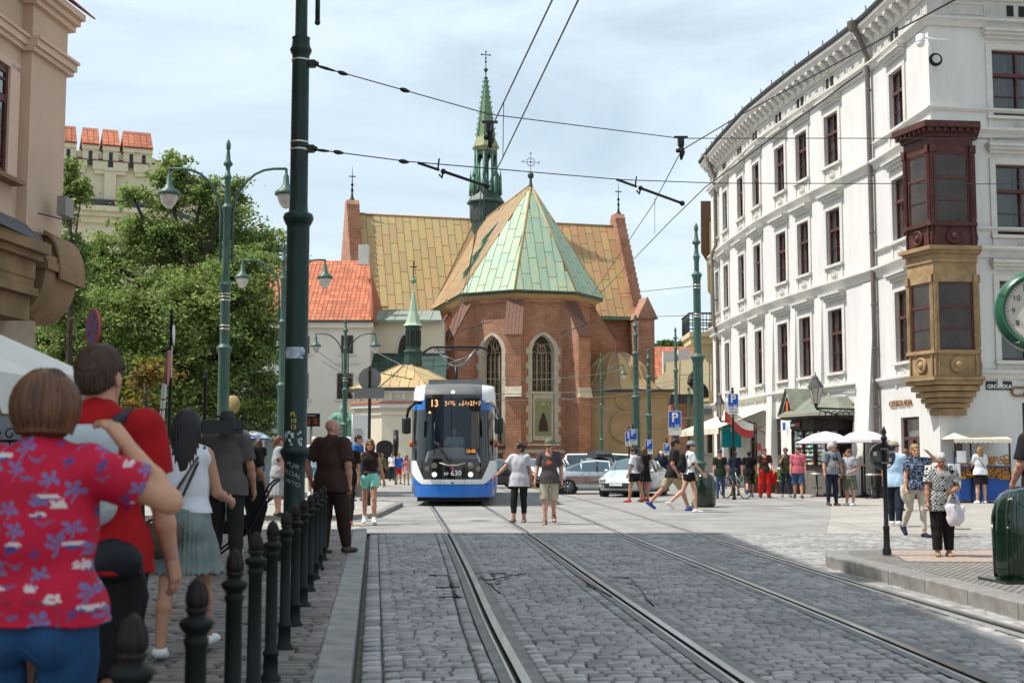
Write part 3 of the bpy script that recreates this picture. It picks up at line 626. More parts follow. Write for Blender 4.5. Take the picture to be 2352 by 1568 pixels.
# ---------------- corner oriel: five-sided bay, oxblood above, ochre below
m_ox=M_('oxblood_wood',(.095,.032,.026),.6,var=.5,vs=4,detail=8);m_och=M_('ochre_stone',(.37,.25,.13),.8,var=.42,vs=2.2,detail=9,bump=.2,bs=30)
a1=tang(S_CORN-.4);a2=tang(S_CORN+.4);n1=Vector((a1[1],-a1[0]));n2=Vector((a2[1],-a2[0]));cdir=(n1+n2).normalized();C0=Vector(pt(S_CORN))
OR=inst('corner_oriel',None,RB,T(0,0,0));OR.empty_display_size=.2
def opoly(o):
 r=1.0+o;h=.72+o*.5
 A=C0-Vector(a1)*(.95+o*.9);E=C0+Vector(a2)*(1.25+o*.9)
 B1=C0-Vector(a1)*(.42+o*.2)+n1*(.72+o);C1=C0+n2*(.78+o)+n1*(.50+o*.8)-Vector(a2)*(-.05);D1=C0+Vector(a2)*(.92+o*.3)+n2*(.80+o)
 return[tuple(C0-cdir*.6),tuple(A),tuple(B1),tuple(C1),tuple(D1),tuple(E)]
def oslab(o,z0,z1,mat,name='oriel_moulding'):mb=MB();mb.slab(opoly(o),z0,z1);ob=mb.build(name,mat,OR);return ob
def obay(z0,z1,mat,nm):
 """posts and panes between z0 and z1"""
 pl=opoly(0)[1:];zs=z0+.02
 for i in range(4):
  a,b=Vector(pl[i]),Vector(pl[i+1]);d=(b-a);L_=d.length;an=math.atan2(d.y,d.x);Mx=frame((a.x,a.y,0),an);nn=.13
  mb=MB();mb.bx(0,nn,-.05,.1,z0,z1);mb.bx(L_-nn,L_,-.05,.1,z0,z1)
  if L_>.8:
   for q in(.035,.075):mb.bx(q,q+.02,-.065,-.051,z0+.1,z1-.3);mb.bx(L_-q-.02,L_-q,-.065,-.051,z0+.1,z1-.3)
  mb.bx(0,nn,-.09,.0,z1-.24,z1);mb.bx(L_-nn,L_,-.09,.0,z1-.24,z1);mb.bx(nn,L_-nn,.0,.1,z1-.22,z1);mb.build('oriel_post',mat,OR,Mx)
  if L_<.5:continue
  f=MB();h=z1-.22-z0;x0,x1=nn,L_-nn;t=.06
  for u0,u1,v0,v1 in((x0,x0+t,z0,z1-.22),(x1-t,x1,z0,z1-.22),(x0+t,x1-t,z0,z0+t),(x0+t,x1-t,z1-.22-t,z1-.22),(x0+t,x1-t,z0+h*.62,z0+h*.62+.09),(x0+t,x1-t,z0+h*.31,z0+h*.31+.025)):f.bx(u0,u1,.02,.08,v0,v1)
  fo=f.build('oriel_window',m_frame,OR,Mx)
  for v0,v1 in((z0+t,z0+h*.31),(z0+h*.31+.025,z0+h*.62),(z0+h*.62+.09,z1-.22-t)):g=MB();g.bx(x0+t,x1-t,.045,.055,v0,v1);g.build('pane',M_('oriel_glass',(.055,.042,.034),.12,spec=.4,var=.5,vs=1.5),fo)
def orel(z,mat,s=1):
 pl=opoly(.02)[1:]
 for i in range(4):
  a,b=Vector(pl[i]),Vector(pl[i+1]);d=b-a;L_=d.length
  if L_<.6:continue
  Mx=frame((a.x,a.y,0),math.atan2(d.y,d.x));mb=MB();Mr=T(L_/2,0,z)@Matrix.Rotation(pi/2,4,'X')
  mb.lathe([(.24,0),(.24,.05),(.2,.08),(.17,.04),(.15,.04)],20,Mr);mb.ball((L_/2,-.05,z),(.1,.07,.11),10)
  for u0,u1,v0,v1 in((.1,L_-.1,z+.3,z+.34),(.1,L_-.1,z-.34,z-.3),(.1,.14,z-.3,z+.3),(L_-.14,L_-.1,z-.3,z+.3)):mb.bx(u0,u1,-.04,0,v0,v1)
  mb.build('roundel',mat,OR,Mx)
zo=lambda py:ZatY(py,37.4)
oslab(-.12,zo(800),zo(640),M_('oriel_inside',(.05,.04,.035),.9),'oriel_core');oslab(-.12,zo(505),zo(345),_mc['oriel_inside'],'oriel_core')
obay(zo(802),zo(628),m_och,'a');obay(zo(508),zo(330),m_ox,'b')
oslab(.0,zo(628)+.002,zo(600),m_och);oslab(.05,zo(600)+.002,zo(592),m_och);oslab(.02,zo(592)+.002,zo(580),m_och);oslab(.12,zo(580)+.002,zo(573),m_och);oslab(.24,zo(573)+.002,zo(564),m_och)
oslab(-.0,zo(564)+.002,zo(516),m_ox,'oriel_apron');orel(zo(540),m_ox);oslab(.10,zo(516)+.002,zo(508)-.004,m_ox);
oslab(.0,zo(330)+.002,zo(312),m_ox);oslab(.08,zo(312)+.002,zo(303),m_ox);oslab(.2,zo(303)+.002,zo(294),m_ox);oslab(.34,zo(294)+.002,zo(280),m_ox,'oriel_cornice')
oslab(0,zo(862),zo(810),m_och,'oriel_apron');orel(zo(836),m_och);oslab(.09,zo(810)+.002,zo(802)-.004,m_och)
mb=MB();a=opoly(.32);b=opoly(-.55);n=len(a);vs=[(x,y,zo(280)+.003)for x,y in a]+[(x,y,zo(266))for x,y in b];mb.add(vs,[(i,(i+1)%n,(i+1)%n+n,i+n)for i in range(n)]+[tuple(range(n,2*n))]);mb.build('oriel_roof',M_('grey_zinc',(.33,.34,.31),.6,var=.25),OR)
for i,(pa,pb,o)in enumerate(((872,864,.20),(882,872,.12),(896,884,-.02),(910,898,-.16),(922,912,-.30),(934,924,-.42),(952,936,-.55))):oslab(o,zo(pa)+.003,zo(pb),m_och,'oriel_corbel')
m_pig=0
# dentil blocks under the oriel cornice
pl=opoly(.26)[1:]
for i in range(4):
 a,b=Vector(pl[i]),Vector(pl[i+1]);d=b-a;n=max(1,int(d.length/.22))
 for k in range(n):mb=MB();mb.bx((k+.3)*d.length/n,(k+.7)*d.length/n,-.02,.12,zo(303)+.01,zo(294)-.005);mb.build('dentil',m_ox,OR,frame((a.x,a.y,0),math.atan2(d.y,d.x)))
 # roof snow spikes, chimneys
mb=MB();s=1.
while s<S_CORN-1:x,y=off(s,.6);mb.box((x,y,16.56),(.03,.03,.2));s+=1.25
mb.build('snow_guard',m_zinc,RB)
for Y,px,py in((50.5,1922,75),(56.5,1828,185)):
 s=sY(Y);mb=MB();zt=17.15;mb.box((0,1.6,zt-.6),(.6,.45,1.6));mb.box((0,1.6,zt+.25),(.72,.55,.1));mb.build('chimney',m_trim,RB,FM(s))
 # camera box on the corner
mb=MB();c=Vector((C0.x-.12,C0.y-.05,0));mb.ball((c.x-.2,c.y-.2,zo(84)),.13,12);mb.lathe([(.14,zo(80)),(.14,zo(66)),(.05,zo(62))],12,T(c.x-.2,c.y-.2,0));mb.tube([(c.x-.2,c.y-.2,zo(68)),(c.x+.2,c.y-.1,zo(72)),(c.x+.65,c.y-.25,zo(78))],.03);mb.tube([(c.x+.1,c.y-.1,zo(80)),(c.x+.15,c.y-.15,zo(170))],.02)
mb.build('security_camera',M_('white_plastic',(.7,.7,.7),.4),RB)
mb=MB()
for k in range(5):rr_=.2-.015*k;mb.tube([(c.x+.25+rr_*math.cos(t),c.y-.2-.02*k,zo(122)+rr_*math.sin(t))for t in np.linspace(0,2*pi,20)],.014,5)
mb.build('cable_coil',M_('black_rubber',(.015,.015,.015),.6),RB)
# ================================================================== CHURCH
m_brick=M_brick('church_brick',(.50,.17,.082),(.31,.10,.055),(.44,.36,.27),.30,.105,ms=.016,dark=1,nv=.45,patch=((.42,.29,.2),.45))
m_limes=M_('pale_limestone',(.56,.51,.42),.85,var=.25,vs=2,bump=.2,bs=20)
m_cu_tan=M_('tan_copper_sheet',(.46,.31,.14),.5,col2=(.40,.33,.17),vs=1.3,stretch=(1.8,1.8,.4),rnd=.08,huer=.012)
m_cu_or=M_('orange_copper_sheet',(.45,.24,.11),.5,col2=(.36,.28,.14),vs=1.3,stretch=(1.8,1.8,.4),rnd=.1,huer=.014)
m_cu_gr=M_('verdigris_sheet',(.29,.43,.33),.6,col2=(.44,.46,.29),vs=1.4,stretch=(2.2,2.2,.3),detail=8,rnd=.08,huer=.015,ramp=(.42,.7))
m_cu_br=M_('brown_copper_sheet',(.31,.185,.10),.55,col2=(.33,.25,.14),vs=.8,stretch=(1.8,1.8,.4),rnd=.1)
m_dkgr=M_('dark_green_copper',(.035,.075,.06),.5,var=.4,vs=2)
m_ver=M_('bright_verdigris',(.13,.29,.21),.6,var=.4,vs=2.5)
m_stained=M_('leaded_window_glass',(.03,.035,.04),.18,var=.7,vs=1.5,rnd=.3)
m_iron=M_('black_iron',(.012,.012,.012),.6)
TH=R(15);OX,OY=.95,92.0
CHM=Matrix.Translation(Vector((OX,OY,0)))@Matrix.Rotation(TH,4,'Z')
CHU=empty('brick_church',CHM,'gothic brick church with green copper apse roof, flanked by tan roofed transept','church')
r,a=4.7,4.7*.4142;EZ,AZ=12.75,20.9;BK=10.5
oct_=[(-r,BK),(-r,-a),(-a,-r),(a,-r),(r,-a),(r,BK)]
def ch_wall(poly,z0,z1,name='wall',mat=None,uv=True,closed=True):
 mb=MB();mb.slab(poly,z0,z1);return mb.build(name,mat or m_brick,CHU,uv=uv)
def arch_pts(w,h,n=8):
 hs=h-1.55*w;pts=[(-w,0),(w,0),(w,hs)]
 for i in range(1,n):t=i/n;ang=t*R(72);pts.append((w-2.3*w*(1-math.cos(ang))*.63,hs+(h-hs)*math.sin(ang)/math.sin(R(72))))
 pts.append((0,h));return pts+[(-x,z)for x,z in pts[2:-1][::-1]]
 # apse walls face by face, each with a real pointed opening
def wall_with_arch(x0,x1,z0,z1,w,wz0,wz1,Mx,parent,depth=.7):
 ap=[(x,z+wz0)for x,z in arch_pts(w,wz1-wz0)];n=len(ap);mb=MB();half=n//2+1
 R_=[p for p in ap if p[0]>=-1e-6 and p[1]>=wz0];Rr=sorted([p for p in ap if p[0]>1e-6],key=lambda p:p[1])+[(0,wz1)]
 for sg in(1,-1):
  X=x1 if sg>0 else x0;pl=[(sg*p[0],0,p[1])for p in Rr];out=[(X,0,p[1])for p in Rr];k=len(pl)
  for i in range(k-1):
   f=[pl[i],out[i],out[i+1],pl[i+1]];mb.add(f,[(0,1,2,3)if sg>0 else(3,2,1,0)])
   f=[pl[i],pl[i+1],(pl[i+1][0],depth,pl[i+1][2]),(pl[i][0],depth,pl[i][2])];mb.add(f,[(0,1,2,3)if sg>0 else(3,2,1,0)])
 mb.add([(x0,0,z0),(x1,0,z0),(x1,0,wz0),(x0,0,wz0)],[(0,1,2,3)]);mb.add([(x0,0,wz1),(x1,0,wz1),(x1,0,z1),(x0,0,z1)],[(0,1,2,3)])
 mb.add([(-w,0,wz0),(w,0,wz0),(w,depth,wz0),(-w,depth,wz0)],[(0,1,2,3)])
 return mb.build('wall',m_brick,parent,Mx,uv=True)
def gothic_window(w,h,Mx,icon=False):
 fr=MB();o=arch_pts(w,h,10);o2=[(x*1.36,z*1.045-.15)for x,z in o];n=len(o)
 for i in range(1,n):
  j=(i+1)%n;fr.add([(o[i][0],-.06,o[i][1]),(o2[i][0],-.06,o2[i][1]),(o2[j][0],-.06,o2[j][1]),(o[j][0],-.06,o[j][1]),(o[i][0]*.86,.42,o[i][1]*.985+.05),(o[j][0]*.86,.42,o[j][1]*.985+.05),(o2[i][0],.05,o2[i][1]),(o2[j][0],.05,o2[j][1])],
[(0,1,2,3),(0,3,5,4),(1,6,7,2)])
 for k in range(int(h/.5)):
  if k%2==0 and k*.5<h-1.6*w:fr.bx(-w*1.36-.16,-w*1.3,-.055,.03,k*.5,k*.5+.45);fr.bx(w*1.3,w*1.36+.16,-.055,.03,k*.5,k*.5+.45)
 fr.bx(-w*1.5,w*1.5,-.2,.1,-.3,-.16)
 wo=fr.build('gothic_window',m_limes,CHU,Mx)
 g=MB();g.prism([(x*.87,z)for x,z in arch_pts(w,h)],.5,.54);g.build('pane',m_stained,wo)
 t=MB();hs=h-1.75*w;wi=w*.86;z0=3.3 if icon else 0
 for x in(-wi*.5,0,wi*.5):t.bx(x-.05,x+.05,.38,.5,z0,hs)
 for z in np.arange(z0+.6,hs,.85):t.bx(-wi,wi,.44,.49,z,z+.045)
 for x in np.linspace(-wi,wi,9)[1:-1]:t.bx(x-.012,x+.012,.45,.49,z0,hs)
 arc=lambda cx,cz,rr,a0,a1,rad=.05,nn=9:t.tube([(cx+rr*math.cos(q),.43,cz+rr*math.sin(q))for q in np.linspace(a0,a1,nn)],rad,5)
 q=wi*.5
 for c in(-1.5,-.5,.5,1.5):arc(c*q-.25*q,hs,q*.75,0,R(62));arc(c*q+.25*q,hs,q*.75,pi,pi-R(62))
 arc(-q*.0,hs+.35,wi*.98,R(8),R(78))if 0 else None
 if icon:
  cz=h-1.25*w;arc(0,cz,wi*.46,0,2*pi,.055,20)
  for k in range(6):an=k*pi/3+.5;arc(wi*.26*math.cos(an),cz+wi*.26*math.sin(an),wi*.15,0,2*pi,.03,10)
  arc(-wi*.5,hs+.5,wi*.42,0,pi);arc(wi*.5,hs+.5,wi*.42,0,pi)
 else:
  for sg in(-1,1):
   t.tube([(sg*wi*.5,.43,hs),(sg*wi*.35,.43,hs+.5),(sg*wi*.75,.43,hs+.95)],.05,5);t.tube([(0,.43,hs+.2),(sg*wi*.22,.43,hs+.7),(sg*wi*.05,.43,hs+1.25),(0,.43,h*.985)],.055,5)
   t.tube([(sg*wi*.1,.43,hs+.3),(sg*wi*.5,.43,hs+.75),(sg*wi*.2,.43,hs+1.5)],.045,5)
 t.build('tracery',M_('weathered_tracery_stone',(.33,.27,.19),.85,var=.3,vs=2),wo);return wo
faces=[((-r,BK),(-r,-a)),((-r,-a),(-a,-r)),((-a,-r),(a,-r)),((a,-r),(r,-a)),((r,-a),(r,BK))]
for i,(p,q)in enumerate(faces):
 d=(q[0]-p[0],q[1]-p[1]);L_=math.hypot(*d);mxy=((p[0]+q[0])/2,(p[1]+q[1])/2);Mx=frame((mxy[0],mxy[1],0),math.atan2(d[1],d[0]))
 if i in(0,4):mb=MB();mb.add([(-L_/2,0,-.1),(L_/2,0,-.1),(L_/2,0,EZ),(-L_/2,0,EZ)],[(0,1,2,3)]);mb.build('wall',m_brick,CHU,Mx,uv=True);continue
 wall_with_arch(-L_/2,L_/2,-.1,EZ,.80,2.35,9.75,Mx,CHU)
 gothic_window(.80,7.4,Mx@T(0,.02,2.35),icon=(i==2))
 # icon painting below the central window
Mc=frame((0,-r,0),0)
mb=MB();mb.bx(-.72,.72,.02,.3,2.4,5.65);mb.bx(-.85,.85,-.06,.2,5.62,5.8);ic=mb.build('icon_panel',m_limes,CHU,Mc)
m_icon=M_('painted_icon',(.16,.26,.18),.6,col2=(.28,.24,.10),vs=2.4)
mb=MB();mb.bx(-.58,.58,-.01,.02,2.75,5.3);mb.build('painting',m_icon,ic)
mb=MB();n=10;mb.prism([(.34*math.cos(t),3.05+1.1*math.sin(t))for t in np.linspace(0,pi,n)],-.03,-.011);mb.prism([(.12*math.cos(t),4.18+.15*math.sin(t))for t in np.linspace(0,2*pi,12)[:-1]],-.035,-.011);mb.build('painted_figure',M_('brown_habit_paint',(.05,.035,.025),.7),ic)
mb=MB()
for k in range(13):an=pi*k/12;mb.tube([(.2*math.cos(an),-.014,4.75+.12*math.sin(an)),(.5*math.cos(an),-.014,4.6+.5*math.sin(an))],.018,4)
mb.prism([(.14*math.cos(t),4.95+.1*math.sin(t))for t in np.linspace(0,2*pi,12)[:-1]],-.03,-.011);mb.build('painted_rays',M_('golden_paint',(.45,.4,.15),.6),ic)
# plinth and string
mb=MB()
def ring(pts,o0,z0,z1,mat,name,o1=None):
 mb=MB();o1=o0 if o1 is None else o1
 for i in range(len(pts)-1):
  p,q=Vector(pts[i]),Vector(pts[i+1]);d=(q-p).normalized();nn=Vector((d.y,-d.x));k=.4142*o0;k1=.4142*o1
  A=p+nn*o0-d*k;Bq=q+nn*o0+d*k;A1=p+nn*o1-d*k1;B1=q+nn*o1+d*k1
  mb.add([(A.x,A.y,z0),(Bq.x,Bq.y,z0),(B1.x,B1.y,z1),(A1.x,A1.y,z1),(p.x,p.y,z0),(q.x,q.y,z0),(q.x,q.y,z1),(p.x,p.y,z1)],[(0,1,2,3),(3,2,6,7),(1,0,4,5)])
 return mb.build(name,mat,CHU,uv=True)
ring(oct_,.22,-.1,1.55,m_brick,'plinth');ring(oct_,.32,1.55,1.8,m_limes,'plinth_moulding',.05)
ring(oct_,.10,EZ-.75,EZ-.45,m_brick,'eaves_course');ring(oct_,.12,EZ-.45,EZ-.22,m_cu_tan,'eaves_cove',.5);ring(oct_,.58,EZ-.22,EZ-.05,m_dkgr,'gutter')
# buttresses at the corners
m_pant=M_('brown_pantile',(.17,.085,.06),.7,rnd=.25,var=.2)
def buttress(x,y,ang,dep=1.55,w=1.05,top=12.0):
 Mx=frame((x,y,0),ang);bb=MB()
 bb.add([(-w/2,.3,-.1),(w/2,.3,-.1),(w/2,.3,top),(-w/2,.3,top),(-w/2,-dep,-.1),(w/2,-dep,-.1),(w/2,-dep,9.6),(-w/2,-dep,9.6),(-w/2,-.1,top),(w/2,-.1,top)],[(4,5,6,7),(7,6,9,8),(0,4,7,8,3),(1,2,9,6,5),(8,9,2,3)])
 b=bb.build('buttress',m_brick,CHU,Mx,uv=True)
 bb=MB();bb.bx(-w/2-.12,w/2+.12,-dep-.28,.2,-.1,1.5);bb.build('buttress_plinth',m_brick,b,uv=True)
 bb=MB();bb.add([(-w/2-.05,-dep-.2,5.35),(w/2+.05,-dep-.2,5.35),(w/2+.05,-dep+.02,6.1),(-w/2-.05,-dep+.02,6.1),(-w/2-.05,-dep+.02,5.35),(w/2+.05,-dep+.02,5.35)],[(0,1,2,3),(0,3,4),(1,5,2),(0,4,5,1)]);bb.build('weathering_stone',m_limes,b)
 bb=MB();nr=7
 for k in range(nr):
  y0=-dep-.15+(dep-.0)*(k/nr);y1=-dep-.15+(dep-.0)*((k+1)/nr);z0=9.5+(top-9.5)*(k/nr);z1=9.5+(top-9.5)*((k+1)/nr)
  nc=5
  for c in range(nc):
   x0=-w/2-.1+(w+.2)*c/nc;x1=x0+(w+.2)/nc-.02;bb.add([(x0,y0-.03,z0+.06),(x1,y0-.03,z0+.06),(x1,y1,z1+.14),(x0,y1,z1+.14),(x0,y0-.03,z0-.0),(x1,y0-.03,z0-.0)],[(0,1,2,3),(4,5,1,0),(0,3,4),(5,2,1)])
 o=bb.build('roof_tile',m_pant,b);o['kind']='stuff';return b
for x,y,an in((-r,-a,R(-67.5)),(-a,-r,R(-22.5)),(a,-r,R(22.5)),(r,-a,R(67.5)),(-r,4.2,R(-90))):buttress(x,y,an)
# roofs of apse and choir
ap=Vector((0,-1.6,AZ));o=.62;E=[(-r-o,BK),(-r-o,-a-.26),(-a-.26,-r-o),(a+.26,-r-o),(r+o,-a-.26),(r+o,BK)]
mb=MB();vs=[(x,y,EZ-.04)for x,y in E]+[tuple(ap),(0,BK+3,AZ)];mb.add(vs,[(1,2,6),(2,3,6),(3,4,6),(0,1,6,7),(4,5,7,6)]);mb.build('roof_deck',m_cu_br,CHU)
for i in(1,2,3):panels('roof_panel',[(*E[i],EZ),(*E[i+1],EZ),(ap.x,ap.y,AZ)],CHU,m_cu_gr,.66,2.1,gap=.045,th=.05,stag=.37,minarea=.12)
panels('roof_panel',[(*E[0],EZ),(*E[1],EZ),(ap.x,ap.y,AZ),(0,BK+3,AZ)],CHU,m_cu_br,.66,2.6,gap=.04,th=.05,stag=.37,minarea=.2)
panels('roof_panel',[(*E[4],EZ),(*E[5],EZ),(0,BK+3,AZ),(ap.x,ap.y,AZ)],CHU,m_cu_or,1.2,3,gap=.04,th=.05,stag=.37,minarea=.5)
mb=MB()
for i in(2,3):mb.tube([(*E[i],EZ+.06),(ap.x,ap.y,AZ+.06)],[.07,.09],5)
for i in(1,4):mb.tube([(*E[i],EZ+.06),(ap.x,ap.y,AZ+.06)],[.06,.07],5)
mb.tube([(0,-1.6,AZ+.08),(0,BK+3,AZ+.08)],.09,5);mb.build('roof_ridge',m_cu_or,CHU)
for x0,z0 in((-3.55,15.3),(-2.6,16.8),(-4.4,13.7)):
 mb=MB();yy=1.2+(4-abs(x0))*.9;s_=(AZ-EZ)/(r+o);zz=EZ+(x0+r+o)*s_;mb.add([(x0,yy,zz+.6),(x0,yy+.5,zz+.6),(x0+1.3,yy+.5,zz+1.3*s_+.08),(x0+1.3,yy,zz+1.3*s_+.08),(x0,yy,zz),(x0,yy+.5,zz)],[(0,1,2,3),(0,4,5,1),(0,3,4),(1,5,2),(3,2,1,0)]);mb.build('roof_hatch',m_ver,CHU)
 # wrought iron cross on the apse
mb=MB();mb.lathe([(.28,AZ-.5),(.12,AZ+.15),(.08,AZ+.55)],8,T(0,-1.6,0),0);mb.ball((0,-1.6,AZ+.75),.24);mb.build('finial',m_dkgr,CHU)
mb=MB();cz=AZ+1.75;Mq=T(0,-1.6,cz)@Matrix.Scale(.62,4);mb.tube([(0,0,-1.1),(0,0,1.1)],.03,5,Mq);mb.tube([(-1,0,0),(1,0,0)],.03,5,Mq);mb.tube([(.45*math.cos(t),0,.45*math.sin(t))for t in np.linspace(0,2*pi,20)],.03,5,Mq);mb.ball((0,0,0),.12,8,Mq)
for k in range(12):an=k*pi/6;mb.tube([(.45*math.cos(an),0,.45*math.sin(an)),(.66*math.cos(an),0,.66*math.sin(an))],.022,4,Mq)
for cx_,cz_ in((1,0),(-1,0),(0,1.05)):mb.tube([(cx_+.13*math.cos(t),0,cz_+.13*math.sin(t))for t in np.linspace(0,2*pi,9)],.022,4,Mq)
mb.build('iron_cross',m_iron,CHU)
# transept: tan roof each side of the choir, stepped brick gables
TY,TRZ,LT,RT=13.2,21.0,10.5,11.6;ef=8.7
mb=MB();mb.bx(-LT,RT,ef+.5,17.7,-.1,12.7);mb.build('wall',m_brick,CHU,uv=True)
mb=MB();mb.add([(-LT,ef,12.7),(RT,ef,12.7),(RT,TY,TRZ),(-LT,TY,TRZ),(-LT,17.8,12.7),(RT,17.8,12.7)],[(0,1,2,3),(3,2,5,4),(0,4,5,1)]);mb.build('roof_deck',m_cu_br,CHU)
xi=lambda z:0
sl=(TRZ-12.7)/(TY-ef)
panels('roof_panel',[(-LT,ef,12.72),(-5.3,ef,12.72),(-.7,TY,TRZ),(-LT,TY,TRZ)],CHU,m_cu_tan,.62,2.0,gap=.05,th=.05,stag=.43,minarea=.15)
panels('roof_panel',[(5.0,ef,12.72),(RT,ef,12.72),(RT,TY,TRZ),(1.6,TY,TRZ)],CHU,m_cu_or,.66,2.0,gap=.05,th=.05,stag=.43,minarea=.15)
mb=MB();mb.tube([(-LT,TY,TRZ+.08),(RT,TY,TRZ+.08)],.1,6);mb.build('roof_ridge',m_cu_br,CHU)
mb=MB();mb.bx(-LT,-4.9,ef-.25,ef+.02,12.45,12.66);mb.bx(5,RT,ef-.25,ef+.02,12.45,12.66);mb.build('gutter',m_ver,CHU)
mb=MB();mb.bx(-LT-.0,-4.8,ef-.05,ef+.5,11.9,12.44);mb.build('eaves_cove',m_cu_tan,CHU)
def gable(x0,x1,name='gable_wall'):
 pr=[(ef-.7,5),(ef-.7,12.6),(ef-.2,13.6)];N_=16
 for k in range(N_):t0=k/N_;y=ef-.2+(TY-.45-ef+.2)*t0;z=13.6+(TRZ+.7-13.6)*t0;pr+=[(y,z),(y,z+(TRZ+.7-13.6)/N_)]
 pr+=[(TY-.45,TRZ+1.1),(TY+.45,TRZ+1.1)]+[(2*TY-y,z)for y,z in pr[::-1]]
 vs=[(x0,y,z)for y,z in pr]+[(x1,y,z)for y,z in pr];n=len(pr);mb=MB();mb.add(vs,[tuple(range(n-1,-1,-1)),tuple(range(n,2*n))]+[(i,(i+1)%n,(i+1)%n+n,i+n)for i in range(n)]);return mb.build(name,m_brick,CHU,uv=True)
gable(-LT-1.0,-LT+.02);gable(RT-.02,RT+.85)
mb=MB();mb.bx(RT-.2,RT+1.2,ef-1.9,ef+1.5,-.1,12.4);mb.add([(RT-.3,ef-2,12.4),(RT+1.5,ef-2,12.4),(RT+.6,ef-2,14.2),(RT-.3,ef+1,12.4),(RT+1.5,ef+1,12.4),(RT+.6,ef+1,14.2)],[(0,1,2),(0,2,5,3),(1,4,5,2)]);mb.build('gable_pier',m_brick,CHU,uv=True)
for x in(-LT-.5,RT+.5):
 mb=MB();Mq=T(x,TY,TRZ+1.1);mb.lathe([(.3,0),(.12,.3),(.06,.7),(.12,.9),(.05,1.1),(.03,2.2),(.01,2.9)],8,Mq);mb.bx(-.28,.28,-.03,.03,2.0,2.08,Mq);mb.ball((0,0,1.35),.13,8,Mq);mb.build('gable_finial',m_iron,CHU)
 # fleche over the crossing
FX=T(.25,13.2,0);z=lambda py:ZatY(py,104.9);k8=pi/8
SP=inst('spire',None,CHU,FX)
def sp(prof,mat,name,n=8,a0=k8):mb=MB();mb.lathe([(max(q,.01),w)for q,w in prof],n,None,smooth=False,a0=a0);return mb.build(name,mat,SP)
sp([(1.5,z(560)),(1.35,z(520)),(1.36,z(470))],m_dkgr,'spire_drum')
sp([(1.55,z(470)),(1.62,z(466)),(1.5,z(462)),(1.05,z(442)),(.95,z(440))],m_dkgr,'spire_skirt')
for i in range(8):
 an=k8+i*pi/4;c,s_=math.cos(an),math.sin(an);mb=MB();mb.tube([(c*.95,s_*.95,z(442)),(c*.88,s_*.88,z(350))],.10,6);mb.tube([(c*1.3,s_*1.3,z(450)),(c*1.28,s_*1.28,z(412))],[.13,.1],5);mb.tube([(c*1.28,s_*1.28,z(412)),(c*1.28,s_*1.28,z(390))],[.1,.01],5);mb.tube([(c*1.28,s_*1.28,z(414)),(c*.9,s_*.9,z(392))],.05,4)
 for q in(-.22,.22):a2=an+q;mb.tube([(math.cos(a2)*1.15,math.sin(a2)*1.15,z(446)),(math.cos(a2)*1.15,math.sin(a2)*1.15,z(420)),(math.cos(a2)*1.15,math.sin(a2)*1.15,z(404))],[.08,.07,.01],4)
 mb.build('lantern_column',m_ver,SP)
 an=i*pi/4;c,s_=math.cos(an),math.sin(an);mb=MB();Ml=T(c*.84,s_*.84,0)@Matrix.Rotation(an+pi/2,4,'Z');w_=.33
 outer=[(-w_,z(346)),(w_,z(346)),(w_,z(378))]+[(w_*.82*math.cos(q),z(378)+.75*math.sin(q))for q in np.linspace(.1,pi-.1,8)]+[(-w_,z(378))];mb.prism(outer,-.06,.06,Ml);mb.build('lantern_arch',m_dkgr,SP)
 mb=MB();mb.prism([(-.3,z(512)),(.3,z(512)),(.3,z(490)),(0,z(478)),(-.3,z(490))],-.03,.03,T(c*1.28,s_*1.28,0)@Matrix.Rotation(an+pi/2,4,'Z'));mb.build('blind_arch',m_lead,SP)
sp([(.3,z(446)),(.28,z(350))],m_dkgr,'lantern_core',6)
sp([(.95,z(352)),(1.0,z(346)),(1.16,z(341)),(1.12,z(338)),(.80,z(318)),(.78,z(316))],M_('olive_copper',(.25,.27,.13),.6,var=.3,vs=2),'spire_flare')
sp([(.78,z(316)),(.42,z(240)),(.10,z(180))],M_('spire_copper',(.17,.25,.14),.6,var=.3,vs=1.5),'spire_cone')
mb=MB()
for i in range(8):
 an=k8+i*pi/4
 for q in np.linspace(.04,.93,11):
  rr=.80+(.10-.80)*q+.02;zz=z(316)+(z(180)-z(316))*q;mb.tube([(math.cos(an)*rr,math.sin(an)*rr,zz),(math.cos(an)*(rr+.10),math.sin(an)*(rr+.10),zz+.05),(math.cos(an)*(rr+.09),math.sin(an)*(rr+.09),zz+.16)],[.035,.04,.02],4)
 mb.tube([(math.cos(an)*.80,math.sin(an)*.80,z(316)),(math.cos(an)*.11,math.sin(an)*.11,z(180))],.03,4)
mb.build('crocket_ribs',m_ver,SP)
mb=MB();mb.lathe([(.12,z(182)),(.2,z(180)),(.05,z(177)),(.05,z(168)),(.1,z(166)),(.22,z(161)),(.05,z(157)),(.035,z(150)),(.03,z(118))],8);mb.build('finial',m_dkgr,SP)
mb=MB();mb.tube([(-.36,0,z(127)),(.36,0,z(127))],.04,5)
for c,d in((-.36,z(127)),(.36,z(127)),(0,z(120))):mb.ball((c,0,d),.085,6)
mb.ball((0,0,z(135)),.08,6);mb.ball((0,0,z(143)),.1,6);mb.build('iron_cross',m_iron,SP)
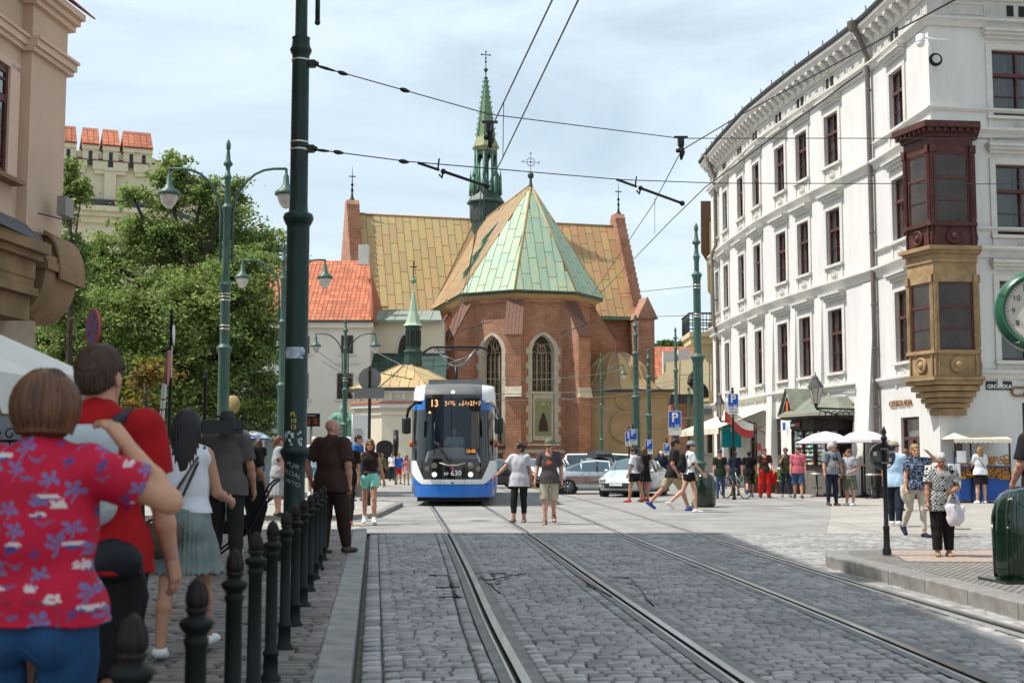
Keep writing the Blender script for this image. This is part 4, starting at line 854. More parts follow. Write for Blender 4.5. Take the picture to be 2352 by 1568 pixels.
# iron railing round the apse
RL=empty('iron_railing',CHM,'low black iron railing in front of the church apse','railing')
mb=MB();rp=[(-9,-7.0),(-2.7,-7.6),(2.7,-7.6),(8,-6.6)]
for p,q in zip(rp[:-1],rp[1:]):
 n=int(math.dist(p,q)/.28);mb.tube([(*p,1.0),(*q,1.0)],.02,4);mb.tube([(*p,.25),(*q,.25)],.02,4)
 for k in range(n):x=p[0]+(q[0]-p[0])*k/n;y=p[1]+(q[1]-p[1])*k/n;mb.tube([(x,y,0),(x,y,1.2 if k%8 else 1.55)],.016 if k%8 else.04,4)
o=mb.build('bar',m_iron,RL);o['kind']='stuff'
for x in(-1.9,2.35):
 mb=MB();mb.box((x,-r-.12,2.6),(.22,.22,.6));mb.box((x,-r-.12,2.95),(.3,.3,.08));mb.build('wall_lamp',m_iron,CHU)
 # ================================================================== BUILDINGS BESIDE THE CHURCH
m_cream=M_('cream_render',(.62,.56,.45),.9,var=.1,vs=.5);m_offw=M_('off_white_render',(.66,.63,.57),.9,var=.08,vs=.5)
m_dwin=M_('dark_small_window',(.03,.028,.03),.2,var=.4,vs=3)
def tiles(name,poly,parent,mat=m_tile,w=.30,l_=.42):return panels(name,poly,parent,mat,w,l_,gap=.03,th=.05,stag=0,join=True)
def flat_window(parent,x,y,z0,z1,w,Mx=None,mat=m_frame,surround=None):
 b=T(x,y,0)if Mx is None else Mx@T(x,y,0);f=MB();t=.09
 for a0,a1,c0,c1 in((-w/2,-w/2+t,z0,z1),(w/2-t,w/2,z0,z1),(-w/2+t,w/2-t,z0,z0+t),(-w/2+t,w/2-t,z1-t,z1),(-.04,.04,z0+t,z1-t),(-w/2+t,-.04,z0+(z1-z0)*.62,z0+(z1-z0)*.62+.07),(.04,w/2-t,z0+(z1-z0)*.62,z0+(z1-z0)*.62+.07)):f.bx(a0,a1,-.05,.02,c0,c1)
 o=f.build('window',mat,parent,b);g=MB();g.bx(-w/2+t,w/2-t,-.015,-.005,z0+t,z1-t);g.build('pane',m_dwin,o)
 s=MB();s.bx(-w/2-.2,w/2+.2,-.15,.0,z0-.12,z0-.01);s.build('window_sill',surround or m_trim,parent,b)
 return o
 # long house with orange tiled roof
HY=84.0;HB=empty('tiled_town_house',(0,0,0),'plain off-white house under a bright orange tiled roof left of the church','building')
X0,X1=XatY(560,HY),XatY(850,HY);ez=ZatY(738,HY);rz=ZatY(600,HY+6)
mb=MB();mb.bx(X0,X1,HY,HY+12,-.1,ez-.2);mb.build('wall',m_offw,HB)
mb=MB();mb.bx(X0,X1+.15,HY-.35,HY+.3,ez-.45,ez-.05);mb.build('cornice',m_offw,HB);mb=MB();mb.bx(X0,X1+.2,HY-.55,HY-.4,ez-.1,ez+.03);mb.build('gutter',m_lead,HB)
mb=MB();mb.add([(X0,HY-.5,ez-.02),(X1+.2,HY-.5,ez-.02),(X1-.9,HY+6,rz-.02),(X0,HY+6,rz-.02),(X1+.2,HY+12,ez),(X0,HY+12,ez)],[(0,1,2,3),(3,2,4,5),(1,4,2)]);mb.build('roof_deck',m_tile,HB)
tiles('roof_tile',[(X0,HY-.5,ez),(X1+.2,HY-.5,ez),(X1-.9,HY+6,rz),(X0,HY+6,rz)],HB)
mb=MB();mb.tube([(X1+.2,HY-.5,ez+.1),(X1-.9,HY+6,rz+.1)],.14,5);mb.build('hip_tiles',m_tile,HB)
for px,a_,b_,w in((796,812,770,.8),(792,916,857,1.05),(690,812,772,1.1),(612,812,772,1.1),(690,916,857,1.05)):flat_window(HB,XatY(px,HY),HY,ZatY(a_,HY),ZatY(b_,HY),w)
mb=MB();mb.bx(XatY(771,HY),XatY(822,HY),HY-.1,HY,ZatY(836,HY),ZatY(832,HY));mb.build('label_moulding',m_trim,HB)
mb=MB();x=XatY(818,HY+3);mb.box((x+.4,HY+3.2,ZatY(585,HY+3)),(.7,.7,1.4));mb.build('chimney',m_trim,HB)
# cream link with lean-to roof
LY=86.0;LB=empty('cream_annexe',(0,0,0),'cream annexe with dark arched window between orange roof and apse','building')
X0,X1=XatY(850,LY)+.02,XatY(1019,LY);zt=ZatY(738,LY)
mb=MB();mb.bx(X0,X1,LY,LY+8,-.1,zt);mb.build('wall',m_cream,LB)
mb=MB();mb.add([(X0,LY-.5,zt),(X1-.1,LY-.5,zt),(X1-.5,LY+3.5,zt+1.1),(X0,LY+3.5,zt+1.1),(X0,LY-.5,zt-.12),(X1-.1,LY-.5,zt-.12)],[(0,1,2,3),(4,5,1,0)]);mb.build('roof',M_('grey_green_sheet',(.25,.29,.25),.6,var=.3),LB)
panels('roof_panel',[(X0,LY-.5,zt+.01),(X1-.1,LY-.5,zt+.01),(X1-.5,LY+3.5,zt+1.11),(X0,LY+3.5,zt+1.11)],LB,_mc['grey_green_sheet'],.8,5,gap=.04,th=.04)
c=XatY(928,LY);w_=XatY(944,LY)-c;zz=ZatY(815,LY);z2=ZatY(770,LY)
mb=MB();mb.prism([(c-w_,ZatY(880,LY)),(c+w_,ZatY(880,LY)),(c+w_,zz)]+[(c+w_*math.cos(t),zz+(z2-zz)*math.sin(t))for t in np.linspace(.15,pi-.15,9)]+[(c-w_,zz)],LY-.04,LY+.02);ow=mb.build('arched_window',m_dwin,LB)
mb=MB();mb.tube([(c+w_*1.06*math.cos(t),LY-.05,zz+(z2-zz)*1.06*math.sin(t))for t in np.linspace(0,pi,11)],.07,5);mb.build('arch_moulding',m_trim,ow)
mb=MB();zb,zt2=ZatY(855,LY-2),ZatY(812,LY-.1);mb.add([(X0-.2,LY-3.5,zb-.9),(X1+.3,LY-3.5,zb-.9),(X1+.3,LY-.01,zt2),(X0-.2,LY-.01,zt2)],[(0,1,2,3)]);mb.build('lower_roof',m_dkgr,LB)
panels('roof_panel',[(X0-.2,LY-3.5,zb-.89),(X1+.3,LY-3.5,zb-.89),(X1+.3,LY-.01,zt2+.01),(X0-.2,LY-.01,zt2+.01)],LB,m_dkgr,.9,1.6,gap=.05,th=.04)
mb=MB();mb.bx(X0-.2,X1+.3,LY-3.4,LY-.02,-.1,zb-.95);mb.build('lower_wall',m_cream,LB)
# octagonal chapel with copper tent roof and turret
CY=78.0;cx=XatY(938,CY);CP=empty('chapel',T(cx,CY,0),'small eight sided cream chapel with tent shaped copper roof and turret','chapel')
z=lambda py:ZatY(py,CY);rr=3.15;c8=[(rr*1.082*math.cos(k8+i*pi/4),rr*1.082*math.sin(k8+i*pi/4))for i in range(8)]
sc8=lambda k:[(x*k,y*k)for x,y in c8]
mb=MB();mb.slab(c8,-.1,z(906));mb.build('wall',m_cream,CP)
for k,za,zb,mt in((1.03,z(956)+0,z(948),m_cream),(1.08,z(940),z(932),m_trim),(1.10,z(931.5),z(927),m_tile),(1.03,z(926),z(924),m_trim),(1.06,z(908),z(903),m_trim),(1.12,z(902.5),z(897),m_lead)):mb=MB();mb.slab(sc8(k),za,zb);mb.build('cornice',mt,CP)
for i in range(8):
 for q in(.2,.5,.8):
  x=c8[i][0]*(1-q)+c8[(i+1)%8][0]*q;y=c8[i][1]*(1-q)+c8[(i+1)%8][1]*q;an=k8+(i+.5)*pi/4;mb=MB();mb.bx(-.12,.12,-.1,.1,z(924),z(908));mb.build('pilaster',m_trim,CP,T(x,y,0)@Matrix.Rotation(an,4,'Z'))
prof=[(1.10,z(897)),(.78,z(878)),(.42,z(856)),(.16,z(840))]
for i in range(8):
 A,Bq=c8[i],c8[(i+1)%8]
 for(k0,z0),(k1,z1)in zip(prof[:-1],prof[1:]):
  panels('roof_panel',[(A[0]*k0,A[1]*k0,z0),(Bq[0]*k0,Bq[1]*k0,z0),(Bq[0]*k1,Bq[1]*k1,z1),(A[0]*k1,A[1]*k1,z1)],CP,m_cu_tan,.55,9,gap=.03,th=.04,minarea=.03)
mb=MB()
for i in range(8):mb.tube([(c8[i][0]*k,c8[i][1]*k,zz+.05)for k,zz in prof],.06,4)
mb.build('roof_rib',m_cu_br,CP)
TX=T(XatY(948,CY)-cx,0,0);tz=z
mb=MB();mb.lathe([(.62,tz(842)),(.55,tz(815)),(.55,tz(812)),(.62,tz(810)),(.6,tz(806)),(.48,tz(803)),(.48,tz(752)),(.62,tz(749))],8,TX,smooth=False,a0=k8);mb.build('turret',m_dkgr,CP)
mb=MB();mb.lathe([(.66,tz(749)),(.5,tz(742)),(.28,tz(715)),(.12,tz(675)),(.08,tz(672)),(.12,tz(670)),(.05,tz(668)),(.045,tz(652))],8,TX,smooth=False,a0=k8);mb.build('turret_cap',m_cu_gr,CP)
for i in range(8):
 an=i*pi/4;mb=MB();mb.bx(-.12,.12,-.03,.03,tz(795),tz(760));mb.build('turret_louvre',m_iron,CP,TX@Matrix.Rotation(an,4,'Z')@T(.45,0,0)@Matrix.Rotation(pi/2,4,'Z'))
mb=MB();mb.ball((0,0,tz(645)),.17,10,TX);mb.ball((0,0,tz(636)),.09,8,TX);mb.build('turret_ball',m_ver,CP)
mb=MB();mb.bx(-.035,.035,-.03,.03,tz(634),tz(600),TX);mb.bx(-.22,.22,-.03,.03,tz(613)-.03,tz(613)+.03,TX);mb.build('iron_cross',m_iron,CP)
mb=MB();yb=-rr-.03;x=XatY(885,CY-3)-cx;mb.prism([(x-.5,0),(x+.5,0),(x+.5,z(1025))]+[(x+.5*math.cos(t),z(1025)+.35*math.sin(t))for t in np.linspace(.2,pi-.2,7)]+[(x-.5,z(1025))],yb-.0,yb+.04);dd=mb.build('barred_window',m_dwin,CP)
# grey sided parish wing in front of the chapel, to the left
mb=MB();
# ---- right of the church: domed chapel, tiled roofs, yellow house
DY=88.0;DX=XatY(1437,DY);DC=empty('domed_chapel',T(DX,DY,0),'tan rendered chapel with ribbed copper dome right of the apse','chapel')
m_tan=M_('tan_render',(.34,.25,.15),.9,var=.2,vs=.8);z=lambda py:ZatY(py,DY)
x1=XatY(1535,DY)-DX;x0=-2.6
mb=MB();mb.bx(x0,x1,0,5,-.1,z(897));mb.build('wall',m_tan,DC)
for za,zb,o in((z(912),z(906),.12),(z(905.5),z(900),.25),(z(899),z(894),.45)):mb=MB();mb.bx(x0,x1+o,-o,5,za,zb);mb.build('cornice',m_tan if o<.4 else m_lead,DC)
for px,py,rad in((1437,918,.62),(1437,980,.98)):
 Mr=T(XatY(px,DY)-DX,0,z(py))@Matrix.Rotation(pi/2,4,'X');mb=MB();mb.lathe([(rad*1.18,0),(rad*1.18,.08),(rad,.1),(rad*.94,.03),(rad*.1,.02)],28,Mr);mb.build('round_recess',m_tan,DC)
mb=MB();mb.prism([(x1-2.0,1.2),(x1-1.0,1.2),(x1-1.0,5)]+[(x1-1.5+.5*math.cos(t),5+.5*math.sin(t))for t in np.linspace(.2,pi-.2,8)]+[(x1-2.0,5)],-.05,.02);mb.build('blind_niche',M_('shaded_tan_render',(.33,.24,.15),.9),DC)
dp=[(3.35,z(894)),(2.7,z(880)),(2.35,z(868)),(2.2,z(852)),(1.95,z(835)),(1.4,z(818)),(.7,z(806)),(.2,z(802))];Md=T(-.35,2.9,0)
nseg=16
for i in range(nseg):
 a0_,a1_=2*pi*i/nseg,2*pi*(i+1)/nseg;mb=MB();vs=[]
 for q,zz in dp:vs+=[(q*math.cos(a0_),q*math.sin(a0_),zz),(q*math.cos(a1_),q*math.sin(a1_),zz)]
 mb.add(vs,[(2*k,2*k+1,2*k+3,2*k+2)for k in range(len(dp)-1)]);mb.build('dome_panel',m_cu_br if i%3 else m_cu_tan,DC,Md)
mb=MB()
for i in range(nseg):an=2*pi*i/nseg;mb.tube([(q*math.cos(an),q*math.sin(an),zz+.03)for q,zz in dp],.06,4,Md)
mb.build('dome_rib',m_cu_tan,DC)
# far roofs
FB=empty('red_roofed_house',(0,0,0),'distant house with long red tiled roof seen past the domed chapel','building')
YY=128.0;A=(XatY(1455,YY),XatY(1665,YY));z0,z1=ZatY(880,YY),ZatY(797,YY+6)
mb=MB();mb.bx(A[0],A[1],YY,YY+12,-.1,z0);mb.build('wall',m_cream,FB)
mb=MB();mb.add([(A[0],YY-.4,z0),(A[1],YY-.4,z0),(A[1],YY+6,z1),(A[0],YY+6,z1)],[(0,1,2,3)]);mb.build('roof_deck',m_tile,FB);tiles('roof_tile',[(A[0],YY-.4,z0+.01),(A[1],YY-.4,z0+.01),(A[1],YY+6,z1+.01),(A[0],YY+6,z1+.01)],FB,w=.5,l_=.6)
FB=empty('brown_roofed_house',(0,0,0),'house with sloping greenish brown roof and eyebrow dormers behind the chapel','building')
YY=112.0;z0=ZatY(936,YY);z1=ZatY(826,YY+5);m_brr=M_('mossy_brown_roof',(.30,.20,.12),.85,col2=(.25,.25,.15),vs=.3)
pl=[(XatY(1530,YY),YY,z0),(XatY(1665,YY),YY,z0+.6),(XatY(1665,YY+5),YY+5,z1+.8),(XatY(1555,YY+5),YY+5,z1-.2),(XatY(1500,YY+3),YY+3,z1-2.2)]
mb=MB();mb.add(pl,[(0,1,2,3,4)]);mb.build('roof',m_brr,FB)
panels('roof_panel',[pl[0],pl[1],pl[2],(XatY(1530,YY+5),YY+5,z1-.2)],FB,m_brr,1.3,9,gap=.08,th=.06,lift=.03)
mb=MB();mb.bx(XatY(1534,YY),XatY(1665,YY),YY+.1,YY+4,-.1,z0+.1);mb.build('wall',m_cream,FB)
mb=MB();mb.bx(XatY(1530,YY),XatY(1665,YY),YY-.3,YY+.1,z0-.5,z0-.1);mb.build('gutter',M_('blue_grey_gutter',(.12,.17,.18),.6),FB)
for px,py in((1595,868),(1615,900)):mb=MB();x=XatY(px,YY+1);zz=ZatY(py+8,YY+1);mb.prism([(x-.5,zz-.1),(x+.5,zz-.1),(x+.3,zz+.6),(x,zz+1.0),(x-.3,zz+.6)],YY+.2,YY+2.5);mb.build('dormer',m_iron,FB)
for px in(1565,1592,1640):flat_window(FB,XatY(px,YY),YY+.08,ZatY(1040,YY),ZatY(975,YY),1.2)
for px,py in((1538,820),(1572,815),(1510,880)):mb=MB();x=XatY(px,YY+5);zz=ZatY(py,YY+5);mb.box((x,YY+5,zz-1),(1.2,.9,3));mb.build('chimney',m_trim if px>1520 else m_brick,FB)
RW=empty('brick_garden_wall',(0,0,0),'red brick wall end beyond the domed chapel','wall');YY=100.0
mb=MB();mb.bx(XatY(1541,YY),XatY(1592,YY),YY,YY+3,-.1,ZatY(925,YY));mb.build('wall',m_brick,RW,uv=True);mb=MB();mb.bx(XatY(1539,YY),XatY(1594,YY),YY-.1,YY+3,ZatY(925,YY),ZatY(905,YY),);mb.build('wall_cap',m_lead,RW)
# yellow house continuing the right row, with iron balcony
YH=empty('yellow_house',(0,0,0),'yellow stucco house with iron balcony past the white house','building');m_yel=M_('yellow_stucco',(.62,.50,.30),.9,var=.15,vs=.8)
YY=69.0;xw=XatY(1640,YY)
mb=MB();mb.slab([(xw-.12,69),(26,69),(26,90),(15.2,90),(12.7,80)],-.1,15.2);mb.build('wall',m_yel,YH)
mb=MB();mb.slab([(xw-.6,68.9),(26,68.9),(26,90),(14.6,90),(12.1,80)],14.3,15.4);mb.build('eaves',M_('brown_wood_eaves',(.13,.07,.04),.7),YH)
for za in(4.6,8.3,11.8):mb=MB();mb.slab([(xw-.32,68.8),(26,68.8),(26,90),(15.0,90),(12.5,80)],za,za+.3);mb.build('string_course',m_yel,YH)
zb=ZatY(775,67);bx0,bx1=XatY(1582,67),XatY(1645,67)
mb=MB();mb.bx(bx0,bx1,66.4,69.5,zb,zb+.25);mb.bx(bx0+.1,bx1,66.6,69.4,zb-.35,zb-.01);mb.prism([(bx0+.3,zb-.35),(bx1,zb-.35),(bx1,zb-1.4),(bx1-.3,zb-1.4)],67,67.4);mb.build('balcony_slab',m_yel,YH)
mb=MB();zt=ZatY(722,67)
for x in np.linspace(bx0,bx1,9):mb.tube([(x,66.45,zb+.25),(x,66.45,zt)],.02,4)
for y in np.linspace(66.5,69.2,10):mb.tube([(bx0,y,zb+.25),(bx0,y,zt)],.02,4)
for zz in(zt,zt-.35,zb+.6,zb+.4,(zt+zb)/2+.1):mb.tube([(bx0,69.3,zz),(bx0,66.45,zz),(bx1,66.45,zz)],.028 if zz<zt else.05,4)
mb.build('balcony_railing',m_iron,YH)
# ================================================================== CRENELLATED BUILDING (far left)
m_pale=M_('pale_yellow_render',(.60,.55,.40),.9,var=.1,vs=.5);YY=80.0
CB=empty('crenellated_house',(0,0,0),'pale yellow building with red tiled battlements behind the big tree','building')
ys=lambda px:78+(px-140)/200*1.9
pp=lambda px,py,dy=0:P(px,py,ys(px)+dy)
A,Bq=pp(60,560),pp(340,560);ztop=pp(340,352).z
mb=MB();mb.slab([(A.x,A.y),(Bq.x,Bq.y),(Bq.x+3,Bq.y+12),(A.x-2,A.y+12)],-.1,pp(240,352).z);mb.build('wall',m_pale,CB)
ux=Vector((Bq.x-A.x,Bq.y-A.y,0)).normalized();an=math.atan2(ux.y,ux.x)
zt=pp(240,352).z;zr=pp(240,330).z;rid=pp(240,303,1.5).z
def fx(px):return frame((pp(px,500).x,pp(px,500).y,0),an)
for px,w in((152,.62),(203,.68),(250,.68),(297,.68),(336,.7)):
 Mx=fx(px-(10 if px==336 else 0));hw=w*.70
 mb=MB();mb.bx(-hw,hw,-.25,2.2,zt-.6,zr-.5);mb.build('merlon',m_pale,CB,Mx)
 mb=MB();mb.bx(-hw-.04,hw+.04,-.4,2.3,zr-.52,zr-.25);mb.build('merlon_cornice',m_pale,CB,Mx)
 q=[(-hw-.05,-.5,zr-.22),(hw+.05,-.5,zr-.22),(hw+.0,1.1,rid),(-hw-.0,1.1,rid)]
 g=inst('merlon_roof',None,CB,Mx);mb=MB();mb.add([(x,y,zz-.02)for x,y,zz in q]+[(hw+.12,2.5,zr),(-hw-.12,2.5,zr)],[(0,1,2,3),(3,2,4,5),(1,4,2),(0,3,5)]);mb.build('roof_deck',m_tile,g)
 panels('roof_tile',q,g,m_tile,.34,.42,gap=.03,th=.06,stag=0,join=True)
 mb=MB();mb.bx(-.11,.11,-.28,-.24,zt-.9,zt-.0);mb.build('slit_window',m_dwin,CB,Mx)
for px in(178,226,273,320):
 Mx=fx(px);mb=MB();mb.bx(-.45,.45,-.35,.3,zt-1.15,zt-.6);mb.bx(-.35,.35,-.28,.3,zt-1.4,zt-1.152);mb.build('corbelled_sill',m_pale,CB,Mx);mb=MB();mb.add([(-.5,-.4,zt-.59),(.5,-.4,zt-.59),(.5,.3,zt-.2),(-.5,.3,zt-.2)],[(0,1,2,3)]);mb.build('sill_tiles',M_('dark_red_tile',(.16,.04,.03),.8),CB,Mx)
def hband(pa,pb,o,mat):
 a_,b_=pp(240,pa).z,pp(240,pb).z;mb=MB();mb.slab([(A.x-.2,A.y-o),(Bq.x+o,Bq.y-o),(Bq.x+3+o,Bq.y+12),(A.x-2,A.y+12)],a_,b_);mb.build('band',mat,CB)
hband(478,462,.5,m_lead);hband(490,478.5,.8,m_pale);hband(500,490.5,.55,m_pale);hband(514,500.5,.3,m_pale)
mb=MB();mb.bx(-.35,.35,-.3,0,pp(250,462).z,pp(250,395).z);mb.bx(-.4,.4,-.4,0,pp(250,395).z,pp(250,388).z);mb.build('chimney_strip',m_pale,CB,fx(250))
flat_window(CB,0,-.05,pp(200,600).z,pp(200,560).z,1.2,fx(196))
mb=MB();mb.bx(-12,0,-.02,0,0,1);
# pale low house behind the tree / tram stop
MB2=empty('parish_house',(0,0,0),'pale house with mansard roof seen through the tree behind the tram stop','building');YY=72.0
mb=MB();mb.bx(XatY(90,YY),XatY(455,YY),YY,YY+9,-.1,ZatY(905,YY));mb.build('wall',m_offw,MB2)
mb=MB();mb.add([(XatY(80,YY),YY-.4,ZatY(905,YY)),(XatY(460,YY),YY-.4,ZatY(905,YY)),(XatY(450,YY),YY+4,ZatY(820,YY)),(XatY(90,YY),YY+4,ZatY(820,YY))],[(0,1,2,3)]);mb.build('roof',m_brr,MB2)
for px in(250,330,405):flat_window(MB2,XatY(px,YY),YY,ZatY(1010,YY),ZatY(945,YY),1.1)
# ================================================================== TREES
m_bark=M_('tree_bark',(.055,.042,.03),.95,var=.4,vs=6,bump=.6,bs=12)
m_leaf=M_('maple_leaf',(.155,.21,.065),.5,isl=.45,huer=.035);m_leaf2=M_('yellowing_leaf',(.17,.13,.03),.5,isl=.5,huer=.06);m_leaf3=M_('far_leaf',(.07,.12,.035),.6,isl=.4,huer=.03)
for m in(m_leaf,m_leaf2,m_leaf3):
 b=m.node_tree.nodes['Principled BSDF'];b.inputs['Subsurface Weight'].default_value=0
 ntl=m.node_tree;tr=ntl.nodes.new('ShaderNodeBsdfTranslucent');mxs=ntl.nodes.new('ShaderNodeMixShader');mxs.inputs[0].default_value=.38
 src=b.inputs['Base Color'].links[0].from_socket;hs=ntl.nodes.new('ShaderNodeHueSaturation');hs.inputs['Value'].default_value=1.7;hs.inputs['Saturation'].default_value=1.1
 ntl.links.new(src,hs.inputs['Color']);ntl.links.new(hs.outputs[0],tr.inputs[0]);ntl.links.new(b.outputs[0],mxs.inputs[1]);ntl.links.new(tr.outputs[0],mxs.inputs[2]);ntl.links.new(mxs.outputs[0],ntl.nodes['Material Output'].inputs[0])
def tree(name,base,blobs,label,leaf,nleaf,size,seed,group=None,trunk_r=.28,cat='tree',droop=.0):
 """blobs: (x, y, z, rx, ry, rz) world ellipsoids of the crown; sprays of leaves follow twigs inside them"""
 rg=np.random.default_rng(seed);t=empty(name,T(*base),label,cat,group);b0=Vector(base);mb=MB();rnd=random.Random(seed)
 top=Vector((base[0],base[1],max(b[2]for b in blobs)))if blobs else None
 trunk=[Vector((0,0,-.1)),Vector((rnd.uniform(-.1,.1),0,(blobs[0][2]-base[2])*.35)),Vector((rnd.uniform(-.2,.2),0,(blobs[0][2]-base[2])*.7)),Vector(blobs[0][:3])-b0]
 mb.tube(trunk,[trunk_r*1.25,trunk_r,trunk_r*.8,trunk_r*.4],9)
 C=[];vol=[b[3]*b[4]*b[5]for b in blobs];tot=sum(vol);V=[];
 for b,v in zip(blobs,vol):
  c=Vector(b[:3])-b0;st=trunk[2]if c.z>trunk[2].z else trunk[1];mid=st.lerp(c,.5)+Vector((0,0,.3));mb.tube([st,mid,c],[trunk_r*.45,trunk_r*.3,trunk_r*.12],6)
  nt=max(6,int(95*v/tot*len(blobs)**.5))
  for k in range(nt):
   d=Vector(rg.normal(size=3)).normalized();d.z=abs(d.z)*.8-.25*rnd.random();e=c+Vector((d.x*b[3],d.y*b[4],d.z*b[5]))*rnd.uniform(.75,1.12);e.z-=droop*rnd.random()
   s_=c.lerp(e,rnd.uniform(.1,.3));m_=s_.lerp(e,.5)+Vector((0,0,.15*b[5]));mb.tube([s_,m_,e],[trunk_r*.12,trunk_r*.07,.012],4);V.append((s_,m_,e,b))
 mb.build('trunk',m_bark,t)
 P_=[]
 areas=np.array([(b[3]*b[5])for b in blobs]);areas/=areas.sum()
 for b,ar in zip(blobs,areas):
  nb=max(60,int(nleaf*ar));nc=max(10,int(nb/75));dd=rg.normal(size=(nc,3));dd/=np.linalg.norm(dd,axis=1)[:,None];rr=rg.uniform(.35,1.18,(nc,1));rr=np.where(rg.random((nc,1))<.08,rr*1.25,rr);cc=np.array(b[:3])-np.array(base)+dd*np.array(b[3:6])*rr;cc[:,2]-=droop*rg.random(nc)*.6
  k=rg.integers(0,nc,nb);ax_=dd[k]*np.array([1,1,.35])+[0,0,-.25];P_.append(cc[k]+ax_*rg.normal(size=(nb,1))*.34*(.5+.35*b[3])+rg.normal(size=(nb,3))*np.array([.17,.17,.10])*(.55+.35*min(b[3],2)))
 Pn=np.concatenate(P_);n=len(Pn);sz=size*rg.uniform(.6,1.35,n)[:,None]
 nrm=rg.normal(size=(n,3))*.75+np.array([0,0,1.0]);nrm/=np.linalg.norm(nrm,axis=1)[:,None];tt=np.cross(nrm,rg.normal(size=(n,3)));tt/=np.linalg.norm(tt,axis=1)[:,None];bb=np.cross(nrm,tt)
 q=np.stack([Pn-tt*sz*.5,Pn-bb*sz*.30,Pn+tt*sz*.55-nrm*sz*.18,Pn+bb*sz*.30],1).reshape(-1,3);F=np.arange(n*4).reshape(n,4)
 o=inst('crown',np_mesh('crown',q,F,leaf),t);return t
def bl(px,py,Y,w,h,dpt=None):c=P(px,py,Y);s=FPX/Y;return(c.x,c.y,c.z,w/2/s,(dpt or w/2/s*.9),h/2/s)
Y=46
tree('maple_tree',G(400,1136),[bl(395,570,Y,190,160),bl(395,412,Y,85,170),bl(300,440,Y-1,90,36),bl(310,520,Y-1,110,60),bl(465,440,Y,95,80),bl(540,430,Y,50,70),bl(240,600,Y,150,110),bl(520,520,Y+1,150,120),bl(560,640,Y-2,170,140),bl(610,560,Y+1,130,90),bl(330,680,Y-2,230,150),bl(180,700,Y,170,200),bl(470,700,Y-3,240,170),bl(250,820,Y-1,230,170),bl(150,850,Y-1,120,180),bl(400,850,Y-2,230,180),bl(540,830,Y-2,170,180),bl(590,760,Y-2,120,150),bl(480,930,Y-1,170,110),bl(300,940,Y,220,120),bl(110,780,Y,100,170)],
'big green maple filling the view between pink house and lamp posts',m_leaf,125000,.145,5,trunk_r=.32,droop=.3)
Y=40
tree('young_tree',G(150,1150),[bl(160,440,Y,40,150),bl(160,600,Y,70,140),bl(190,430,Y,40,36),bl(140,700,Y,90,120)],'slim tree growing right behind the pink house corner',m_leaf,14000,.14,9,trunk_r=.1)
Y=24
tree('autumn_shrub',G(330,1230),[bl(330,870,Y,80,80,.4),bl(320,940,Y,100,80,.5),bl(345,1000,Y,90,80,.5)],'small shrub with yellow and rust leaves behind the red shirted man',m_leaf2,2600,.11,3,trunk_r=.03,cat='shrub')
Y=43
tree('plane_tree',G(640,1142)+Vector((-.6,6,0)),[bl(610,900,Y,110,160),bl(560,960,Y,110,90)],'drooping branches of a tree above the tram stop',m_leaf,4200,.15,13,trunk_r=.07,droop=.5)
Y=165
tree('distant_tree',(XatY(1530,Y),Y,0),[bl(1530,793,Y,50,24)],'small bit of tree above the red roof, left of the green post',m_leaf3,1500,.35,17,trunk_r=.2)
tree('distant_tree',(XatY(1580,Y),Y+4,0),[bl(1585,788,Y,70,30)],'tree top showing above the red roof behind the balcony',m_leaf3,2000,.35,18,trunk_r=.2)
# ================================================================== POSTS AND LAMPS
m_gpole=M_('green_cast_iron',(.06,.13,.105),.45,var=.3,vs=3);m_dpole=M_('dark_green_cast_iron',(.006,.028,.022),.38,var=.4,vs=3,spec=.3)
m_boll=M_('bollard_paint',(.009,.012,.012),.5,var=.35,vs=12,spec=.2);m_rustcap=M_('worn_acorn_cap',(.020,.013,.012),.5,var=.5,vs=25,spec=.25)
m_band=M_('steel_band',(.55,.5,.42),.35,.9);m_blk=M_('black_paint',(.012,.012,.013),.4);m_lampg=M_('frosted_lamp_glass',(.55,.52,.48),.15,var=.25,vs=8)
m_wht=M_('white_enamel',(.72,.72,.72),.4);m_blue=M_('sign_blue',(.01,.08,.42),.35);m_redp=M_('sign_red',(.45,.05,.04),.4);m_grey=M_('sign_back_grey',(.16,.165,.16),.5,.3)
def col(z,r,h=.14,k=1.45):
 return[(r,z-h),(r*1.12,z-h*.8),(r*1.15,z-h*.5),(r*k*.92,z-h*.15),(r*k,z),(r*k*.9,z+h*.22),(r*1.05,z+h*.4)]
def lamp(parent,M):
 mb=MB();mb.lathe([(.03,0),(.03,-.12),(.06,-.16),(.07,-.34),(.10,-.37),(.11,-.42),(.23,-.50),(.25,-.55),(.24,-.58),(.16,-.585)],14,M);h=mb.build('lamp_hood',m_gpole,parent)
 mb=MB();mb.lathe([(.19,-.585),(.19,-.63),(.15,-.75),(.08,-.85),(.02,-.88)],14,M);mb.build('lamp_glass',m_lampg,parent)
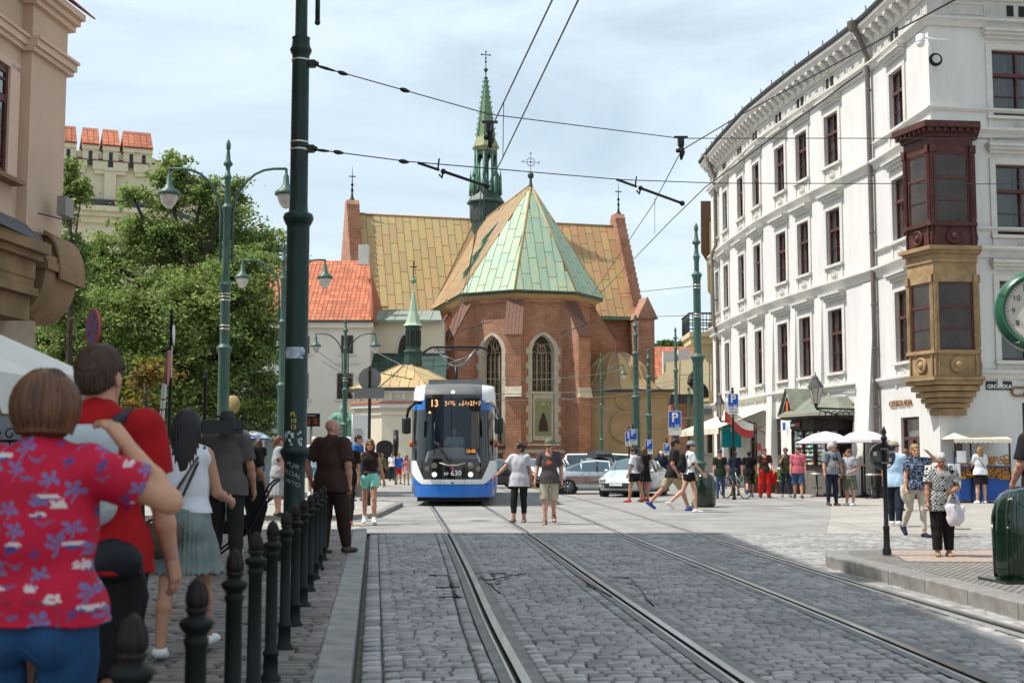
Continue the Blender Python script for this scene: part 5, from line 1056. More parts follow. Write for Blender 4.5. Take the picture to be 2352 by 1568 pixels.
def post(label,x,y,H,segs,mat,arms=None,name='street_lamp',cat='street lamp',group=None,bands=(),z0=0):
 t=empty(name,T(x,y,z0),label,cat,group);pr=[(segs[0][1]*1.5,0),(segs[0][1]*1.5,.12),(segs[0][1]*1.25,.2)]
 for i,(z,r_)in enumerate(segs):
  pr.append((r_,pr[-1][1]+.02));pr+=col(z,r_);pr.append((segs[min(i+1,len(segs)-1)][1]*.98,z+.1))
 r_=segs[-1][1];zl=H-.55;pr+=[(r_*.75,zl-.2),(r_*.8,zl-.05),(r_*1.7,zl),(r_*1.6,zl+.04),(r_*.9,zl+.10),(r_*.62,zl+.28),(r_*.5,zl+.32),(r_*.8,zl+.36),(r_*.85,zl+.45),(r_*.35,zl+.55),(.005,zl+.57)]
 mb=MB();mb.lathe(pr,20);mb.build('pole',mat,t)
 for z,r_ in bands:mb=MB();mb.lathe([(r_,z-.015),(r_+.006,z-.012),(r_+.006,z+.012),(r_,z+.015)],18);mb.build('steel_band',m_band,t)
 if arms:
  za,zb,w,sides=arms
  for s_ in sides:
   pts=[(s_*.13,0,zb)]+[(s_*(.13),0,zb+(za-zb)*.45)]+[(s_*(.13+(w-.13)*(1-math.cos(q))*.75),0,za-.0-(za-zb)*.52*(1-math.sin(q)))for q in np.linspace(.15,pi/2,7)]+[(s_*w,0,za)]
   mb=MB();mb.tube(pts,.03,7);mb.tube([(s_*.04,0,zb+.1),(s_*.14,0,zb+.1)],.02);a=mb.build('lamp_arm',mat,t);lamp(a,T(s_*w,0,za))
 return t
 # main dark pole beside the bollards
MPY=16.0;MX=XatY(679,MPY);zz=lambda py:ZatY(py,MPY)
mp=empty('tram_wire_pole',T(MX,MPY,PZ),'thick dark green tram pole with stickers and graffiti at the bollards','pole')
z_=lambda py:zz(py)-PZ
pr=[(.30,0),(.30,.1),(.22,.16),(.19,.3),(.135,.36),(.130,z_(1075)),(.132,z_(1060)),(.17,z_(1045)),(.19,z_(1038)),(.175,z_(1030)),(.148,z_(1026)),(.145,z_(530)),(.145,z_(520)),(.165,z_(515)),(.19,z_(505)),(.195,z_(500)),(.18,z_(492)),(.125,z_(488)),(.116,z_(470)),(.110,z_(135)),(.112,z_(128)),(.135,z_(120)),(.142,z_(115)),(.12,z_(108)),(.11,z_(92)),(.12,z_(88)),(.08,z_(84)),(.076,z_(-60))]
mb=MB();mb.lathe(pr,28);mb.build('pole',m_dpole,mp)
for py in(118,140,328,345):mb=MB();mb.lathe([(.112,z_(py)-.014),(.12,z_(py)-.012),(.12,z_(py)+.012),(.112,z_(py)+.014)],20);mb.build('steel_band',m_band,mp)
for py in(147,342):mb=MB();mb.bx(.11,.19,-.03,.03,z_(py)-.05,z_(py)+.05);mb.ball((.2,0,z_(py)),.04,8);mb.build('wire_bracket',m_blk,mp)
mb=MB();mb.tube([(.21,0,z_(50)),(.21,0,z_(-60))],.032,10);mb.ball((.21,0,z_(52)),.04,8);mb.build('hanging_rod',m_dpole,mp)
m_stick=M_('torn_sticker',(.62,.62,.6),.7,col2=(.16,.28,.42),vs=16);m_yel2=M_('yellow_stencil',(.55,.42,.06),.6);m_graf=M_('grey_marker',(.30,.31,.30),.6)
def curved(mesh,r,z,M=None,a0=-pi/2):
 for v in mesh.vertices:
  x,y,zq=v.co;an=a0+x/r;rr=r-y;v.co=(rr*math.cos(an),rr*math.sin(an),zq+z)
 return mesh
g=MB();n=14
for i in range(n):
 for j in range(6):
  if(i in(0,13)and j in(0,5))or(i>11 and j==1):continue
  g.bx(-.14+i*.02,-.14+(i+1)*.02-.0001,-.0025,0,-.07+j*.024,-.07+(j+1)*.024-.0001)
o=inst('sticker',curved(g.mesh('sticker',m_stick),.146,z_(812)),mp)
for s_,py in(('PL',952),('10',967),('13',981)):me=text_mesh(s_,.075,.002,1.05,bold=True);me.materials.append(m_yel2);inst('stencil_letters',curved(me,.147,z_(py)),mp)
for s_,py,sz in(('PLJIR',1068,.075),('KOAL',1088,.08),('WYO',1108,.08)):me=text_mesh(s_,sz,.002,1.1);me.transform(Matrix.Rotation(R(22),4,'Y'));me.materials.append(m_graf);inst('graffiti',curved(me,.133,z_(py)),mp)
g=MB();rr2=random.Random(4)
for k in range(26):x,q,s_=rr2.uniform(-.12,.12),rr2.uniform(990,1022),rr2.uniform(.006,.02);g.bx(x-s_,x+s_*rr2.uniform(.4,1.4),-.002,0,z_(q)-s_,z_(q)+s_)
o=inst('sticker_remains',curved(g.mesh('sticker_remains',m_stick),.147,0),mp);o['kind']='stuff'
# double lamps and plain posts
Y=27.0;post('green double lamp post in front of the big maple',XatY(513,Y),Y,ZatY(322,Y),[(.9,.15),(ZatY(800,Y),.12),(ZatY(655,Y),.10),(ZatY(478,Y),.085),(ZatY(408,Y),.06)],m_gpole,arms=(ZatY(388,Y),ZatY(600,Y),1.27,(-1,1)),group='green lamp posts',bands=[(ZatY(p,Y),.105)for p in(675,682,690,748,756)])
Y=38.5;post('green double lamp post mostly hidden behind the thick dark pole',XatY(647,Y),Y,ZatY(560,Y),[(.9,.16),(ZatY(885,Y),.13),(ZatY(740,Y),.10),(ZatY(640,Y),.08)],m_gpole,arms=(ZatY(597,Y),ZatY(740,Y),1.27,(-1,1)),group='green lamp posts')
Y=56.0;post('small green double lamp post in front of the orange roofed house',XatY(792,Y),Y,ZatY(732,Y),[(.9,.16),(ZatY(975,Y),.14),(ZatY(895,Y),.11),(ZatY(800,Y),.08)],m_gpole,arms=(ZatY(766,Y),ZatY(870,Y),1.32,(-1,1)),group='green lamp posts',bands=[(ZatY(p,Y),.115)for p in(868,874)])
Y=76.0;post('slim green lamp post with one curved arm before the brick church',XatY(1381,Y),Y,ZatY(812,Y),[(.9,.15),(ZatY(1010,Y),.12),(ZatY(930,Y),.09),(ZatY(870,Y),.07)],m_gpole,arms=(ZatY(838,Y),ZatY(930,Y),1.35,(1,)),group='green lamp posts')
pg='green posts carrying the tram wires'
Y=35.0;post('tall green wire post standing right behind the small green bin',XatY(1604,Y),Y,ZatY(514,Y),[(ZatY(1064,Y),.15),(ZatY(820,Y),.145),(ZatY(632,Y),.105),(ZatY(590,Y),.07)],m_gpole,name='wire_post',cat='pole',group=pg,bands=[(ZatY(p,Y),.11)for p in(655,662,722,728)])
Y=56.0;post('green wire post beside the right end of the apse',XatY(1461,Y),Y,ZatY(722,Y),[(1.6,.19),(ZatY(912,Y),.17),(ZatY(812,Y),.13),(ZatY(770,Y),.09)],m_gpole,name='wire_post',cat='pole',group=pg)
Y=68.0;post('green wire post in front of the domed chapel',XatY(1490,Y),Y,ZatY(800,Y),[(1.6,.18),(ZatY(954,Y),.16),(ZatY(866,Y),.12),(ZatY(840,Y),.09)],m_gpole,name='wire_post',cat='pole',group=pg)
Y=62.0;post('thin green wire post carrying a parking sign before the brown roof',XatY(1553,Y),Y,ZatY(752,Y),[(1.6,.14),(ZatY(945,Y),.12),(ZatY(850,Y),.09),(ZatY(800,Y),.07)],m_gpole,name='wire_post',cat='pole',group=pg)
Y=90.0;post('farthest short green post beyond the parking signs',XatY(1582,Y),Y,ZatY(888,Y),[(1.6,.16),(ZatY(980,Y),.12)],m_gpole,name='wire_post',cat='pole',group=pg)
# ---- bollards
BP=MB();BP.lathe([(.062,0),(.062,.03),(.055,.045),(.044,.06),(.042,.16),(.048,.165),(.048,.18),(.036,.19),(.033,.70),(.038,.715),(.040,.73),(.033,.735),(.034,.745),(.048,.76),(.055,.775),(.050,.785),(.030,.795),(.023,.815),(.023,.825)],20)
shaft=BP.mesh('shaft',m_boll)
for v in shaft.vertices:v.co.z*=1.03
BC=MB();BC.lathe([(.023,.82),(.029,.828),(.031,.834),(.027,.842),(.031,.852),(.035,.866),(.034,.886),(.028,.908),(.019,.925),(.009,.937),(.003,.941)],20);BC.lathe([(.032,.834),(.036,.837),(.036,.843),(.032,.847)],20)
for k in range(8):an=k*pi/4;BC.tube([(math.cos(an)*r_,math.sin(an)*r_,z)for r_,z in((.030,.852),(.035,.866),(.034,.886),(.028,.908),(.018,.927))],.004,4)
cap=BC.mesh('acorn_cap',m_rustcap)
BY=[3.1,4.0,5.2,6.35,7.46,8.66,9.85,11.1,12.3,13.5,14.7,15.9]
ordn=['nearest black acorn topped bollard, cut by the bottom edge','second acorn bollard from the camera, beside the bare calf','third acorn bollard from the camera','fourth acorn bollard, clear of the others','fifth acorn bollard, first whose foot shows','sixth acorn bollard along the kerb','seventh acorn bollard along the kerb','eighth acorn bollard, just past the thick pole collar','ninth acorn bollard along the kerb','tenth acorn bollard, beside the brown trousers','eleventh acorn bollard, next to last','farthest acorn bollard, against the brown shirted man']
for i,y in enumerate(BY):
 x={0:XatY(320,3.1),1:XatY(463,4.0),2:XatY(547,5.2),3:XatY(594,6.35)}.get(i,-1.40-.113*(y-7.46))
 b=empty('bollard',T(x,y,PZ-.02)@Matrix.Rotation(i*.7,4,'Z'),ordn[i],'bollard','black bollards along the kerb');inst('shaft',shaft,b);inst('acorn_cap',cap,b)
 # ================================================================== SIGNS
def sign_post(name,label,x,y,H,r=.03,mat=m_blk,cat='sign',group=None,z0=0,finial=True,tilt=0):
 t=empty(name,T(x,y,z0)@Matrix.Rotation(tilt,4,'Y'),label,cat,group);mb=MB();pr=[(r*1.9,0),(r*1.9,.06),(r*1.4,.10),(r*1.3,.32),(r*1.6,.34),(r,.37),(r,H-.1)]
 pr+=[(r*1.5,H-.09),(r*1.3,H-.06),(r*.7,H-.04),(r*1.2,H),(r*.4,H+.06),(.002,H+.08)]if finial else[(r,H)]
 mb.lathe(pr,10);mb.build('post',mat,t);return t
def plate(parent,name,w,h,z,mat,M=None,th=.012,x=0,y=-.05,back=None):
 mb=MB();mb.bx(-w/2,w/2,-th,0,-h/2,h/2);return mb.build(name,mat,parent,(M or T(0,0,0))@T(x,y,z))
def psign(label,px,py0,py1,Y,base_py=None,lines=2,extra=None,wf=1.0,pxp=None):
 zt,zb=ZatY(py0,Y),ZatY(py1,Y);h=zt-zb;w=h*.78*wf;H=zt+.15
 t=sign_post('parking_sign',label,XatY(px,Y),Y,H,.035,group='blue parking signs')
 f=plate(t,'sign_face',w,h,(zt+zb)/2,m_wht);mb=MB();mb.bx(-w/2+.02,w/2-.02,-.016,-.013,-h/2+.02,h/2-.02);mb.build('blue_field',m_blue,f)
 lettering('P',h*.78,m_wht,f,T(0,-.02,h*.10),bold=True)
 if extra=='x':
  mb=MB();
  for q in((-.22,0,.3,0),(-.22,-.09,.3,-.09)):mb.bx(-.0,w*.36,-.022,-.017,-h*.33+(0 if q[1]==0 else-.11),-h*.33+.012+(0 if q[1]==0 else-.11))
  mb.tube([(0,-.02,-h*.33),(w*.36,-.02,-h*.33-.1)],.006,4);mb.tube([(0,-.02,-h*.33-.1),(w*.36,-.02,-h*.33)],.006,4);mb.build('print',m_wht,f);lettering('1 st.',.07,m_wht,f,T(-w*.25,-.02,-h*.38))
 p=plate(t,'text_plate',w,h*.42,zb-h*.24,m_wht)
 for k in range(lines):mb=MB();mb.bx(-w*.38,w*.36,-.016,-.0125,h*.11-k*.09,h*.11-k*.09+.028);mb.build('print',m_grey,p)
 return t
psign('large blue parking sign on the post by the bicycle and flag',1683,904,936,40.2,lines=4,extra='x')
psign('blue parking sign with wheelchair plate on a thin green post',1549,944,982,60,lines=1,extra='x')
psign('blue parking sign with long white plate, nearer of the pair before the domed chapel',1453,985,1010,50,lines=2)
psign('blue parking sign half hidden behind another one',1444,991,1014,51.5,lines=3)
psign('small blue parking sign beside the dark base of a green post',1489,1009,1032,52,lines=1)
psign('small blue parking sign with taxi plate above the nun',1530,1017,1036,50,lines=1)
# backs of two road signs on a black post left of the tram
t=sign_post('road_sign','backs of a round and a wide sign on a black post left of the tram',XatY(849,33),33,ZatY(845,33),.04)
mb=MB();mb.lathe([(.3,0),(.3,.015)],24,T(0,0,ZatY(870,33))@Matrix.Rotation(pi/2,4,'X'));mb.build('round_sign_back',m_grey,t);plate(t,'sign_back',.78,.27,ZatY(903,33),m_grey,y=-.07)
# back of round sign on the raised pavement
Y=16.1;X=XatY(2028,Y);t=sign_post('road_sign','dark post on the raised pavement with the back of a small round sign',X,Y,ZatY(992,Y)-IZ,.030,z0=IZ);zc=ZatY(1047,Y)-IZ
mb=MB();mb.lathe([(.165,.0),(.17,.004),(.17,.02),(.155,.02),(.155,.008),(.01,.008)],32,T(-.02,.045,zc)@Matrix.Rotation(pi/2,4,'X'));mb.build('round_sign_back',m_grey,t)
for dz in(-.085,.09):mb=MB();mb.bx(-.13,.11,.012,.022,zc+dz-.012,zc+dz+.012);mb.build('sign_bracket',m_blk,t);mb=MB();mb.bx(-.045,.045,-.032,-.0,zc+dz-.01,zc+dz+.01);mb.build('clamp',m_grey,t)
plate(t,'sticker',.045,.05,zc+.03,M_('pinkish_sticker',(.5,.42,.4),.7),x=-.115,y=.014,th=.002);plate(t,'sticker',.035,.05,zc-.045,M_('white_sticker',(.5,.52,.5),.7),x=.075,y=.014,th=.002)
lettering('QRS',.05,m_wht,t,T(.085,.012,zc+.05),depth=.002)
# no stopping sign and neighbours on the left
m_frost=M_('sign_blue_faded',(.10,.14,.36),.4)
def nostop(t,z,r,M):
 mb=MB();Mr=M@T(0,0,z)@Matrix.Rotation(pi/2,4,'X');mb.lathe([(r,0),(r,.02)],32,Mr);mb.lathe([(r*1.03,-.004),(r*1.03,-.0)],32,Mr);f=mb.build('sign_face',M_('faded_sign_red',(.42,.09,.08),.45),t)
 for k in range(4):
  a0=k*pi/2+pi/4+.16+(-pi/2);a1=a0+pi/2-.32;pts=[(.16*r*math.cos((a0+a1)/2),.16*r*math.sin((a0+a1)/2))]+[(.80*r*math.cos(q),.80*r*math.sin(q))for q in np.linspace(a0,a1,9)]
  mb=MB();mb.prism(pts,-.024,-.021,M@T(0,0,z));mb.build('blue_field',m_frost,f)
Y=13.0;t=sign_post('road_sign','red and blue no stopping sign above the red shirted man',XatY(207,Y),Y,ZatY(712,Y)-PZ,.022,mat=m_grey,z0=PZ,finial=False);nostop(t,ZatY(755,Y)-PZ,.20,T(.03,-.04,0)@Matrix.Rotation(R(-52),4,'Z'))
Y=19.0;t=sign_post('road_sign','leaning grey post with a no stopping sign seen edge on and plates',XatY(359,Y),Y,ZatY(806,Y)-PZ,.022,mat=m_grey,z0=PZ,finial=False,tilt=R(3));nostop(t,ZatY(845,Y)-PZ,.27,T(.05,-.03,0)@Matrix.Rotation(R(-79),4,'Z'))
for a_,b_ in((880,915),(919,938),(942,966)):plate(t,'text_plate',.25,(b_-a_)*Y/FPX,ZatY((a_+b_)/2,Y)-PZ,m_wht,T(.05,0,0)@Matrix.Rotation(R(-60),4,'Z'))
Y=21.0;t=sign_post('road_sign','tall thin black post with an edge on round sign and long white plate',XatY(390,Y),Y,ZatY(716,Y)-PZ,.03,z0=PZ)
mb=MB();mb.lathe([(.16,0),(.16,.02)],24,T(.05,0,ZatY(768,Y)-PZ)@Matrix.Rotation(R(-80),4,'Z')@Matrix.Rotation(pi/2,4,'X'));mb.build('round_sign_back',m_wht,t);pl=plate(t,'text_plate',.30,.52,ZatY(832,Y)-PZ,m_wht,T(.07,0,0)@Matrix.Rotation(R(-72),4,'Z'))
for k in range(7):mb=MB();mb.bx(-.11,.1,-.015,-.0125,.2-k*.06,.215-k*.06);mb.build('print',m_grey,pl)
Y=24.0;sign_post('sign_post','bare thin black post left of the green double lamp post',XatY(471,Y),Y,ZatY(858,Y),.035,cat='post')
Y=62.0
# tram stop signs, shelter, display, parasol
for px,lb in((611,'blue tram stop sign left of the lamp post behind the shelter'),(655,'blue tram stop sign partly hidden by the thick dark pole')):
 Y=46.;t=sign_post('tram_stop_sign',lb,XatY(px,Y),Y,ZatY(905,Y),.03,mat=m_grey,group='tram stop signs');f=plate(t,'sign_face',.42,.53,ZatY(920,Y),m_wht);mb=MB();mb.bx(-.19,.19,-.016,-.013,-.24,.24);mb.build('blue_field',m_blue,f);mb=MB();mb.bx(-.15,.15,-.02,-.0165,-.10,.19);g=mb.build('white_field',m_wht,f)
 mb=MB();mb.bx(-.13,.13,-.025,-.021,.02,.07);mb.bx(-.10,.10,-.025,-.021,.0,.02);mb.bx(-.02,.02,-.025,-.021,.07,.1);mb.build('tram_symbol',m_blk,f)
Y=44.;SHX=XatY(600,Y);SH=empty('tram_shelter',T(SHX,Y,.1),'glass and steel tram shelter with arched roof and line numbers','shelter');z_=lambda py:ZatY(py,Y)-.1;x_=lambda px:XatY(px,Y)-SHX
m_alu=M_('grey_aluminium',(.36,.35,.32),.45,.4);
for i in range(9):
 a0,a1=i/9,(i+1)/9;X0,X1=x_(545)+(x_(665)-x_(545))*a0,x_(545)+(x_(665)-x_(545))*a1-.02;h0=.0
 mb=MB();pts=[(-.7+1.6*t,z_(972)+.26*math.sin(pi*(.15+.7*t))-.06)for t in np.linspace(0,1,6)];vs=[(X0,y,z)for y,z in pts]+[(X1,y,z)for y,z in pts];mb.add(vs,[(k,k+6,k+7,k+1)for k in range(5)]);mb.build('roof_panel',m_alu,SH)
mb=MB();mb.bx(x_(545),x_(665),-.75,-.65,z_(985),z_(974));mb.build('fascia',m_alu,SH)
fb=MB();fb.bx(x_(553),x_(648),-.8,-.75,z_(994),z_(984));f=fb.build('number_board',m_wht,SH)
mb=MB();mb.bx(x_(586),x_(608),-.81,-.801,z_(993),z_(985));mb.build('night_line_field',m_blk,f)
for i,s_ in enumerate(('1','6','8','13','18')):lettering(s_,.13,m_blk,f,T(x_(558+i*6.6),-.81,z_(989)),depth=.004,bold=True)
for i,s_ in enumerate(('69','669')):lettering(s_,.13,m_wht,f,T(x_(592+i*10),-.815,z_(989)),depth=.004)
for px in(548,600,660):mb=MB();mb.bx(x_(px)-.04,x_(px)+.04,-.5,-.42,0,z_(974));mb.build('column',m_alu,SH)
for a_,b_ in((549,599),(601,659)):mb=MB();mb.bx(x_(a_)+.05,x_(b_)-.05,.4,.42,.15,z_(1008));mb.build('glass_wall',M_('shelter_glass',(.35,.42,.42),.1,var=.15),SH)
mb=MB();mb.bx(x_(552),x_(590),.1,.35,.42,.47);mb.build('bench',m_alu,SH)
Y=42;t=empty('ticket_parasol',T(XatY(582,Y),Y,.1),'small white and blue parasol lettered Bilety-Tickets at the tram stop','parasol');z_=lambda py:ZatY(py,Y)-.1
mb=MB();mb.lathe([(.58,z_(1006)),(.50,z_(1000)),(.3,z_(993)),(.02,z_(989))],20);c=mb.build('canopy',m_wht,t);mb=MB();mb.lathe([(.59,z_(1009)),(.585,z_(1006))],20);mb.build('valance',m_blue,t);mb=MB();mb.tube([(0,0,0),(0,0,z_(992))],.02);mb.build('pole',m_alu,t)
lettering('Bilety-Tickets',.15,m_blue,c,T(0,-.52,z_(1001))@Matrix.Rotation(R(-35),4,'X'),depth=.01,bold=True)
Y=48;t=empty('departure_display',T(XatY(716,Y),Y,0),'black electronic departure board with dim orange lines beside the dark pole','display');z_=lambda py:ZatY(py,Y)
mb=MB();mb.bx(-.42,.32,-.08,.08,z_(979),z_(949));mb.build('case',m_blk,t);mb=MB();mb.tube([(0,0,0),(0,0,z_(979))],.05);mb.build('post',m_alu,t)
lettering('ystkich Swietych',.075,m_wht,t,T(-.05,-.09,z_(954)),depth=.004)
m_led=M_('amber_led',(1,.33,.04),.5,emit=.55);m_ledb=M_('amber_led_bright',(1,.5,.2),.5,emit=.65)
for k in range(3):mb=MB();mb.bx(-.32,-.02,-.085,-.081,z_(963+k*5),z_(961.6+k*5));mb.bx(.08,.26,-.085,-.081,z_(963+k*5),z_(961.6+k*5));mb.build('led_line',M_('dim_led',(.4,.08,.02),.5,emit=.25),t)
Y=30;t=empty('traffic_mirror',T(XatY(536,Y),Y,0),'round yellow backed traffic mirror on a post behind the cameraman','mirror');mb=MB();mb.lathe([(.22,0),(.22,.03),(.16,.07),(.05,.09)],24,T(0,-.05,ZatY(929,Y))@Matrix.Rotation(R(-25),4,'Z')@Matrix.Rotation(pi/2,4,'X'));mb.build('mirror_back',M_('yellow_plastic',(.26,.19,.08),.7),t);mb=MB();mb.tube([(0,0,0),(0,0,ZatY(929,Y))],.03);mb.build('post',m_grey,t)
Y=52;t=empty('information_board',T(XatY(830,Y),Y,0),'white printed information board beside the green statue','board');z_=lambda py:ZatY(py,Y);mb=MB();mb.bx(-.34,.30,0,.06,z_(1022),z_(952));f=mb.build('panel',m_wht,t)
for k in range(9):mb=MB();mb.bx(-.28,.05+.02*(k%4),-.006,0,z_(985+k*4),z_(984+k*4));mb.build('print',m_grey,f)
for x in(-.36,.34):mb=MB();mb.tube([(x,.03,0),(x,.03,z_(950))],.03);mb.build('leg',m_alu,t)
Y=60;t=empty('folded_parasol',T(XatY(910,Y),Y,0),'tall thin folded black parasol left of the tram','parasol');mb=MB();mb.lathe([(.03,0),(.03,1.3),(.10,1.4),(.14,1.9),(.12,2.6),(.04,ZatY(1092,Y)+1.0),(.01,ZatY(1090,Y)+1.1)],7);mb.build('canopy',m_blk,t)
# ================================================================== WIRES AND SPAN FITTINGS
WG='overhead tram wires';FW=['from the tram roof up to the far right','from the tram roof to the domed chapel','across the apse left window','from the icon window to the right','lowest right over the cars','from the dark pole down to the chapel','behind the pantograph','over the chapel roof']
def wire(pts,r,label,name='overhead_wire',mat=None,sag=0):
 P3=[P(*p)for p in pts];out=[]
 for a,b in zip(P3[:-1],P3[1:]):
  for k in range(8):t=k/8;q=a.lerp(b,t);q.z-=sag*4*t*(1-t);out.append(q)
 out.append(P3[-1]);mb=MB();c=P3[0];mb.tube([q-c for q in out],r,5);o=mb.build(name,mat or m_blk,None,T(*c));props(o,label,'cable',WG);return o
Wl='span wire from the %s';
wire([(713,147,16),(1125,263,17.5),(1562,318,20),(2400,318,25)],.008,'upper span wire from the thick dark pole across to the white house')
wire([(713,342,16),(935,371,16.8),(1430,413,19.5),(1650,421,21),(2400,423,25)],.008,'lower span wire from the thick dark pole across to the white house')
wire([(1290,-45,11),(1157,235,14.9),(1126,300,17),(1072,668,30),(1040,792,41)],.009,'left of the two thick contact wires running down toward the tram')
wire([(1350,-45,11),(1150,372,17.2),(1118,430,19),(1058,700,31),(1025,796,35.8)],.009,'right of the two thick contact wires running down toward the tram')
wire([(2230,-20,11),(1700,265,17.5),(1566,345,20),(1500,470,26),(1355,685,45)],.009,'thick wire from top right crossing the white house toward the apse')
wire([(1980,165,14),(1620,430,20),(1540,508,24),(1375,678,40)],.009,'second thick wire crossing lower left of the first by the spire side')
wire([(1157,235,14.9),(1155,360,15.8)],.005,'short hanger between the two contact wires')
wire([(1504,455,24),(1504,535,25)],.005,'short hanger between the two right wires')
wire([(1420,675,48),(1595,657,35)],.01,'thin wire reaching the tall green post from the left, upper')
wire([(1475,728,48),(1590,724,35)],.01,'thin wire reaching the tall green post from the left, lower')
for i,(p,q)in enumerate((((1140,905,38),(1640,855,60)),((1140,918,38),(1560,880,58)),((1120,870,45),(1470,838,56)),((1260,905,50),(1610,960,62)),((1380,970,55),(1600,985,62)),((720,800,45),(960,930,60)),((850,800,50),(1140,905,45)),((740,830,45),(900,885,60)))):
 wire([(*p,),(*q,)],.012,'faint thin low wire '+FW[i],sag=.25,mat=M_('grey_wire',(.2,.2,.2),.5))
def arm(p0,p1,label,r=.022):
 a,b=P(*p0),P(*p1);t=empty('steady_arm',T(*a),label,'insulator arm','insulated steady arms');d=b-a;mb=MB();mb.tube([d*.36,d],r,7);mb.ball(d,r*2.0,8);mb.build('rod',m_blk,t);mb=MB();mb.tube([Vector((0,0,0)),d*.30],r*.9,7);mb.tube([d*.28,d*.30+Vector((0,0,.16))],r*.6,5);mb.ball(d*.36,r*1.8,8);mb.tube([d*.36,d*.34+Vector((0,0,-.10)),d*.30+Vector((0,0,-.06))],r*.7,5);mb.build('hook',m_blk,t)
arm((960,374,17),(1119,428,17.5),'black steady arm in front of the spire lantern');arm((1416,412,19),(1567,467,19.5),'black steady arm against the sky right of the apse roof')
arm((1130,738,50),(1062,758,52),'small steady arm above the tram pantograph',.02);arm((1365,738,50),(1292,764,52),'small steady arm in front of the apse wall',.02);arm((880,858,50),(945,870,52),'small steady arm beside the turret',.02)
for ii,(a,b,r)in enumerate((((724,150,16),(775,165,16.2),.018),((775,165,16.2),(800,172,16.2),.026),((918,204,16.5),(942,211,16.5),.028),((725,344,16),(760,348,16.1),.018),((765,348,16.1),(790,352,16.2),.026),((915,369,16.8),(940,373,16.8),.028))):
 a,b=P(*a),P(*b);mb=MB();d=b-a;mb.tube([Vector((0,0,0)),d*.2,d*.5,d*.8,d],[r*.3,r,r*1.2,r*.8,r*.3],7);props(mb.build('wire_insulator',m_blk,None,T(*a)),('%s black insulator from the thick dark pole on the %s span wire'%(('first','second','third')[ii%3],('upper','lower')[ii//3])),'insulator','insulators on the span wires')
for p,lb in(((1125,300,17.2),'black wire clamp hanging in front of the spire'),((1564,332,20),'reddish black wire clamp hanging against the sky')):
 c=P(*p);mb=MB();mb.box((0,0,.12),(.22,.05,.03));mb.box((0,0,.05),(.1,.08,.14));mb.tube([(0,0,-.02),(.02,0,-.14),(.0,0,-.25)],[.04,.05,.02],6);mb.ball((-.05,0,-.1),.04,6);props(mb.build('wire_clamp',m_blk,None,T(*c)),lb,'wire clamp')
 # ================================================================== TRAM
TRX,TRY=XatY(1040,35.0),35.0
TR=empty('tram',T(TRX,TRY,0)@Matrix.Rotation(R(.5),4,'Z'),'blue and white low floor tram number 630 coming along the street','tram')
m_tb=M_('tram_blue',(.008,.135,.50),.25,coat=.6,var=.06);m_tw=M_('tram_white',(.68,.70,.72),.3,coat=.4);m_tg=M_('tram_roof_grey',(.13,.13,.135),.6,var=.15);m_tk=M_('tram_black_panel',(.006,.006,.008),.12,coat=1);m_tglass=M_('tram_windscreen',(.012,.03,.05),.04,coat=1,alpha=.5);m_sgl=M_('tram_side_glass',(.01,.014,.016),.05,coat=1)
def tu(x):return math.copysign(math.asin(min(1,abs(x)/1.2)**1.3),x)
def tmap(u,z,o=0):
 a=abs(u);x=1.2*math.sin(a)**(1/1.3);y=1.15*(1-max(0,math.cos(a))**(1/1.3));cz=max(0,z-1.15);y+=cz*.085
 if z>3.02:t=(z-3.02)/.41;y+=.85*t**2.2;z=3.02+.41*(1-(1-min(t,1))**1.7)*(1-.10*(x/1.2)**2)
 k=1-.05*max(0,(z-1.3)/2.1)-.03*max(0,(.7-z)/.5);nx=math.sin(a)**2;return(math.copysign(x*k+o*nx,u),y-o*(1-nx*.6),z)
def tpatch(name,polys,mat,off,parent=None,smooth=True):
 mbm=bmesh.new()
 for poly in polys:
  vs=[mbm.verts.new((tu(x),0,z))for x,z in poly];mbm.faces.new(vs)
 for k in range(-17,18):bmesh.ops.bisect_plane(mbm,geom=mbm.verts[:]+mbm.edges[:]+mbm.faces[:],plane_co=(k*pi/2/18+.0007,0,0),plane_no=(1,0,0))
 for zq in np.arange(.3,3.5,.14):bmesh.ops.bisect_plane(mbm,geom=mbm.verts[:]+mbm.edges[:]+mbm.faces[:],plane_co=(0,0,zq+.0007),plane_no=(0,0,1))
 for v in mbm.verts:v.co=tmap(v.co.x,v.co.z,off)
 bmesh.ops.recalc_face_normals(mbm,faces=mbm.faces[:]);me=bpy.data.meshes.new(name);mbm.to_mesh(me);mbm.free()
 if me.polygons and sum(p.normal.y for p in me.polygons)>0:me.flip_normals()
 for p in me.polygons:p.use_smooth=smooth
 me.materials.append(mat);return inst(name,me,parent or TR)
R4=lambda x0,x1,z0,z1:[(x0,z0),(x1,z0),(x1,z1),(x0,z1)]
hull=[R4(-1.2,-.815,1.25,3.42),R4(.815,1.2,1.25,3.42),R4(-1.2,1.2,.24,1.25),R4(-.815,.815,3.06,3.42)]
tpatch('body',hull,m_tb,0)
tpatch('roof_cap',[R4(-.84,.84,3.06,3.425)],m_tg,.012);
for s_ in(-1,1):
 tpatch('white_shoulder',[[(s_*.84,2.94),(s_*1.199,2.84),(s_*1.199,3.42),(s_*.84,3.425)]],m_tw,.010)
 tpatch('side_window',[R4(.817,1.185,1.255,2.66)if s_>0 else R4(-1.185,-.817,1.255,2.66)],m_sgl,.012)
 tpatch('white_flash',[[(s_*1.199,1.25),(s_*1.02,1.25),(s_*.80,.74),(s_*.80,.60),(s_*.86,.60),(s_*1.199,1.04)]],m_tw,.012)
tpatch('white_strip',[R4(-.8,-.345,.60,.735),R4(-.335,.335,.60,.735),R4(.345,.8,.60,.735)],m_tw,.013)
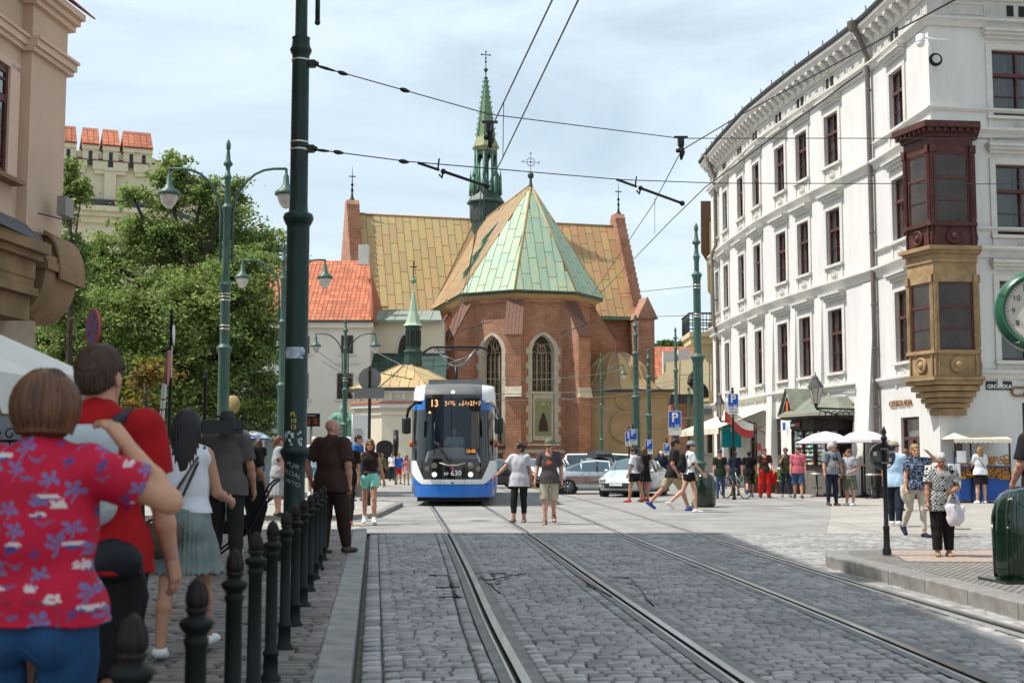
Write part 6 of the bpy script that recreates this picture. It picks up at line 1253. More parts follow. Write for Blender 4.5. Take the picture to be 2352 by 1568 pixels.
tpatch('windscreen_frame',[R4(-.815,-.76,1.27,3.06),R4(.76,.815,1.27,3.06),R4(-.76,.76,2.99,3.06),R4(-.76,.76,1.22,1.30)],m_tk,.016)
tpatch('front_panel',[[(-1.02,1.25),(-.80,.745),(.80,.745),(1.02,1.25)]],m_tk,.014)
tpatch('windscreen',[R4(-.76,.76,1.30,2.99)],m_tglass,.010)
bmp=tpatch('bumper',[R4(-1.02,1.02,.26,.585)],m_tb,.075);tpatch('bumper_edge',[R4(-1.02,1.02,.585,.60)],m_tk,.05)
for s_ in(-1,1):tpatch('bumper_joint',[R4(s_*1.045-.02,s_*1.045+.02,.25,.6)],m_tk,.03)
tpatch('tow_cover',[R4(-1.14,-.98+(-.06),.34,.48)],m_tk,.02)
# cab interior
mb=MB();mb.bx(-1.05,1.05,.75,.8,.9,3.0);mb.build('cab_rear_wall',M_('cab_dark',(.02,.02,.022),.9),TR)
mb=MB();mb.prism([(-.78,1.22),(.78,1.22),(.66,1.52),(.2,1.62),(-.4,1.60),(-.7,1.5)],.12,.45);mb.build('dashboard',M_('cab_grey',(.42,.43,.42),.6),TR)
mb=MB();
for k in range(7):mb.bx(.52+.03*k,.545+.03*k,.22+.03*(k%2),.30,1.6,2.75)
mb.build('sun_curtain',M_('tan_curtain',(.42,.28,.13),.9,var=.2,vs=8),TR)
mb=MB();mb.bx(-.76,.76,.16,.18,2.62,2.99);mb.build('destination_box',M_('display_black',(.004,.004,.005),.6),TR)
lettering('13',.27,m_ledb,TR,T(-.52,.13,2.83),depth=.005,sx=.9,bold=True)
rr2=random.Random(11)
for k,chn in enumerate('Nowy Biezanow'):
 if chn==' ':continue
 mb=MB();x=-.22+k*.078
 for q in range(4):
  for w in range(2):
   if rr2.random()<.62:mb.bx(x+w*.028,x+w*.028+.018,.128,.132,2.77+q*.035,2.797+q*.035)
 if mb.v:mb.build('led_character',m_ledb,TR)
mb=MB();mb.ball((-.64,.1,2.58),.035,8);mb.build('cab_light',m_ledb,TR)
mb=MB();mb.bx(.34,.66,.05,.06,1.42,1.60);dsp=mb.build('time_display',m_tk,TR);lettering('13-05',.135,m_led,dsp,T(.5,.045,1.51),depth=.004,sx=.85,bold=True)
for x,z,r_,mt in((-.50,1.12,.075,0),(-.70,1.03,.07,1),(-.50,.87,.085,2),(.50,1.12,.075,0),(.70,1.03,.07,1),(.50,.87,.085,2)):
 y=tmap(tu(x),z,.02)[1];Mr=T(x,y,z)@Matrix.Rotation(pi/2,4,'X');mb=MB();mb.lathe([(r_,-.02),(r_,.012),(r_*.85,.02),(r_*.82,.01)],16,Mr);h=mb.build('headlight',m_alu,TR);mb=MB();mb.lathe([(r_*.8,.008),(r_*.6,.022),(.003,.028)],16,Mr)
 mb.build('lens',[M_('dim_lens',(.25,.2,.15),.1,.4),M_('pinkish_lens',(.3,.2,.19),.1,.3),M_('lit_headlight',(.9,.95,1),.1,emit=.9)][mt],h)
lettering('630',.20,m_wht,TR,T(.10,-.045,.905),depth=.012,bold=True);lettering('RP',.11,m_wht,TR,T(-.17,-.045,.885),depth=.012,bold=True)
mb=MB();mb.prism([(-.06,1.06),(-.05,1.0),(0,.975),(.05,1.0),(.06,1.06),(.055,1.1),(-.055,1.1)],-.04,-.025);cr_=mb.build('crest',M_('crest_red',(.45,.03,.05),.4),TR);mb=MB();mb.prism([(-.05,1.105),(.05,1.105),(.06,1.15),(.02,1.13),(0,1.165),(-.02,1.13),(-.06,1.15)],-.04,-.025);mb.build('crest_crown',M_('crest_gold',(.6,.4,.1),.4),cr_);mb=MB();mb.box((0,-.043,1.03),(.05,.006,.06));mb.build('crest_gate',M_('crest_blue',(.1,.15,.5),.4),cr_)
mb=MB();mb.prism([(-.05,.625),(.05,.625),(0,.665)],-.035,-.03);mb.build('tow_mark',m_blk,TR)
mb=MB();mb.lathe([(.06,0),(.05,.02)],12,T(0,tmap(0,3.12,.02)[1],3.14)@Matrix.Rotation(pi/2,4,'X'));mb.build('top_light',M_('lit_top_lamp',(1,1,1),.2,emit=.8),TR)
mb=MB()
for a_,b_ in(((-.12,-.03,1.24),(-.5,-.0,1.78)),((-.07,-.035,1.23),(-.42,-.0,1.76)),((-.5,0,1.25+.15),(-.5,.06,2.3))):mb.tube([a_,b_],.014,5)
mb.build('wiper',m_blk,TR)
mb=MB();mb.tube([(-.36,-.03,1.19),(-.12,-.05,1.12),(.12,-.05,1.12),(.36,-.03,1.19)],.018,6);mb.build('panel_trim',m_alu,TR)
for s_ in(-1,1):
 g=MB();z1=2.83;g.tube([(s_*.88,.12,z1+.02),(s_*1.05,.0,z1+.03),(s_*1.22,-.02,z1-.16),(s_*1.27,-.0,z1-.38)],[.05,.055,.045,.035],8);arm_=g.build('mirror_arm',m_blk if s_<0 else m_grey,TR)
 g=MB();xm=s_*1.29 if s_<0 else 1.0
 if s_>0:xm=.98
 g.lathe([(.02,1.98),(.11,2.0),(.125,2.05),(.125,2.38),(.11,2.43),(.02,2.45)],12,T(s_*1.28,.0,0));g.build('mirror',m_blk,arm_)
 g=MB();g.ball((s_*1.22,.9,1.72),(.05,.12,.1),8);g.build('indicator',M_('amber_indicator',(.55,.12,.02),.3),TR);g=MB();g.ball((s_*1.16,.55,1.75),(.035,.06,.08),8);g.build('indicator',M_('amber_indicator',(.55,.12,.02),.3),TR)
 # long body behind the nose
mb=MB();mb.bx(-1.2,1.2,1.14,13,.34,1.25);mb.build('side_skirt',m_tb,TR);mb=MB();mb.bx(-1.19,1.19,1.15,13,1.25,2.7);mb.build('side_glazing',m_sgl,TR);mb=MB();mb.bx(-1.17,1.17,1.2,13,2.7,3.2);mb.bx(-1.0,1.0,1.3,13,3.2,3.38);mb.build('side_top',m_tw,TR)
for k in range(5):mb=MB();mb.bx(1.165,1.215,1.4+k*2.3,1.75+k*2.3,.36,2.72);mb.build('white_pillar',m_tw,TR)
mb=MB();mb.bx(-.8,.8,2.2,4.6,3.38,3.62);mb.bx(-.85,.85,6,10,3.38,3.7);mb.build('roof_equipment',m_tg,TR)
mb=MB();mb.bx(-1.0,1.0,.5,13,.12,.4);mb.build('underframe',m_blk,TR)
for y in(2.6,4.4):
 for x in(-.72,.72):mb=MB();mb.lathe([(.3,-.05),(.3,.05)],18,T(x,y,.3)@Matrix.Rotation(pi/2,4,'Y'));mb.build('wheel',m_rust,TR)
 # pantograph
yp=3.3;mb=MB();zp=ZatY(842,38.3);zt=ZatY(797,38.3)
mb.tube([(-.03,yp,3.4),(-.03,yp,zp)],.06,6);mb.tube([(-.35,yp,3.6),(.35,yp,3.6)],.05);mb.box((-.03,yp,3.5),(.9,1.2,.12));mb.build('pantograph_base',m_blk,TR)
mb=MB();mb.tube([(-.27,yp,zp+.1),(-.03,yp,zp),(.21,yp,zp+.1)],.04);mb.tube([(-.27,yp,zp+.08),(-.62,yp+.1,zt-.06)],.028);mb.tube([(.21,yp,zp+.08),(.56,yp+.1,zt-.06)],.028);mb.tube([(-.25,yp,zp+.1),(.5,yp+.1,zt-.2)],.010,4);mb.tube([(.2,yp,zp+.1),(-.55,yp+.1,zt-.2)],.010,4)
for s_ in(-1,1):mb.tube([(-.03+s_*(.3+.07*math.cos(q)),yp,zp+.02+.08*math.sin(q))for q in np.linspace(0,5,9)],.012,4)
mb.build('pantograph_arm',M_('grey_blue_steel',(.28,.33,.36),.4,.5),TR)
mb=MB()
for dy in(-.05,.25):mb.tube([(-1.06,yp+dy,zt-.20),(-.92,yp+dy,zt-.07),(-.78,yp+dy,zt),(-.03,yp+dy,zt+.01),(.72,yp+dy,zt),(.9,yp+dy,zt-.07),(1.02,yp+dy,zt-.22)],.024,6)
mb.tube([(-.62,yp-.05,zt-.02),(-.62,yp+.25,zt-.02)],.03);mb.tube([(.56,yp-.05,zt-.02),(.56,yp+.25,zt-.02)],.03);mb.tube([(-.7,yp+.1,zt-.08),(.66,yp+.1,zt-.08)],.018);mb.build('pantograph_bow',m_blk,TR)
# ================================================================== CARS
m_tyre=M_('tyre_rubber',(.012,.012,.013),.8);m_rim=M_('alloy_rim',(.45,.46,.47),.3,.8);m_cglass=M_('car_glass',(.05,.09,.11),.06,coat=1);m_hl=M_('clear_headlight',(.5,.52,.53),.12,.3,coat=1);m_tl=M_('tail_light_red',(.4,.01,.01),.25);m_plast=M_('dark_car_plastic',(.03,.03,.035),.5)
def car(label,x,y,rot,paint,kind='sedan',group='parked cars',L_=4.5,W_=1.78,H_=1.45,extra=None,k=.86):
 """nose toward -x in local space; stations: x, half width, low z, belt z, top z, roof half width"""
 t=empty('parked_car',T(x,y,0)@Matrix.Rotation(rot,4,'Z')@Matrix.Scale(k,4),label,'car',group);h,w,l=H_,W_/2,L_/2
 if kind=='sedan':st=[(-l,.62,.42,.52,.56,.4),(-l+.12,.86,.28,.66,.70,.6),(-l+.5,.96,.22,.72,.80,.72),(-l+1.25,1,.2,.86,.96,.78),(-l+1.3,1,.2,.88,.99,.78),(-l+2.05,1,.2,.92,h-.04,.66),(0.25,1,.2,.94,h,.66),(.9,1,.2,.95,h-.06,.64),(l-.75,.99,.2,.97,1.12,.68),(l-.35,.96,.24,.94,1.05,.72),(l-.05,.86,.32,.84,.98,.65),(l,.76,.42,.78,.86,.55)]
 elif kind=='hatch':st=[(-l,.60,.42,.50,.54,.4),(-l+.10,.86,.28,.64,.70,.6),(-l+.4,.97,.22,.74,.84,.72),(-l+.95,1,.2,.88,1.0,.78),(-l+1.0,1,.2,.9,1.03,.78),(-l+1.7,1,.2,.94,h-.05,.68),(0.2,1,.2,.95,h,.68),(1.0,1,.2,.97,h-.05,.66),(l-.4,.99,.22,1.0,h-.25,.66),(l-.08,.95,.3,.95,1.05,.74),(l,.86,.42,.8,.9,.7)]
 else:st=[(-l,.7,.42,.6,.64,.5),(-l+.1,.9,.28,.8,.9,.7),(-l+.5,1,.22,.95,1.1,.8),(-l+.9,1,.2,1.05,1.2,.82),(-l+1.5,1,.2,1.05,h-.05,.86),(0,1,.2,1.05,h,.88),(l-.2,1,.2,1.05,h-.02,.88),(l-.03,.97,.3,1.0,h-.2,.86),(l,.94,.4,.95,h-.5,.85)]
 ring=lambda s_:[(s_[0],0,s_[2]),(s_[0],-w*s_[1]*.9,s_[2]),(s_[0],-w*s_[1],s_[2]+.14),(s_[0],-w*s_[1]*1.0,(s_[3]+s_[2])/2+.12),(s_[0],-w*s_[1]*.965,s_[3]),(s_[0],-w*s_[5]-.05*w,s_[4]-.05),(s_[0],-w*s_[5]+.1*w,s_[4]),(s_[0],0,s_[4]+.025)]
 rg_=[ring(s_)for s_ in st];n=8;vs=[];B_,Gl=MB(),MB();full=[]
 for q in rg_:full.append(q+[(a,-b,c)for a,b,c in q[1:-1][::-1]])
 N=len(full[0]);vs=[p for q in full for p in q];fb_,fg=[],[]
 cowl=max(i for i in range(len(st))if st[i][4]<h*.80 and st[i][0]<0);
 for i in range(len(st)-1):
  for j in range(N):
   f=(i*N+j,i*N+(j+1)%N,(i+1)*N+(j+1)%N,(i+1)*N+j);jj=min(j,N-1-j);hi=max(st[i][4],st[i+1][4])>h*.82;lo=min(st[i][4],st[i+1][4])
   glass_side=hi and jj==4 and(st[i][4]>h*.6 or st[i+1][4]>h*.6)and not(kind=='van' and st[i][0]>.2)
   ws=jj in(5,6)and((st[i+1][4]-st[i][4]>.25)or(st[i][4]-st[i+1][4]>.16 and st[i][0]>0 and st[i][4]>h*.7));(fg if(glass_side or ws)else fb_).append(f)
 B_.add(vs,fb_+[tuple(range(N-1,-1,-1)),tuple((len(st)-1)*N+k for k in range(N))],smooth=True);B_.build('body',paint,t);Gl.add(vs,fg,smooth=False);g=Gl.build('windows',m_cglass,t)
 for i in(cowl+1,cowl+2,cowl+3):
  if i<len(st):
   for s_ in(-1,1):q=rg_[i];mb=MB();mb.tube([(q[4][0]+.03,s_*abs(q[4][1]),q[4][2]),(q[5][0]+.03,s_*abs(q[5][1]),q[5][2])],.035,4);mb.build('pillar',paint if i!=cowl+2 else m_plast,t)
 for xw in(-l+.82,l-.85):
  for s_ in(-1,1):
   Mw=T(xw,s_*(w-.10),.32)@Matrix.Rotation(-s_*pi/2,4,'X');mb=MB();mb.lathe([(.42,-.06),(.42,.085)],22,Mw);mb.build('wheel_arch',m_blk,t)
   mb=MB();mb.lathe([(.2,-.05),(.31,-.05),(.325,-.02),(.325,.10),(.31,.125),(.23,.13),(.22,.11)],24,Mw);wh=mb.build('wheel',m_tyre,t);mb=MB();mb.lathe([(.22,.10),(.21,.125),(.2,.1),(.05,.08)],20,Mw)
   for k in range(9):an=k*2*pi/9;mb.tube([(.05*math.cos(an),.05*math.sin(an),.12),(.2*math.cos(an),.2*math.sin(an),.125)],[.022,.016],4,Mw)
   mb.ball((0,0,.12),.05,8,Mw);mb.build('rim',m_rim,wh)
 for s_ in(-1,1):
  mb=MB();mb.ball((-l+.17,s_*w*.68,.66),(.17,.2,.085),10);mb.build('headlight',m_hl,t);mb=MB();mb.ball((l-.07,s_*w*.74,.86),(.09,.16,.09),10);mb.build('tail_light',m_tl,t)
  mb=MB();mb.ball((-l+1.5,s_*(w+.08),1.0),(.07,.11,.075),8);mb.build('wing_mirror',paint,t)
  mb=MB();mb.tube([(-.15,s_*(w+.002),.84),(.02,s_*(w+.002),.84)],.015,4);mb.tube([(.85,s_*(w+.002),.86),(1.0,s_*(w+.002),.86)],.015,4);mb.build('door_handle',paint,t)
  mb=MB();mb.tube([(-.35,s_*(w*1.002),.3),(-.35,s_*(w*1.002),.62),(-.33,s_*(w*.97),.93)],.006,4);mb.tube([(.6,s_*(w*1.002),.3),(.6,s_*(w*1.002),.62),(.62,s_*(w*.97),.95)],.006,4);mb.build('door_seam',m_blk,t)
 mb=MB();mb.bx(-l-.035,-l+.1,-w*.55,w*.55,.34,.46);mb.build('grille',m_plast,t);mb=MB();mb.bx(-l-.05,-l+.02,-w*.8,w*.8,.5,.55);mb.bx(l-.02,l+.03,-w*.8,w*.8,.5,.56);mb.build('bumper_strip',m_plast,t);mb=MB();mb.bx(-l-.065,-l-.05,-.26,.26,.44,.55);mb.build('number_plate',m_wht,t)
 mb=MB();mb.bx(-l+.3,l-.3,-w*.85,w*.85,.16,.3);mb.build('underside',m_blk,t);return t
m_silver=M_('silver_car_paint',(.52,.56,.60),.25,.35,coat=.8);m_silver2=M_('pale_blue_silver_paint',(.50,.56,.58),.28,.3,coat=.8);m_wcar=M_('white_car_paint',(.75,.76,.77),.3,coat=.8);m_kcar=M_('black_car_paint',(.02,.02,.024),.2,coat=.8)
Y=46.5;c1=car('silver saloon with a brown advert along its doors',XatY(1380,Y),Y,R(180+3),m_silver,'sedan',L_=4.7,H_=1.42)
for s_ in(1,-1):
 mb=MB();mb.bx(-1.55,1.6,s_*.895,s_*.899,.42,.76);o=mb.build('advert_panel',M_('brown_advert',(.33,.22,.20),.5,var=.3,vs=1.5),c1);mb=MB()
 for a_ in((-.05,.6,.70,.712),(-.05,.6,.58,.592),(-.05,-.038,.58,.712),(.588,.6,.58,.712),(.02,.5,.64,.655)):mb.bx(a_[0],a_[1],s_*.9,s_*.903,a_[2],a_[3])
 mb.build('advert_frame',m_wht,o)
Y=42.3;c2=car('pale silver hatchback parked nose toward the camera with a red thing on its roof',XatY(1455,Y+1.8),Y+1.8,R(65),m_silver2,'hatch',L_=4.15,H_=1.48)
mb=MB();mb.ball((.3,0,1.56),(.09,.09,.08),10);mb.build('roof_beacon',M_('red_plastic',(.5,.03,.02),.4),c2)
Y=55;car('dark hatchback partly hidden behind the tram',XatY(1150,Y),Y,R(170),m_kcar,'hatch',L_=4.0)
Y=58;car('small white hatchback behind the walking woman',XatY(1208,Y),Y,R(80),m_wcar,'hatch',L_=3.9)
Y=56;car('white car seen between the walking couple and the silver saloon',XatY(1265,Y),Y,R(75),M_('off_white_paint',(.7,.7,.69),.3,coat=.6),'sedan',L_=4.3)
Y=54;c5=car('grey estate with a black roof box behind the silver saloon',XatY(1375,Y),Y,R(100),m_silver,'hatch',L_=4.4,H_=1.5)
mb=MB();mb.prism([(-1.1,1.54),(.9,1.54),(.95,1.75),(.6,1.86),(-.7,1.86),(-1.15,1.68)],-.38,.38);mb.build('roof_box',m_plast,c5)
Y=60;car('white van behind the parked cars',XatY(1400,Y),Y,R(180),m_wcar,'van',L_=5.2,W_=1.9,H_=1.72,group=None)
# ================================================================== PEOPLE  (bodies grown as smooth implicit surfaces)
def surf_nets(v,org,h):
 s=v<0;nx,ny,nz=v.shape;c=np.zeros((nx-1,ny-1,nz-1),np.int8);O=[(i,j,k)for i in(0,1)for j in(0,1)for k in(0,1)]
 sl=lambda a,o:a[o[0]:nx-1+o[0],o[1]:ny-1+o[1],o[2]:nz-1+o[2]]
 for o in O:c+=sl(s,o)
 act=(c>0)&(c<8);n=int(act.sum())
 if n==0:return None
 idx=np.full(act.shape,-1,np.int32);idx[act]=np.arange(n);pos=np.zeros((n,3),np.float32);cnt=np.zeros(n,np.float32);cv={o:sl(v,o)[act]for o in O}
 for a in O:
  for ax in range(3):
   if a[ax]:continue
   b=list(a);b[ax]=1;b=tuple(b);va,vb=cv[a],cv[b];cr=(va<0)!=(vb<0);t=np.where(cr,va/(va-vb+1e-12),0);p=np.array(a,np.float32)[None].repeat(n,0);p[:,ax]+=t;pos+=np.where(cr[:,None],p,0);cnt+=cr
 V=(np.argwhere(act)+pos/cnt[:,None])*h+org;Q=[]
 for ax in range(3):
  o1,o2=[(1,2),(2,0),(0,1)][ax];d=[0,0,0];d[ax]=1
  a=s[:nx-d[0],:ny-d[1],:nz-d[2]];b=s[d[0]:,d[1]:,d[2]:];E=np.argwhere(a!=b)
  E=E[(E[:,o1]>0)&(E[:,o2]>0)&(E[:,o1]<v.shape[o1]-1)&(E[:,o2]<v.shape[o2]-1)];u1=np.zeros(3,int);u1[o1]=1;u2=np.zeros(3,int);u2[o2]=1
  g=lambda e:idx[e[:,0],e[:,1],e[:,2]];q=np.stack([g(E-u1-u2),g(E-u2),g(E),g(E-u1)],1);ins=s[E[:,0],E[:,1],E[:,2]];q[~ins]=q[~ins][:,::-1];Q.append(q)
 return V,np.concatenate(Q)
_lat=np.random.default_rng(5).random((24,24,24)).astype(np.float32)
def vnoise(P):
 i=np.floor(P).astype(int);f=P-i;f=f*f*(3-2*f);i%=24;j=(i+1)%24;o=0
 for a in(0,1):
  for b in(0,1):
   for c in(0,1):
    w=(f[...,0]if a else 1-f[...,0])*(f[...,1]if b else 1-f[...,1])*(f[...,2]if c else 1-f[...,2]);o=o+w*_lat[(j if a else i)[...,0],(j if b else i)[...,1],(j if c else i)[...,2]]
 return o-.5
def grid(lo,hi,h):
 n=np.ceil((np.array(hi)-np.array(lo))/h).astype(int)+1;ax=[lo[k]+h*np.arange(n[k])for k in range(3)];return np.stack(np.meshgrid(*ax,indexing='ij'),-1).astype(np.float32)
def cone(P,a,b,r1,r2,sq=(1,1,1)):
 a,b=np.array(a,np.float32),np.array(b,np.float32);s=np.array(sq,np.float32);p=(P-a)/s;d=(b-a)/s;h=np.clip((p@d)/max(d@d,1e-9),0,1);return(np.linalg.norm(p-h[...,None]*d,axis=-1)-(r1+(r2-r1)*h))*min(1,s.min()+.15)
def ell(P,c,r):r=np.array(r,np.float32);q=(P-np.array(c,np.float32))/r;k=np.linalg.norm(q,axis=-1);return(k-1)*r.min()*np.clip(k,.6,1.5)
def smin(a,b,k=.03):h=np.clip(.5+.5*(b-a)/k,0,1);return b*(1-h)+a*h-k*h*(1-h)
def rot3(yaw,pit=0,rol=0):return np.array(Matrix.Rotation(yaw,3,'Z')@Matrix.Rotation(pit,3,'X')@Matrix.Rotation(rol,3,'Y'),np.float32)
class Fig:
 def __init__(s,lean=0,turn=0,legs=((0,0,3),(0,0,3)),arms=(((4,9),(12,4)),((4,9),(12,4))),head=(0,0),fem=False,fat=1.0,sit=False,hand=(0,0),side=0):
  s.fem,s.fat=fem,fat;s.head=head;sd=(1,-1);hipw=.085
  L1,L2=.44,.43;J=s.J={};rel=[]
  for k in(0,1):
   a,b,o=[R(q)for q in legs[k]];x=sd[k];hip=np.array([x*hipw,0,0.]);kn=hip+L1*np.array([x*math.sin(o),-math.sin(a)*math.cos(o),-math.cos(a)*math.cos(o)]);c=a-b;an=kn+L2*np.array([x*math.sin(o)*.4,-math.sin(c),-math.cos(c)]);pit=min(0,c*.75)+.0;rel.append((hip,kn,an,pit))
  low=min(an[2]+min(0,math.sin(pit)*.17)-.075 for _,_,an,pit in rel);s.pz=-low if not sit else sit;pel=np.array([0,0,s.pz])
  s.legs=[(h+pel,k_+pel,a+pel,p)for h,k_,a,p in rel]
  le=R(lean);sp=lambda q,y=0:pel+np.array([q*math.sin(R(side)),-q*math.sin(le)+y*math.cos(le),q*math.cos(le)]);s.sp=sp;s.le=le
  s.neck=sp(.545,.01);s.hc=s.neck+np.array([0,-.03-.10*math.sin(le),.13]);s.arms=[];shw=.150 if fem else.176;tu_=R(turn);s.tu=tu_
  for k in(0,1):
   x=sd[k];sh=sp(.475)+np.array([x*shw*fat**.4*math.cos(tu_),x*shw*math.sin(tu_),0]);(f1,o1),(f2,o2)=arms[k];dr=lambda f,o:np.array([x*math.sin(R(o)),-math.sin(R(f))*math.cos(R(o)),-math.cos(R(f))*math.cos(R(o))])
   el=sh+.285*dr(f1,o1);fd=dr(f2,o2);wr=el+.245*fd;s.arms.append((sh,el,wr,fd))
 def torso(s,P,g=0):
  f=s.fat;w=.72;sp=s.sp;d=cone(P,sp(0),sp(.02),.150*f+g,.150*f+g,(1.12,.78,.9));d=smin(d,cone(P,sp(.12),sp(.20),(.118 if s.fem else.128)*f+g,.125*f+g,(1.05,.80*f**.5,1)),.07)
  d=smin(d,cone(P,sp(.30),sp(.40),.132*f+g,.125*f**.7+g,(1.12,.82,1)),.06);a,b=s.arms[0][0],s.arms[1][0];m=.014
  n_=sp(.505,.012)
  for q in(a,b):d=smin(d,cone(P,n_,q*.9+b*.05+a*.05-[0,0,.012],.052+g*.8,.050+g*.9,(1,1.1,1)),.045)
  if s.fem:
   for x in(-.065,.065):d=smin(d,ell(P,sp(.355,-.066)+[x,0,0],(.068+g,.05+g,.066+g)),.05)
  for x in(-.075,.075):d=smin(d,ell(P,sp(-.06,.055)+[x,0,0],(.085*f+g,.085*f+g,.10+g)),.03)
  if f>1.12 and not s.fem:d=smin(d,ell(P,sp(.16,-.08),(.14,.12,.15)),.05)
  return d
 def gap(s,P,d):return np.where((P[...,2]<s.pz-.13)&(abs(s.legs[0][1][1]-s.legs[1][1][1])<.3),np.maximum(d,.013-np.abs(P[...,0])),d)
 def leg(s,P,k,g=0,gk=None,ga=None):
  h,kn,an,p=s.legs[k];f=s.fat**.7;gk=g if gk is None else gk;ga=g if ga is None else ga;d=cone(P,h+[0,0,-.02],kn,.088*f+g,.055*f+gk);c=kn*.62+an*.38+[0,.012,0];return smin(smin(d,cone(P,kn,c,.052*f+gk,.054*f+ga),.02),cone(P,c,an,.052*f+ga,.036*f+ga),.02)
 def arm(s,P,k,g=0):
  sh,el,wr,_=s.arms[k];f=s.fat**.8*(.90 if s.fem else 1);m=el*.6+wr*.4;return smin(smin(cone(P,sh,el,.052*f+g,.041*f+g),cone(P,el,m,.040*f+g,.040*f+g),.02),cone(P,m,wr,.040*f+g,.027*f+g),.02)
 def nck(s,P,g=0):r_=.047 if s.fem else.057;return cone(P,s.neck-[0,0,.05],s.hc-[0,-.015,.05],r_*1.1+g,r_+g)
 def foot(s,P,k,g=0):
  h,kn,an,p=s.legs[k];out=R(7)*(1,-1)[k];d=np.array([math.sin(out)*math.cos(p),-math.cos(out)*math.cos(p),math.sin(p)]);up=np.array([0,math.sin(p),math.cos(p)]);heel=an-up*.045-d*.045;toe=an-up*.055+d*.155
  return smin(cone(P,heel,toe,.036+g,.030+g,(1.15,1,.9)),cone(P,an+up*.02,heel*.55+toe*.45+up*.012,.040+g,.026+g),.03)
def bbox(pts,pad):p=np.array(pts);return p.min(0)-pad,p.max(0)+pad
def head_sdf(Q,fem):
 d=ell(Q,(0,.012,.032),(.076,.094,.088));d=smin(d,ell(Q,(0,-.030,-.035),(.058,.062,.078)),.04);d=smin(d,ell(Q,(0,-.062,-.096),(.026 if fem else.032,.024,.020)),.035)
 d=smin(d,cone(Q,(0,-.090,.012),(0,-.113,-.030),.009,.0145),.016);d=smin(d,ell(Q,(0,-.088,.030),(.05,.012,.011)),.02);d=smin(d,ell(Q,(0,-.094,-.062),(.024,.010,.009)),.012)
 for x in(-.032,.032):d=-smin(-d,ell(Q,(x,-.098,.008),(.021,.013,.013)),.012);d=smin(d,ell(Q,(x,-.080,.008),(.012,.012,.010)),.005)
 for x in(-.079,.079):d=smin(d,ell(Q,(x,.010,-.012),(.009,.021,.031)),.010)
 return d
SKINS={'f':(.56,.30,.19),'m':(.44,.22,.135),'t':(.40,.19,.11),'o':(.52,.26,.18),'d':(.3,.15,.09)}
m_skin=M_('skin',(.5,.3,.2),.5,attr=True,var=.12,vs=18,spec=.35)
m_skin.node_tree.nodes['Principled BSDF'].inputs['Subsurface Weight'].default_value=.06
def hand_pts(k,wr,fd,curl,face=None):
 """palm and five finger chains; returns list of (p, q, r1, r2)"""
 d=fd/np.linalg.norm(fd);x=(1,-1)[k];nrm=np.array([-x*.9,-.2,0.])if face is None else np.array(face,float);nrm=nrm-d*(nrm@d);nrm/=np.linalg.norm(nrm);lat=np.cross(d,nrm)*(1 if k==0 else-1)
 fwd=np.array([0,-1,.2]);lat=lat if lat@fwd>0 else-lat;out=[(wr-d*.02,wr+d*.075,.025,.026),(wr+d*.02+lat*.015,wr+d*.085+lat*.024,.018,.016),(wr+d*.02-lat*.015,wr+d*.078-lat*.026,.018,.015)]
 for i,(o,l)in enumerate(((.030,.070),(.010,.080),(-.011,.073),(-.030,.057))):
  b=wr+d*.085+lat*o;c1,c2=R(curl*.6+4*i),R(curl*1.5+6*i);p1=b+(d*math.cos(c1)+nrm*math.sin(c1))*l*.5;p2=p1+(d*math.cos(c2)+nrm*math.sin(c2))*l*.5;out+=[(b-d*.012,p1,.0092,.0085),(p1,p2,.0085,.0068)]
 t0=wr+d*.025+lat*.022;t1=t0+(d*.55+lat*.7+nrm*.35)*.042;t2=t1+(d*.9+lat*.25+nrm*.3)*.032;out+=[(t0,t1,.014,.0105),(t1,t2,.0105,.008)];return out
def mesh_from(fn,lo,hi,h,disp=None):
 P=grid(lo,hi,h);d=fn(P)
 if disp is not None:d=d+disp(P)
 return surf_nets(d,np.array(lo),h)
def put(name,sn,mats,parent,col=None,smooth=True,mi=None,kind=None):
 if sn is None:return None
 V,Q=sn;o=inst(name,np_mesh(name,V,Q,mats,mi,smooth,col),parent)
 return o
CL={}
def cloth(name,c,rough=.85,**kw):
 if name not in CL:CL[name]=M_('cloth_'+name,c,rough,var=kw.pop('var',.18),vs=kw.pop('vs',7),bump=kw.pop('bump',.25),bs=kw.pop('bs',160),bd=.003,spec=.2,**kw)
 return CL[name]
def fold(amp,seed=0,sc=(9,9,5),sc2=(16,16,11)):
 return lambda P:amp*(vnoise(P*np.array(sc)+seed)+.5*vnoise(P*np.array(sc2)+seed*3+np.array([0,0,1])*P[...,:1]*14))
HAIR={'brown':(.045,.02,.010),'dark':(.012,.008,.006),'blond':(.32,.18,.07),'ginger':(.16,.06,.022),'white':(.62,.60,.57),'grey':(.3,.28,.26),'black':(.006,.004,.004),'auburn':(.10,.040,.017)}
